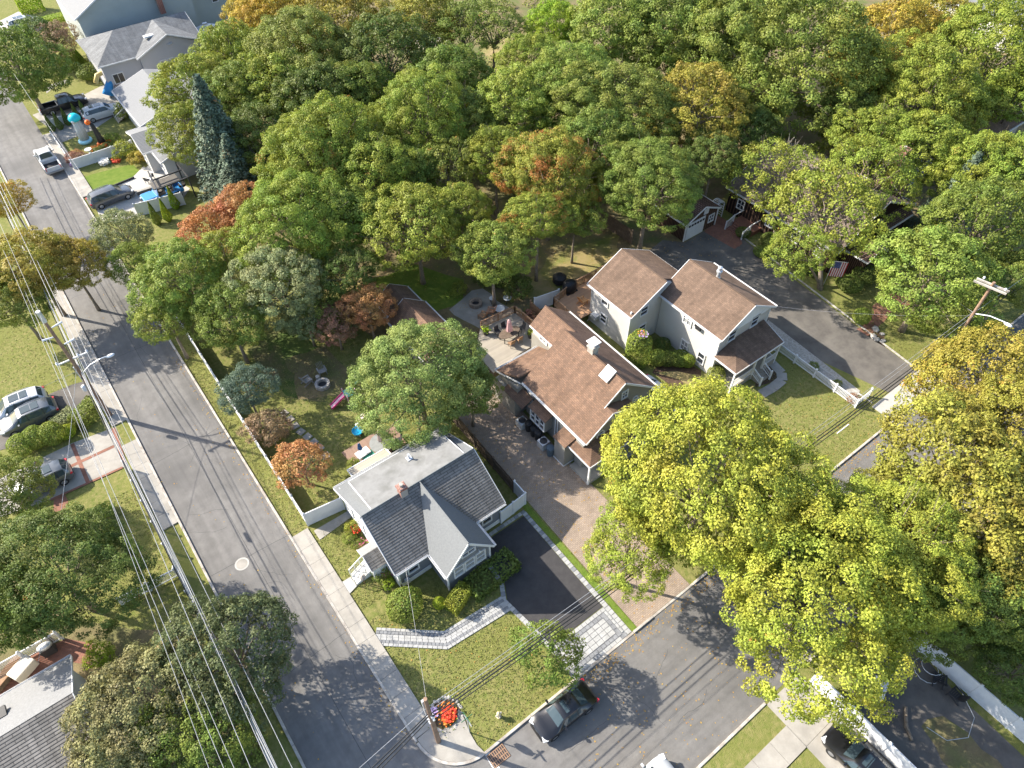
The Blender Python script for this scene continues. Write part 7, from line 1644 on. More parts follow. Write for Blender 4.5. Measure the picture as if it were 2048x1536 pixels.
flowers(fb, fcx+.15, fcy-.15, .1, .5, 150, FM['red'], .10, .28, 5); flowers(fb, fcx, fcy, .08, .75, 70, FM['orange'], .08, .25, 6); flowers(fb, fcx-.6, fcy+.5, .1, .35, 60, FM['lilac'], .07, .2, 7)
me = quads_mesh('greenery', np.array([[fcx, fcy, .1]])+np.random.default_rng(1).normal(size=(500, 3))*np.array([.5, .5, .08]), sph(np.random.default_rng(2), 500)+np.array([0, 0, .6]), np.full(500, .12), np.random.default_rng(3).random(500), 3, M['leaf'])
o = bpy.data.objects.new('greenery', me); COL.objects.link(o); o.color = (*PAL['g'], 0); o['kind'] = 'stuff'; attach(o, fb)
b = MB()
for p in ((6.88,29.17), (6.18,27.41), (6.60,24.23)): pass
fl2 = thing('flower_bed', 'narrow bed of mixed flowers with pale edging at the side wall of the grey cottage', 'flower bed', (6.25,27.53))
e_ = [(5.93,29.01), (5.68,27.53), (5.99,26.44)]
b = MB()
for i in range(2): b.beam((*e_[i], .06), (*e_[i+1], .06), .14, .14)
b.build('edging', M['pavers_tan'], fl2)
flowers(fl2, *(6.43,28.62), .35, .45, 45, FM['red'], .08, .35, 8); flowers(fl2, *(6.11,27.29), .2, .5, 45, FM['pink'], .07, .3, 9)
fl3 = thing('flower_bed', 'rose bed with pale edging beside the big round shrub', 'flower bed', (6.27,23.67))
b = MB(); b.beam((*(5.81,23.94), .06), (*(5.87,23.10), .06), .14, .14); b.build('edging', M['pavers_tan'], fl3)
flowers(fl3, *(6.54,24.11), .3, .5, 40, FM['pink'], .08, .4, 10)

# mailbox-like ornament with dark shadow on the lawn by the ramp
mp = (4.79,24.56)
mb_ = thing('garden_ornament', 'small rusty garden ornament on a post beside the cottage ramp', 'ornament', mp)
b = MB(); b.tube([(*mp, 0), (*mp, 1.0)], .03, 6); b.build('post', M['wood'], mb_); b = MB(); b.lathe((*mp, 1.0), [(.05, 0), (.2, .08), (.24, .2), (.12, .32), (.02, .4)], 10); b.build('top', M['kerb'], mb_)

# ================================================================ BACK YARD OF THE GREY COTTAGE
def ring(parent, name, c, r0, r1, h, m, n=14):
    for k in range(n):
        a0, a1 = k/n*6.2832, (k+.93)/n*6.2832
        if k == 0:
            b = MB(); pts = [(math.cos(a)*r, math.sin(a)*r) for r, a in ((r0, a0), (r1, a0), (r1, a1), (r0, a1))]; b.prism(pts, 0, h); o = b.build(name, m); src = o
        else: o = bpy.data.objects.new(name, src.data); COL.objects.link(o)
        o.location = (*c[:2], c[2] if len(c) > 2 else 0); o.rotation_euler = (0, 0, k/n*6.2832); attach(o, parent)
fp = (11.12,43.46)
fpt = thing('fire_pit', 'round stone fire pit between two lounge chairs on the shaded lawn', 'fire pit', fp); ring(fpt, 'stone', fp, .42, .68, .35, M['rock']); b = MB(); b.lathe((*fp, 0), [(.41, .01), (.41, .08)], 14); b.build('ash', M['metal_dark'], fpt)
def adirondack(name, label, x, y, rz, m, z=0, group=None, cat='chair'):
    t = thing(name, label, cat, (0, 0, 0), 0, group)
    for k in range(5): b = MB(); b.box((-.1+k*.12, 0, .36-.02*k*-1), (.10, .56, .025)); b.build('seat_slat', m, t)
    for k in range(5): b = MB(); y_ = (k-2)*.115; b.beam((-.15, y_, .32), (-.48, y_*1.15, .95+.05*(2-abs(k-2))), .1, .02, roll=(0, 1, 0)); b.build('back_slat', m, t)
    for s in (-1, 1):
        b = MB(); b.box((.08, s*.34, .55), (.72, .11, .03)); b.build('arm', m, t)
        b = MB(); b.box((.40, s*.32, .27), (.08, .05, .54)); b.build('leg', m, t); b = MB(); b.beam((.42, s*.30, .36), (-.45, s*.30, .06), .04, .1); b.build('leg', m, t)
    t.location = (x, y, z); t.rotation_euler = (0, 0, rz); return t
GW = mat('grey_weathered_chair', (.24, .23, .22), (.32, .31, .30), 4, .8)
adirondack('lounge_chair', 'grey lounge chair left of the fire pit', *(10.14,44.55), .1, GW); adirondack('lounge_chair', 'grey lounge chair above the fire pit', *(11.80,44.87), -PI/2-.1, GW)
sp_ = (11.15,44.40); b = MB(); b.lathe((*sp_, 0), [(.2, 0), (.19, .4), (.1, .41)], 10); tag(b.build('stump', M['kerb']), 'small stump table beside the fire pit', 'stump')
PINK = mat('pink_plastic', (.60, .05, .22), None, rough=.4); PINKL = mat('pale_pink_plastic', (.66, .42, .50), None, rough=.4); TEAL = mat('teal_plastic', (.10, .42, .42), None, rough=.4)
sl = thing('play_slide', 'pink plastic slide with a small climbing frame on the sunny lawn', 'slide', (12.00,41.19))
A1_, B1_ = Vector((10.51,40.64)+(.12,)), Vector((11.81,40.38,1.15)); d = (B1_-A1_).normalized(); s = d.cross(Vector((0, 0, 1))).normalized()*.24
b = MB(); b.quad(A1_-s, B1_-s, B1_+s, A1_+s); u_ = Vector((0, 0, -.03)); b.quad(A1_-s+u_, A1_+s+u_, B1_+s+u_, B1_-s+u_); b.build('slide_bed', PINKL, sl)
for q in (-1, 1): b = MB(); b.beam(A1_+s*q+Vector((0, 0, .05)), B1_+s*q+Vector((0, 0, .05)), .05, .16); b.build('slide_rail', PINK, sl)
for dx, dy in ((.1, .45), (.9, .45), (.1, -.45), (.9, -.45)): c = B1_+Vector((dx, dy, 0)); b = MB(); b.beam((c.x, c.y, 0), (c.x, c.y, 1.75 if dx > .5 else 1.5), .08); b.build('post', PINKL, sl)
b = MB(); b.box((B1_.x+.5, B1_.y, 1.12), (.85, .9, .06)); b.build('platform', TEAL, sl); b = MB(); b.beam((B1_.x+.95, B1_.y, 1.6), (B1_.x+2.3, B1_.y+.5, 1.6), .07); b.beam((B1_.x+2.3, B1_.y+.5, 1.6), (B1_.x+2.5, B1_.y+.1, 0), .06); b.beam((B1_.x+2.3, B1_.y+.5, 1.6), (B1_.x+2.3, B1_.y+1.0, 0), .06); b.build('swing_beam', TEAL, sl)
A2_, B2_ = Vector((11.74,37.93)+(.1,)), Vector((12.58,37.74,0.80)); d = (B2_-A2_).normalized(); s = d.cross(Vector((0, 0, 1))).normalized()*.2
s2 = thing('toddler_slide', 'small white toddler slide at the edge of the big round tree', 'slide', A2_)
b = MB(); b.quad(A2_-s, B2_-s, B2_+s, A2_+s); b.build('slide_bed', PINKL, s2)
for q in (-1, 1): b = MB(); b.beam(A2_+s*q+Vector((0, 0, .04)), B2_+s*q+Vector((0, 0, .04)), .04, .12); b.build('slide_rail', M['white'], s2); b = MB(); b.beam(B2_+s*q, Vector((B2_.x+.25, (B2_+s*q).y, 0)), .05); b.build('leg', M['white'], s2)
wt = (10.99,36.74); t = thing('water_table', 'bright blue plastic water table on the shaded grass', 'toy', wt)
b = MB(); b.lathe((*wt, .35), [(.28, 0), (.45, .05), (.47, .2), (.43, .2), (.40, .08), (.01, .07)], 16); b.build('basin', mat('blue_plastic', (.02, .36, .60), None, rough=.35), t)
for k in range(4): b = MB(); b.beam((wt[0]+math.cos(k*1.57)*.3, wt[1]+math.sin(k*1.57)*.3, 0), (wt[0]+math.cos(k*1.57)*.3, wt[1]+math.sin(k*1.57)*.3, .37), .06); b.build('leg', M['white'], t)
b = MB(); b.tube([(wt[0]+.2, wt[1]+.2, .5), (wt[0]+.2, wt[1]+.2, .95)], .05, 8); b.lathe((wt[0]+.2, wt[1]+.2, .92), [(.05, 0), (.18, .08), (.1, .14)], 10); b.build('tower', M['white'], t)
oy = (11.79,36.61); t = thing('toy_truck', 'small orange and teal toy on the grass by the deck', 'toy', oy); b = MB(); b.box((*oy, .15), (.4, .22, .16)); b.build('body', mat('orange_plastic', (.62, .20, .04), None, rough=.4), t); b = MB(); b.box((oy[0]-.3, oy[1]+.1, .12), (.22, .2, .2)); b.build('cab', TEAL, t)
for dx in (-.3, .12):
    for dy in (-.13, .13): b = MB(); b.tube([(oy[0]+dx, oy[1]+dy-.03, .08), (oy[0]+dx, oy[1]+dy+.03, .08)], .08, 8); b.build('wheel', TYRE, t)
def closed_umbrella(name, label, x, y, z0, h, m, r=.2, pole=True):
    t = thing(name, label, 'umbrella', (x, y, z0)); b = MB(); b.tube([(x, y, z0), (x, y, z0+h)], .025, 6); b.build('pole', M['galv'], t)
    n = 16; vs = []; fs = []; prof = [(r*1.1, .42), (r, .5), (r*.75, .7), (r*.6, .88), (r*.3, .97), (.02, 1)]
    for q, f in prof:
        for k in range(n): a = 2*math.pi*k/n; w = q*(1+(.22 if k % 2 else -.12)); vs.append((x+math.cos(a)*w, y+math.sin(a)*w, z0+h*f))
    for i in range(len(prof)-1):
        for k in range(n): fs.append((i*n+k, i*n+(k+1) % n, (i+1)*n+(k+1) % n, (i+1)*n+k))
    b = MB(); b.add(vs, fs); b.build('canopy', m, t); return t
STR = mat('pink_striped_canvas', (.60, .28, .30), (.66, .50, .48), 9, .8); TAUPE = mat('taupe_canvas', (.38, .32, .29), (.45, .36, .33), 6, .85)
def round_table(name, label, x, y, z, r, h, m, legm):
    t = thing(name, label, 'table', (x, y, z)); b = MB(); b.lathe((x, y, z+h), [(r, 0), (r, .04)], 24); b.build('table_top', m, t)
    for k in range(4): a = k*1.571+.6; b = MB(); b.beam((x+math.cos(a)*r*.75, y+math.sin(a)*r*.75, z), (x+math.cos(a)*r*.6, y+math.sin(a)*r*.6, z+h), .05); b.build('leg', legm, t)
    return t
tb = (11.87,34.11,0.90)
round_table('garden_table', 'round grey glass table with closed umbrella on the brown deck', tb[0], tb[1], .22, 1.0, .7, mat('frosted_glass', (.22, .23, .23), (.27, .28, .28), 3, .2), M['metal_dark'])
closed_umbrella('garden_umbrella', 'closed taupe umbrella with pink stripes through the round glass table', tb[0], tb[1], .25, 2.5, TAUPE, .22)
def chair(name, label, x, y, rz, z, m, group=None):
    t = thing(name, label, 'chair', (0, 0, 0), 0, group); b = MB(); b.box((0, 0, .44), (.46, .48, .05)); b.build('seat', m, t); b = MB(); b.beam((-.22, 0, .46), (-.32, 0, .95), .46, .04, roll=(0, 1, 0)) if False else b.add([(-.22, -.23, .46), (-.22, .23, .46), (-.32, .23, .95), (-.32, -.23, .95), (-.26, -.23, .46), (-.26, .23, .46), (-.36, .23, .95), (-.36, -.23, .95)], [(0, 1, 2, 3), (7, 6, 5, 4), (0, 3, 7, 4), (1, 5, 6, 2), (3, 2, 6, 7)]); b.build('backrest', m, t)
    for sx in (-.2, .2):
        for sy in (-.21, .21): b = MB(); b.beam((sx, sy, 0), (sx, sy, .43), .035); b.build('leg', m, t)
    t.location = (x, y, z); t.rotation_euler = (0, 0, rz); return t
DM = M['metal_dark']
for k, (a, lab) in enumerate(((-.3, 'dark metal chair right of the round glass table'), (-1.2, 'dark metal chair on the cottage side of the round glass table'))): chair('garden_chair', lab, tb[0]+math.cos(a)*1.35, tb[1]+math.sin(a)*1.35, a+PI, .22, DM, 'dark chairs at the round glass table')
gp2 = (10.16,34.16,0.90)
t = thing('play_kitchen', 'white and green plastic play table on the brown deck', 'play table', (gp2[0], gp2[1], .22)); cs = (gp2[0], gp2[1])
b = MB(); b.box((*cs, .95), (1.15, .75, .08), .1); b.build('top', M['white'], t, bevel=.03); b = MB(); b.box((cs[0]+.25, cs[1]-.35, .7), (1.0, .6, .3), .1); b.build('bench', mat('green_plastic', (.05, .25, .18), None, rough=.4), t, bevel=.03)
for sx in (-.45, .45):
    for sy in (-.28, .28): b = MB(); b.beam((cs[0]+sx, cs[1]+sy, .22), (cs[0]+sx, cs[1]+sy, .92), .07); b.build('leg', M['white'], t)
closed_umbrella('small_umbrella', 'small closed navy umbrella in the white play table', cs[0]-.1, cs[1]+.1, .9, 1.3, mat('navy_canvas', (.03, .08, .20), None, rough=.8), .16)
b = MB(); pth = [(6.88,43.05),(7.10,42.19),(7.15,40.34),(7.57,38.69),(7.80,37.02),(7.77,35.78)]
ps_ = froot('stepping_path', pth[0])
for i in range(len(pth)-1):
    p, q = Vector(pth[i]), Vector(pth[i+1]); d = (q-p); n = max(1, int(d.length/.75))
    for k in range(n): c = p+d*(k+.5)/n; b = MB(); b.box((c.x, c.y, .03), (.62, .62, .06), math.atan2(d.y, d.x)+rng.uniform(-.08, .08)); b.build('stepping_stone', M['concrete'], ps_)
# ================================================================ TAUPE HOUSE: bins, units, deck furniture
def ac(label, x, y, s=.8, h=.75):
    t = thing('air_conditioner', label, 'air conditioner', (x, y, .04)); b = MB(); b.box((x, y, .04+h/2), (s, s, h)); b.build('cabinet', M['galv'], t, bevel=.04); b = MB(); b.lathe((x, y, .04+h), [(s*.40, 0), (s*.40, .02), (s*.1, .05)], 16); b.build('fan_guard', M['metal_dark'], t)
ac('outdoor air conditioner farther back by the bay window of the taupe house', *(22.49,29.05)); ac('outdoor air conditioner beside the blue grey bin', *(22.58,26.29))
def bin_(label, x, y, m, r=.33, h=1.0, group=None):
    t = thing('rubbish_bin', label, 'bin', (x, y, .04), 0, group); b = MB(); b.lathe((x, y, .04), [(r*.8, 0), (r, h*.9), (r*1.06, h*.9), (r*1.06, h*.95)], 14); b.build('barrel', m, t); b = MB(); b.lathe((x, y, .04+h*.95), [(r*1.08, 0), (r*.9, .08), (r*.2, .12)], 14); b.build('lid', m, t)
BK = mat('black_plastic_bin', (.02, .02, .022), None, rough=.5)
for k, (p, lab) in enumerate((((22.66,28.37), 'black bin farthest back beside the taupe house'), ((22.67,27.66), 'black bin in the middle of the three beside the taupe house'), ((22.68,27.12), 'black bin nearest the air conditioner'))): bin_(lab, *p, BK, group='black bins beside the taupe house')
bin_('blue grey bin at the side closet of the taupe house', *(22.50,25.31), mat('blue_grey_plastic', (.07, .10, .13), None, rough=.5))
dt = (27.56,37.59,1.30)
t = thing('dining_table', 'oval dining table with pink umbrella on the weathered grey deck', 'table', (dt[0], dt[1], .6)); b = MB(); b.lathe((dt[0], dt[1], 1.3), [(.6, 0), (.6, .05)], 20, sx=1.9); b.build('table_top', M['wood_dark'], t)
for sx in (-.8, .8):
    for sy in (-.35, .35): b = MB(); b.beam((dt[0]+sx, dt[1]+sy, .6), (dt[0]+sx, dt[1]+sy, 1.3), .06); b.build('leg', DM, t)
closed_umbrella('garden_umbrella', 'closed pink umbrella standing in the dining table on the grey deck', dt[0], dt[1], .6, 2.4, STR, .26)
for k, (dx, dy, rz) in enumerate(((-.6, .95, -PI/2), (.2, .95, -PI/2), (-.5, -.95, PI/2), (.4, -.95, PI/2), (1.45, 0, PI))):
    chair('deck_chair', ('dark chair behind the dining table on the deck, left one', 'dark chair behind the dining table under the pink umbrella', 'wooden chair in front of the dining table, left one', 'wooden chair in front of the dining table, right one', 'dark chair at the right end of the dining table')[k], dt[0]+dx, dt[1]+dy, rz, .6, DM if k in (0, 1, 4) else M['wood'], 'chairs round the dining table on the grey deck')
pf = (28.02,43.74); t = thing('fire_pit', 'round fire pit in the middle of the stone patio', 'fire pit', (*pf, .02)); ring(t, 'stone', (*pf, .02), .4, .66, .4, M['pavers_tan']); b = MB(); b.lathe((*pf, .03), [(.4, 0), (.4, .08)], 14); b.build('ash', DM, t)
adirondack('lounge_chair', 'wooden lounge chair on the stone patio near the deck rail', *(27.50,41.69), 1.9, M['wood'], .02); adirondack('lounge_chair', 'reddish lounge chair beside the white patio table', *(28.52,41.74), 2.3, mat('cedar', (.40, .20, .12), (.48, .27, .17), 4, .7), .02)
for p, r, lab in (((29.19,41.36), .5, 'round white table on the stone patio'), ((30.70,42.11), .42, 'round white table at the edge of the stone patio bushes'), ((29.50,42.96), .32, 'small white table beside the stone patio bushes')): round_table('patio_table', lab, p[0], p[1], .02, r, .6, M['white'], DM)
PT = mat('terracotta', (.36, .15, .09), (.42, .2, .13), 5, .85)
def pot(label, x, y, z, r, m, plant=None):
    t = thing('plant_pot', label, 'plant pot', (x, y, z)); b = MB(); b.lathe((x, y, z), [(r*.7, 0), (r, r*1.4), (r*1.08, r*1.4), (r*1.08, r*1.6), (r*.9, r*1.6), (r*.85, r*1.3)], 14); b.build('pot', m, t)
    if plant: tb_ = quads_mesh('plant', np.array([[x, y, z+r*2.1]])+np.random.default_rng(int(x*10)).normal(size=(160, 3))*r*.55, sph(np.random.default_rng(4), 160), np.full(160, r*.6), np.random.default_rng(5).random(160), 3, M['leaf']); o = bpy.data.objects.new('plant', tb_); COL.objects.link(o); o.color = (*PAL[plant], 0); attach(o, t)
pot('large terracotta pot behind the grey deck', *(30.81,38.73), 0, .42, PT, 'redbr'); pot('small pot beside the large terracotta pot', *(30.69,39.38), 0, .28, M['white'], 'g'); pot('dark pot at the grey deck rail corner', *(26.11,39.32), .6, .3, DM, 'bright'); pot('terracotta pot by the old brown fence', *(31.00,38.05), 0, .34, PT, 'redbr')
pot('wire plant stand on the right side of the grey deck', *(29.17,36.46), .6, .3, DM, 'dyg')
# light grey house deck
gq = (35.71,38.67,1.70); t = thing('covered_grill', 'grill under a black cover on the cedar deck', 'grill', (gq[0], gq[1], 1.3)); b = MB(); b.lathe((gq[0], gq[1], 1.3), [(.62, 0), (.66, .5), (.6, .95), (.4, 1.15), (.05, 1.2)], 12, sx=1.2); b.build('cover', mat('black_vinyl_cover', (.015, .015, .017), None, rough=.35), t, smooth=True)
b = MB(); b.box((gq[0], gq[1], 1.34), (1.3, 1.1, .06)); b.build('base', DM, t)
adirondack('lounge_chair', 'orange cedar lounge chair on the cedar deck', *(35.45,36.46), 0, mat('bright_cedar', (.55, .27, .10), (.6, .33, .15), 4, .7), 1.3)
po = (36.66,41.26); b = MB(); b.lathe((*po, 0), [(.5, 0), (.75, .3), (.7, .8), (.3, 1.1)], 12); tag(b.build('compost_bin', BK), 'round black compost bin beside the cedar deck', 'compost bin')
# green slide far in the wood
A3, B3 = Vector((18.48,30.89)+(.2,)) if False else Vector((40.17,61.99)+(.2,)), Vector((39.35,62.39,1.80)); d = (B3-A3).normalized(); s = d.cross(Vector((0, 0, 1))).normalized()*.3
t = thing('play_slide', 'dark green slide glimpsed under the trees at the upper centre', 'slide', A3); GRP = mat('dark_green_plastic', (.02, .16, .10), None, rough=.4)
b = MB(); b.quad(A3-s, B3-s, B3+s, A3+s); b.build('slide_bed', GRP, t)
for q in (-1, 1): b = MB(); b.beam(A3+s*q, B3+s*q, .06, .2); b.build('slide_rail', GRP, t); b = MB(); b.beam(B3+s*q, Vector((B3.x, (B3+s*q).y+.3, 0)), .08); b.build('leg', M['wood'], t)
# flag on the shingle house front
fx, fy, fz = (57.61,24.26,2.20)
t = thing('american_flag', 'american flag hanging beside the leaning trunk in front of the shingle house', 'flag', (fx, fy, 0)); b = MB(); b.tube([(fx-.1, fy+.5, 0), (fx-.05, fy+.45, 3.1)], .03, 6); b.tube([(fx-.05, fy+.45, 3.05), (fx+.9, fy-.55, 3.05)], .02, 5); b.build('flagpole', M['galv'], t)
RED = mat('flag_red', (.50, .03, .05), None, rough=.8); BLU = mat('flag_blue', (.03, .05, .22), None, rough=.8); WHT = mat('flag_white', (.70, .70, .70), None, rough=.8)
u_ = Vector((.95, -1.0, 0)).normalized()
for k in range(13):
    b = MB(); w = 1.35/13; a0 = Vector((fx-.02, fy+.42, 3.0))+u_*w*k; a1 = a0+u_*w; dz = 1.9; sh_ = Vector((.12, .05, 0))
    top = dz*.42 if k < 7 else 0
    b.add([a0+Vector((0, 0, -top))+sh_*top/dz, a1+Vector((0, 0, -top))+sh_*top/dz, a1+Vector((0, 0, -dz))+sh_, a0+Vector((0, 0, -dz))+sh_], [(0, 1, 2, 3)]); b.build('stripe', RED if k % 2 == 0 else WHT, t)
b = MB(); a0 = Vector((fx-.02, fy+.42, 3.0)); a1 = a0+u_*1.35*7/13; sh_ = Vector((.05, .02, -.8)); b.add([a0, a1, a1+sh_, a0+sh_], [(0, 1, 2, 3)]); b.build('canton', BLU, t)
b = MB(); n_ = Vector((-.72, -.69, 0))*.006
for i in range(5):
    for j in range(6): c = a0+u_*(.08+j*.115)+Vector((.01, 0, -.09-i*.15)); b.add([c+n_+u_*.025, c+n_+Vector((0, 0, .03)), c+n_-u_*.025, c+n_-Vector((0, 0, .03))], [(0, 1, 2, 3)])
b.build('stars', WHT, t, kind='stuff')
fx, fy, fz = (-4.01,89.88,2.00)
t = thing('small_flag', 'little red and white flag at the left edge beside the tree', 'flag', (fx, fy, 0)); b = MB(); b.tube([(fx, fy, 0), (fx, fy, 2.6)], .03, 5); b.build('flagpole', M['white'], t)
for k in range(6): b = MB(); b.box((fx+.45, fy, 2.5-k*.12), (.85, .02, .115)); b.build('stripe', RED if k % 2 == 0 else WHT, t)
# stones by the brick path
rk2 = thing('rock_garden', 'group of pale rocks beside the brick path and long driveway', 'rocks', (55.24,17.25))
for (cx_, cy_, s) in ((645, 440, .5), (630, 485, .4), (650, 500, .35), (680, 470, .3), (690, 510, .3), (620, 460, .25)):
    pass
for p, s in (((56.16,17.80), .45), ((55.14,17.33), .4), ((55.05,16.90), .35), ((56.08,17.02), .28), ((55.38,16.45), .3)):
    o = bpy.data.objects.new('rock', rk.data); COL.objects.link(o); o.location = (*p, .05); o.scale = (s, s*.75, s*.6); o.rotation_euler = (.1, 0, s*9); attach(o, rk2)
# ================================================================ TOP LEFT: inflatables, patio
def tubepart(t, name, pts, r, m, n=12): b = MB(); b.tube(pts, r, n); return b.build(name, m, t, smooth=True)
TQ = mat('teal_nylon', (.02, .50, .58), None, rough=.4); TQL = mat('pale_teal_nylon', (.35, .66, .72), None, rough=.4); NET = mat('clear_netting', (.42, .45, .42), (.50, .52, .50), 6, .5)
ix, iy = (6.10,98.92)
t = thing('yard_inflatable', 'tall teal topped inflatable with pale round base on the bungalow lawn', 'inflatable', (ix, iy, 0))
b = MB(); b.lathe((ix, iy, 0), [(1.0, 0), (1.18, .2), (1.15, .42), (.9, .55), (.7, .5)], 24); b.build('base', TQL, t, smooth=True); b = MB(); b.lathe((ix, iy, .5), [(.78, 0), (.70, 1.6), (.62, 3.0)], 20); b.build('column', NET, t, smooth=True)
b = MB(); b.lathe((ix, iy, 3.45), [(.5, 0), (.95, .12), (1.05, .4), (.85, .75), (.5, 1.0), (.05, 1.08)], 20); b.build('top', TQ, t, smooth=True)
for k in range(8): a = k*.785; tubepart(t, 'rib', [(ix+math.cos(a)*.8, iy+math.sin(a)*.8, .5), (ix+math.cos(a)*.66, iy+math.sin(a)*.66, 3.5)], .035, M['white'], 5)
b = MB(); b.lathe((ix-.5, iy-.7, 3.5), [(.2, 0), (.32, .15), (.2, .35)], 12); b.build('curl', M['white'], t, smooth=True); t.scale = (.72, .72, .85)
sx_, sy_ = (7.61,96.34); OR = mat('orange_nylon', (.70, .13, .01), None, rough=.45); BKN = mat('black_nylon', (.02, .02, .02), None, rough=.5)
t = thing('yard_inflatable', 'orange and black arched halloween inflatable beside the teal one', 'inflatable', (sx_, sy_, 0))
tubepart(t, 'body', [(sx_, sy_, .3), (sx_-.05, sy_+.1, 1.4), (sx_-.15, sy_+.2, 2.5), (sx_-.2, sy_+.25, 3.2)], [.5, .35, .28, .22], BKN)
for c, r in (((sx_, sy_-.3, .35), .45), ((sx_-.35, sy_, .45), .38), ((sx_+.75, sy_+.2, .35), .35), ((sx_-.5, sy_+.3, 3.35), .34)):
    b = MB(); b.lathe(c, [(r*.3, -r*.9), (r*.8, -r*.6), (r, 0), (r*.8, r*.6), (r*.3, r*.9)], 14); b.build('pumpkin', OR, t, smooth=True)
tubepart(t, 'arm', [(sx_+.3, sy_+.1, .5), (sx_+.1, sy_+.1, 1.5), (sx_-.1, sy_+.1, 2.3)], .12, OR)
yx, yy_ = (12.27,108.91)
t = thing('yard_inflatable', 'blue inflatable with a yellow trunk beside the bungalow roof', 'inflatable', (yx, yy_, 0)); YL = mat('yellow_nylon', (.62, .47, .18), None, rough=.5); BU = mat('blue_nylon', (.03, .22, .50), None, rough=.5)
tubepart(t, 'body', [(yx-.3, yy_, .4), (yx+.2, yy_+.2, 1.2), (yx+.8, yy_+.4, 2.0)], [.7, .55, .4], BU)
tubepart(t, 'trunk', [(yx-1.0, yy_+.8, 2.0), (yx-.4, yy_+1.2, 2.7), (yx+.5, yy_+1.2, 2.9), (yx+1.4, yy_+1.0, 2.9), (yx+2.1, yy_+1.0, 3.2)], [.3, .32, .28, .24, .2], YL)
bx_, by_ = (5.66,95.28); t = thing('bird_bath', 'white bird bath in the flower bed of the bungalow', 'bird bath', (bx_, by_, 0)); b = MB(); b.lathe((bx_, by_, 0), [(.22, 0), (.1, .1), (.08, .7), (.12, .75)], 12); b.build('pedestal', M['white'], t); b = MB(); b.lathe((bx_, by_, .75), [(.1, 0), (.42, .1), (.42, .14), (.1, .06)], 16); b.build('bowl', M['white'], t)
wx, wy = (6.48,92.14); t = thing('white_flowering_clump', 'round clump of white flowers by the white fence', 'flowers', (wx, wy, 0)); flowers(t, wx, wy, .1, .6, 220, FM['white'], .1, .5, 12)
for p, c, s, lab in (((7.82,91.76), 'red', 13, 'red flowers along the lush lawn'), ((3.51,94.12), 'lilac', 14, 'lilac flowers at the street end of the bungalow bed'), ((6.36,96.27), 'orange', 15, 'orange flowers above the bird bath')): t = thing('flower_clump', lab, 'flowers', (*p, 0)); flowers(t, *p, .1, .55, 120, FM[c], .1, .35, s)
for k, (p, lab) in enumerate((((9.36,84.73), 'dark patio chair nearest the grey SUV'), ((10.04,85.29), 'dark patio chair under the dark porch'), ((9.64,84.83), 'white cushioned patio chair between two dark ones'))): chair('patio_chair', lab, *p, .6+k, .02, DM if k < 2 else M['white'])
wl_ = thing('garden_wall', 'low grey retaining wall between the patio and the off-roader parking', 'wall', (8.48,83.44)); b = MB(); b.beam((*(7.50,83.16), .2), (*(9.38,83.04), .2), .3, .4); b.build('wall', M['asphalt_old'], wl_); b = MB(); b.beam((*(7.50,83.16), .43), (*(9.38,83.04), .43), .36, .06); b.build('coping', M['concrete'], wl_)
ed = thing('lawn_edging', 'dark edging wall along the lush lawn of the bungalow', 'edging', (5.32,86.65)); b = MB(); b.beam((*(3.07,86.30), .1), (*(8.36,86.91), .1), .12, .24); b.build('edging', M['metal_dark'], ed)
st2 = thing('entry_stairs', 'wooden entry stairs with rails in front of the bungalow, beside the white SUV', 'stairs', (10.96,101.76)); ex_, ey_ = (10.96,101.76)
for k in range(5): b = MB(); b.box((ex_+k*.32, ey_, .12+k*.16), (.34, 1.3, .06)); b.build('step', M['deck_grey'], st2)
for s in (-.65, .65):
    b = MB(); b.beam((ex_-.1, ey_+s, 1.0), (ex_+1.5, ey_+s, 1.8), .06); b.beam((ex_-.1, ey_+s, 0), (ex_-.1, ey_+s, 1.0), .08); b.beam((ex_+1.5, ey_+s, 0), (ex_+1.5, ey_+s, 1.8), .08)
    for k in range(1, 9): b.beam((ex_-.1+k*.18, ey_+s, .1+k*.09), (ex_-.1+k*.18, ey_+s, 1.0+k*.09), .03)
    b.build('stair_rail', M['galv'], st2)
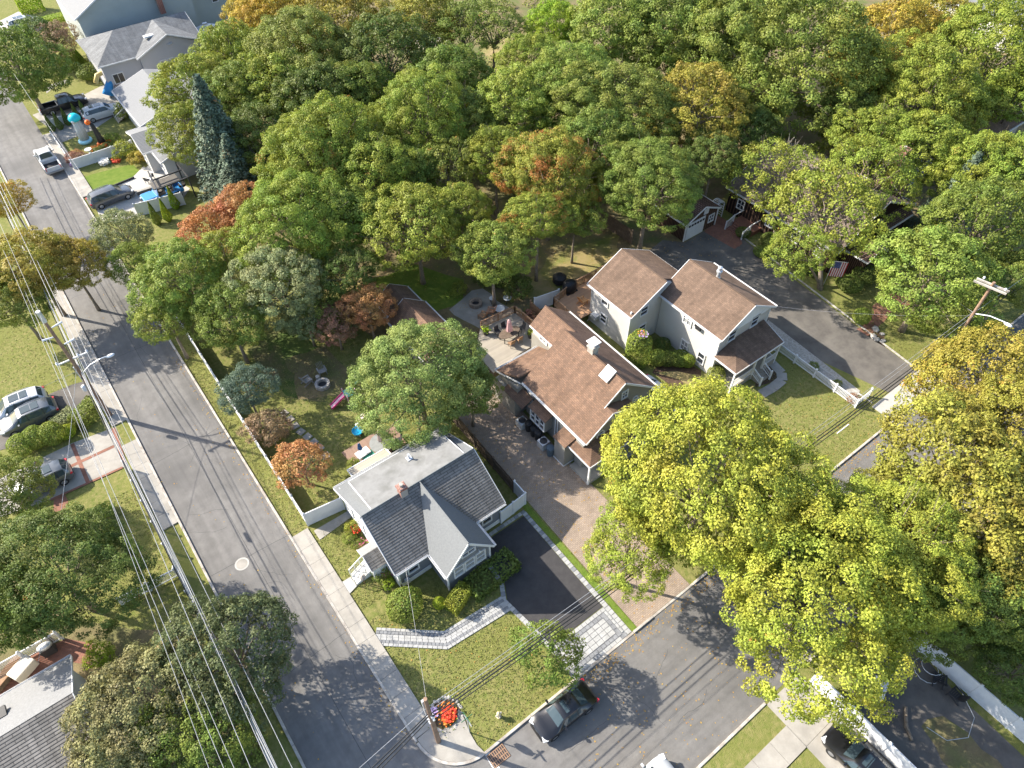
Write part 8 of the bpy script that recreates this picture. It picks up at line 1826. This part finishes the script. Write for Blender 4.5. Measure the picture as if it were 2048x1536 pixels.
# ================================================================ BOTTOM RIGHT YARD, LOWER LEFT PATIO
for k, (p, lab) in enumerate((((31.13,-4.01), 'black metal chair by the garden hose in the fenced yard'), ((31.15,-5.22), 'black patio chair in the middle of the fenced yard'))): adirondack('black_chair', lab, *p, .5+k, DM, .02)
hx, hy_ = (31.62,-3.15); b = MB(); b.tube([(hx-.3+math.cos(a*.5)*(.5+.02*a), hy_+math.sin(a*.5)*(.5+.02*a), .5+.05*a if a < 10 else .1) for a in range(26)]+[(hx+.3, hy_-2, .04), (hx-.6, hy_-3.5, .04), (hx-2, hy_-3.9, .04), (hx-3.2, hy_-3.2, .04), (hx-3.5, hy_-2.0, .04)], .02, 5); tag(b.build('garden_hose', M['galv']), 'pale garden hose coiled over the white fence and yard', 'hose')
tbx = (27.37,-1.93); t = thing('storage_box', 'grey storage box under the yellow maple inside the fenced yard', 'box', (*tbx, .02)); b = MB(); b.box((*tbx, .4), (1.3, .8, .7), .3); b.build('box', M['galv'], t, bevel=.03); b = MB(); b.box((*tbx, .78), (1.38, .88, .07), .3); b.build('lid', M['white'], t)
lg1, lg2 = (28.11,-3.67), (26.66,-5.07); b = MB(); b.tube([(*lg1, .12), ((lg1[0]+lg2[0])/2-.3, (lg1[1]+lg2[1])/2, .14), (*lg2, .12)], [.1, .13, .09], 8); tag(b.build('fallen_branch', M['bark']), 'long curved branch lying on the fenced yard', 'branch')
A4, B4 = (37.10,-2.44), (40.63,-4.83); b = MB(); b.tube([(*(34.78,-2.29,3.00),) if False else (34.78,-2.29,3.00), (35.85,-3.18,3.40), (36.96,-3.92,3.60), (37.88,-4.97,3.60)], [.16, .2, .24, .26], 8); tag(b.build('bare_limb', M['twig']), 'pale bare tree limb reaching in from the right edge', 'branch')
c_ = (-16.19,32.83); t = thing('patio_table', 'beige covered table on the brick patio at the lower left', 'table', (*c_, 0)); b = MB(); b.box((*c_, .45), (1.5, .95, .8), .5); b.build('cover', M['sd_cream'], t, bevel=.08); b = MB(); b.box((*c_, .03), (1.3, .8, .05), .5); b.build('base', DM, t)
c_ = (-14.53,33.16); t = thing('grill', 'silver grill beside the white picket fence at the lower left', 'grill', (*c_, 0)); b = MB(); b.box((*c_, .5), (.8, .55, .8)); b.build('cabinet', DM, t); b = MB(); b.lathe((*c_, .9), [(.4, 0), (.38, .2), (.2, .32)], 12, sx=1.2, sy=.7); b.build('hood', M['galv'], t, smooth=True)
c_ = (-17.16,33.16); t = thing('bench', 'wooden bench box along the picket fence of the lower left patio', 'bench', (*c_, 0)); b = MB(); b.box((*c_, .3), (2.2, .6, .5), .55); b.build('box', M['wood_dark'], t); b = MB(); b.box((*c_, .57), (2.3, .68, .05), .55); b.build('seat', M['wood'], t)
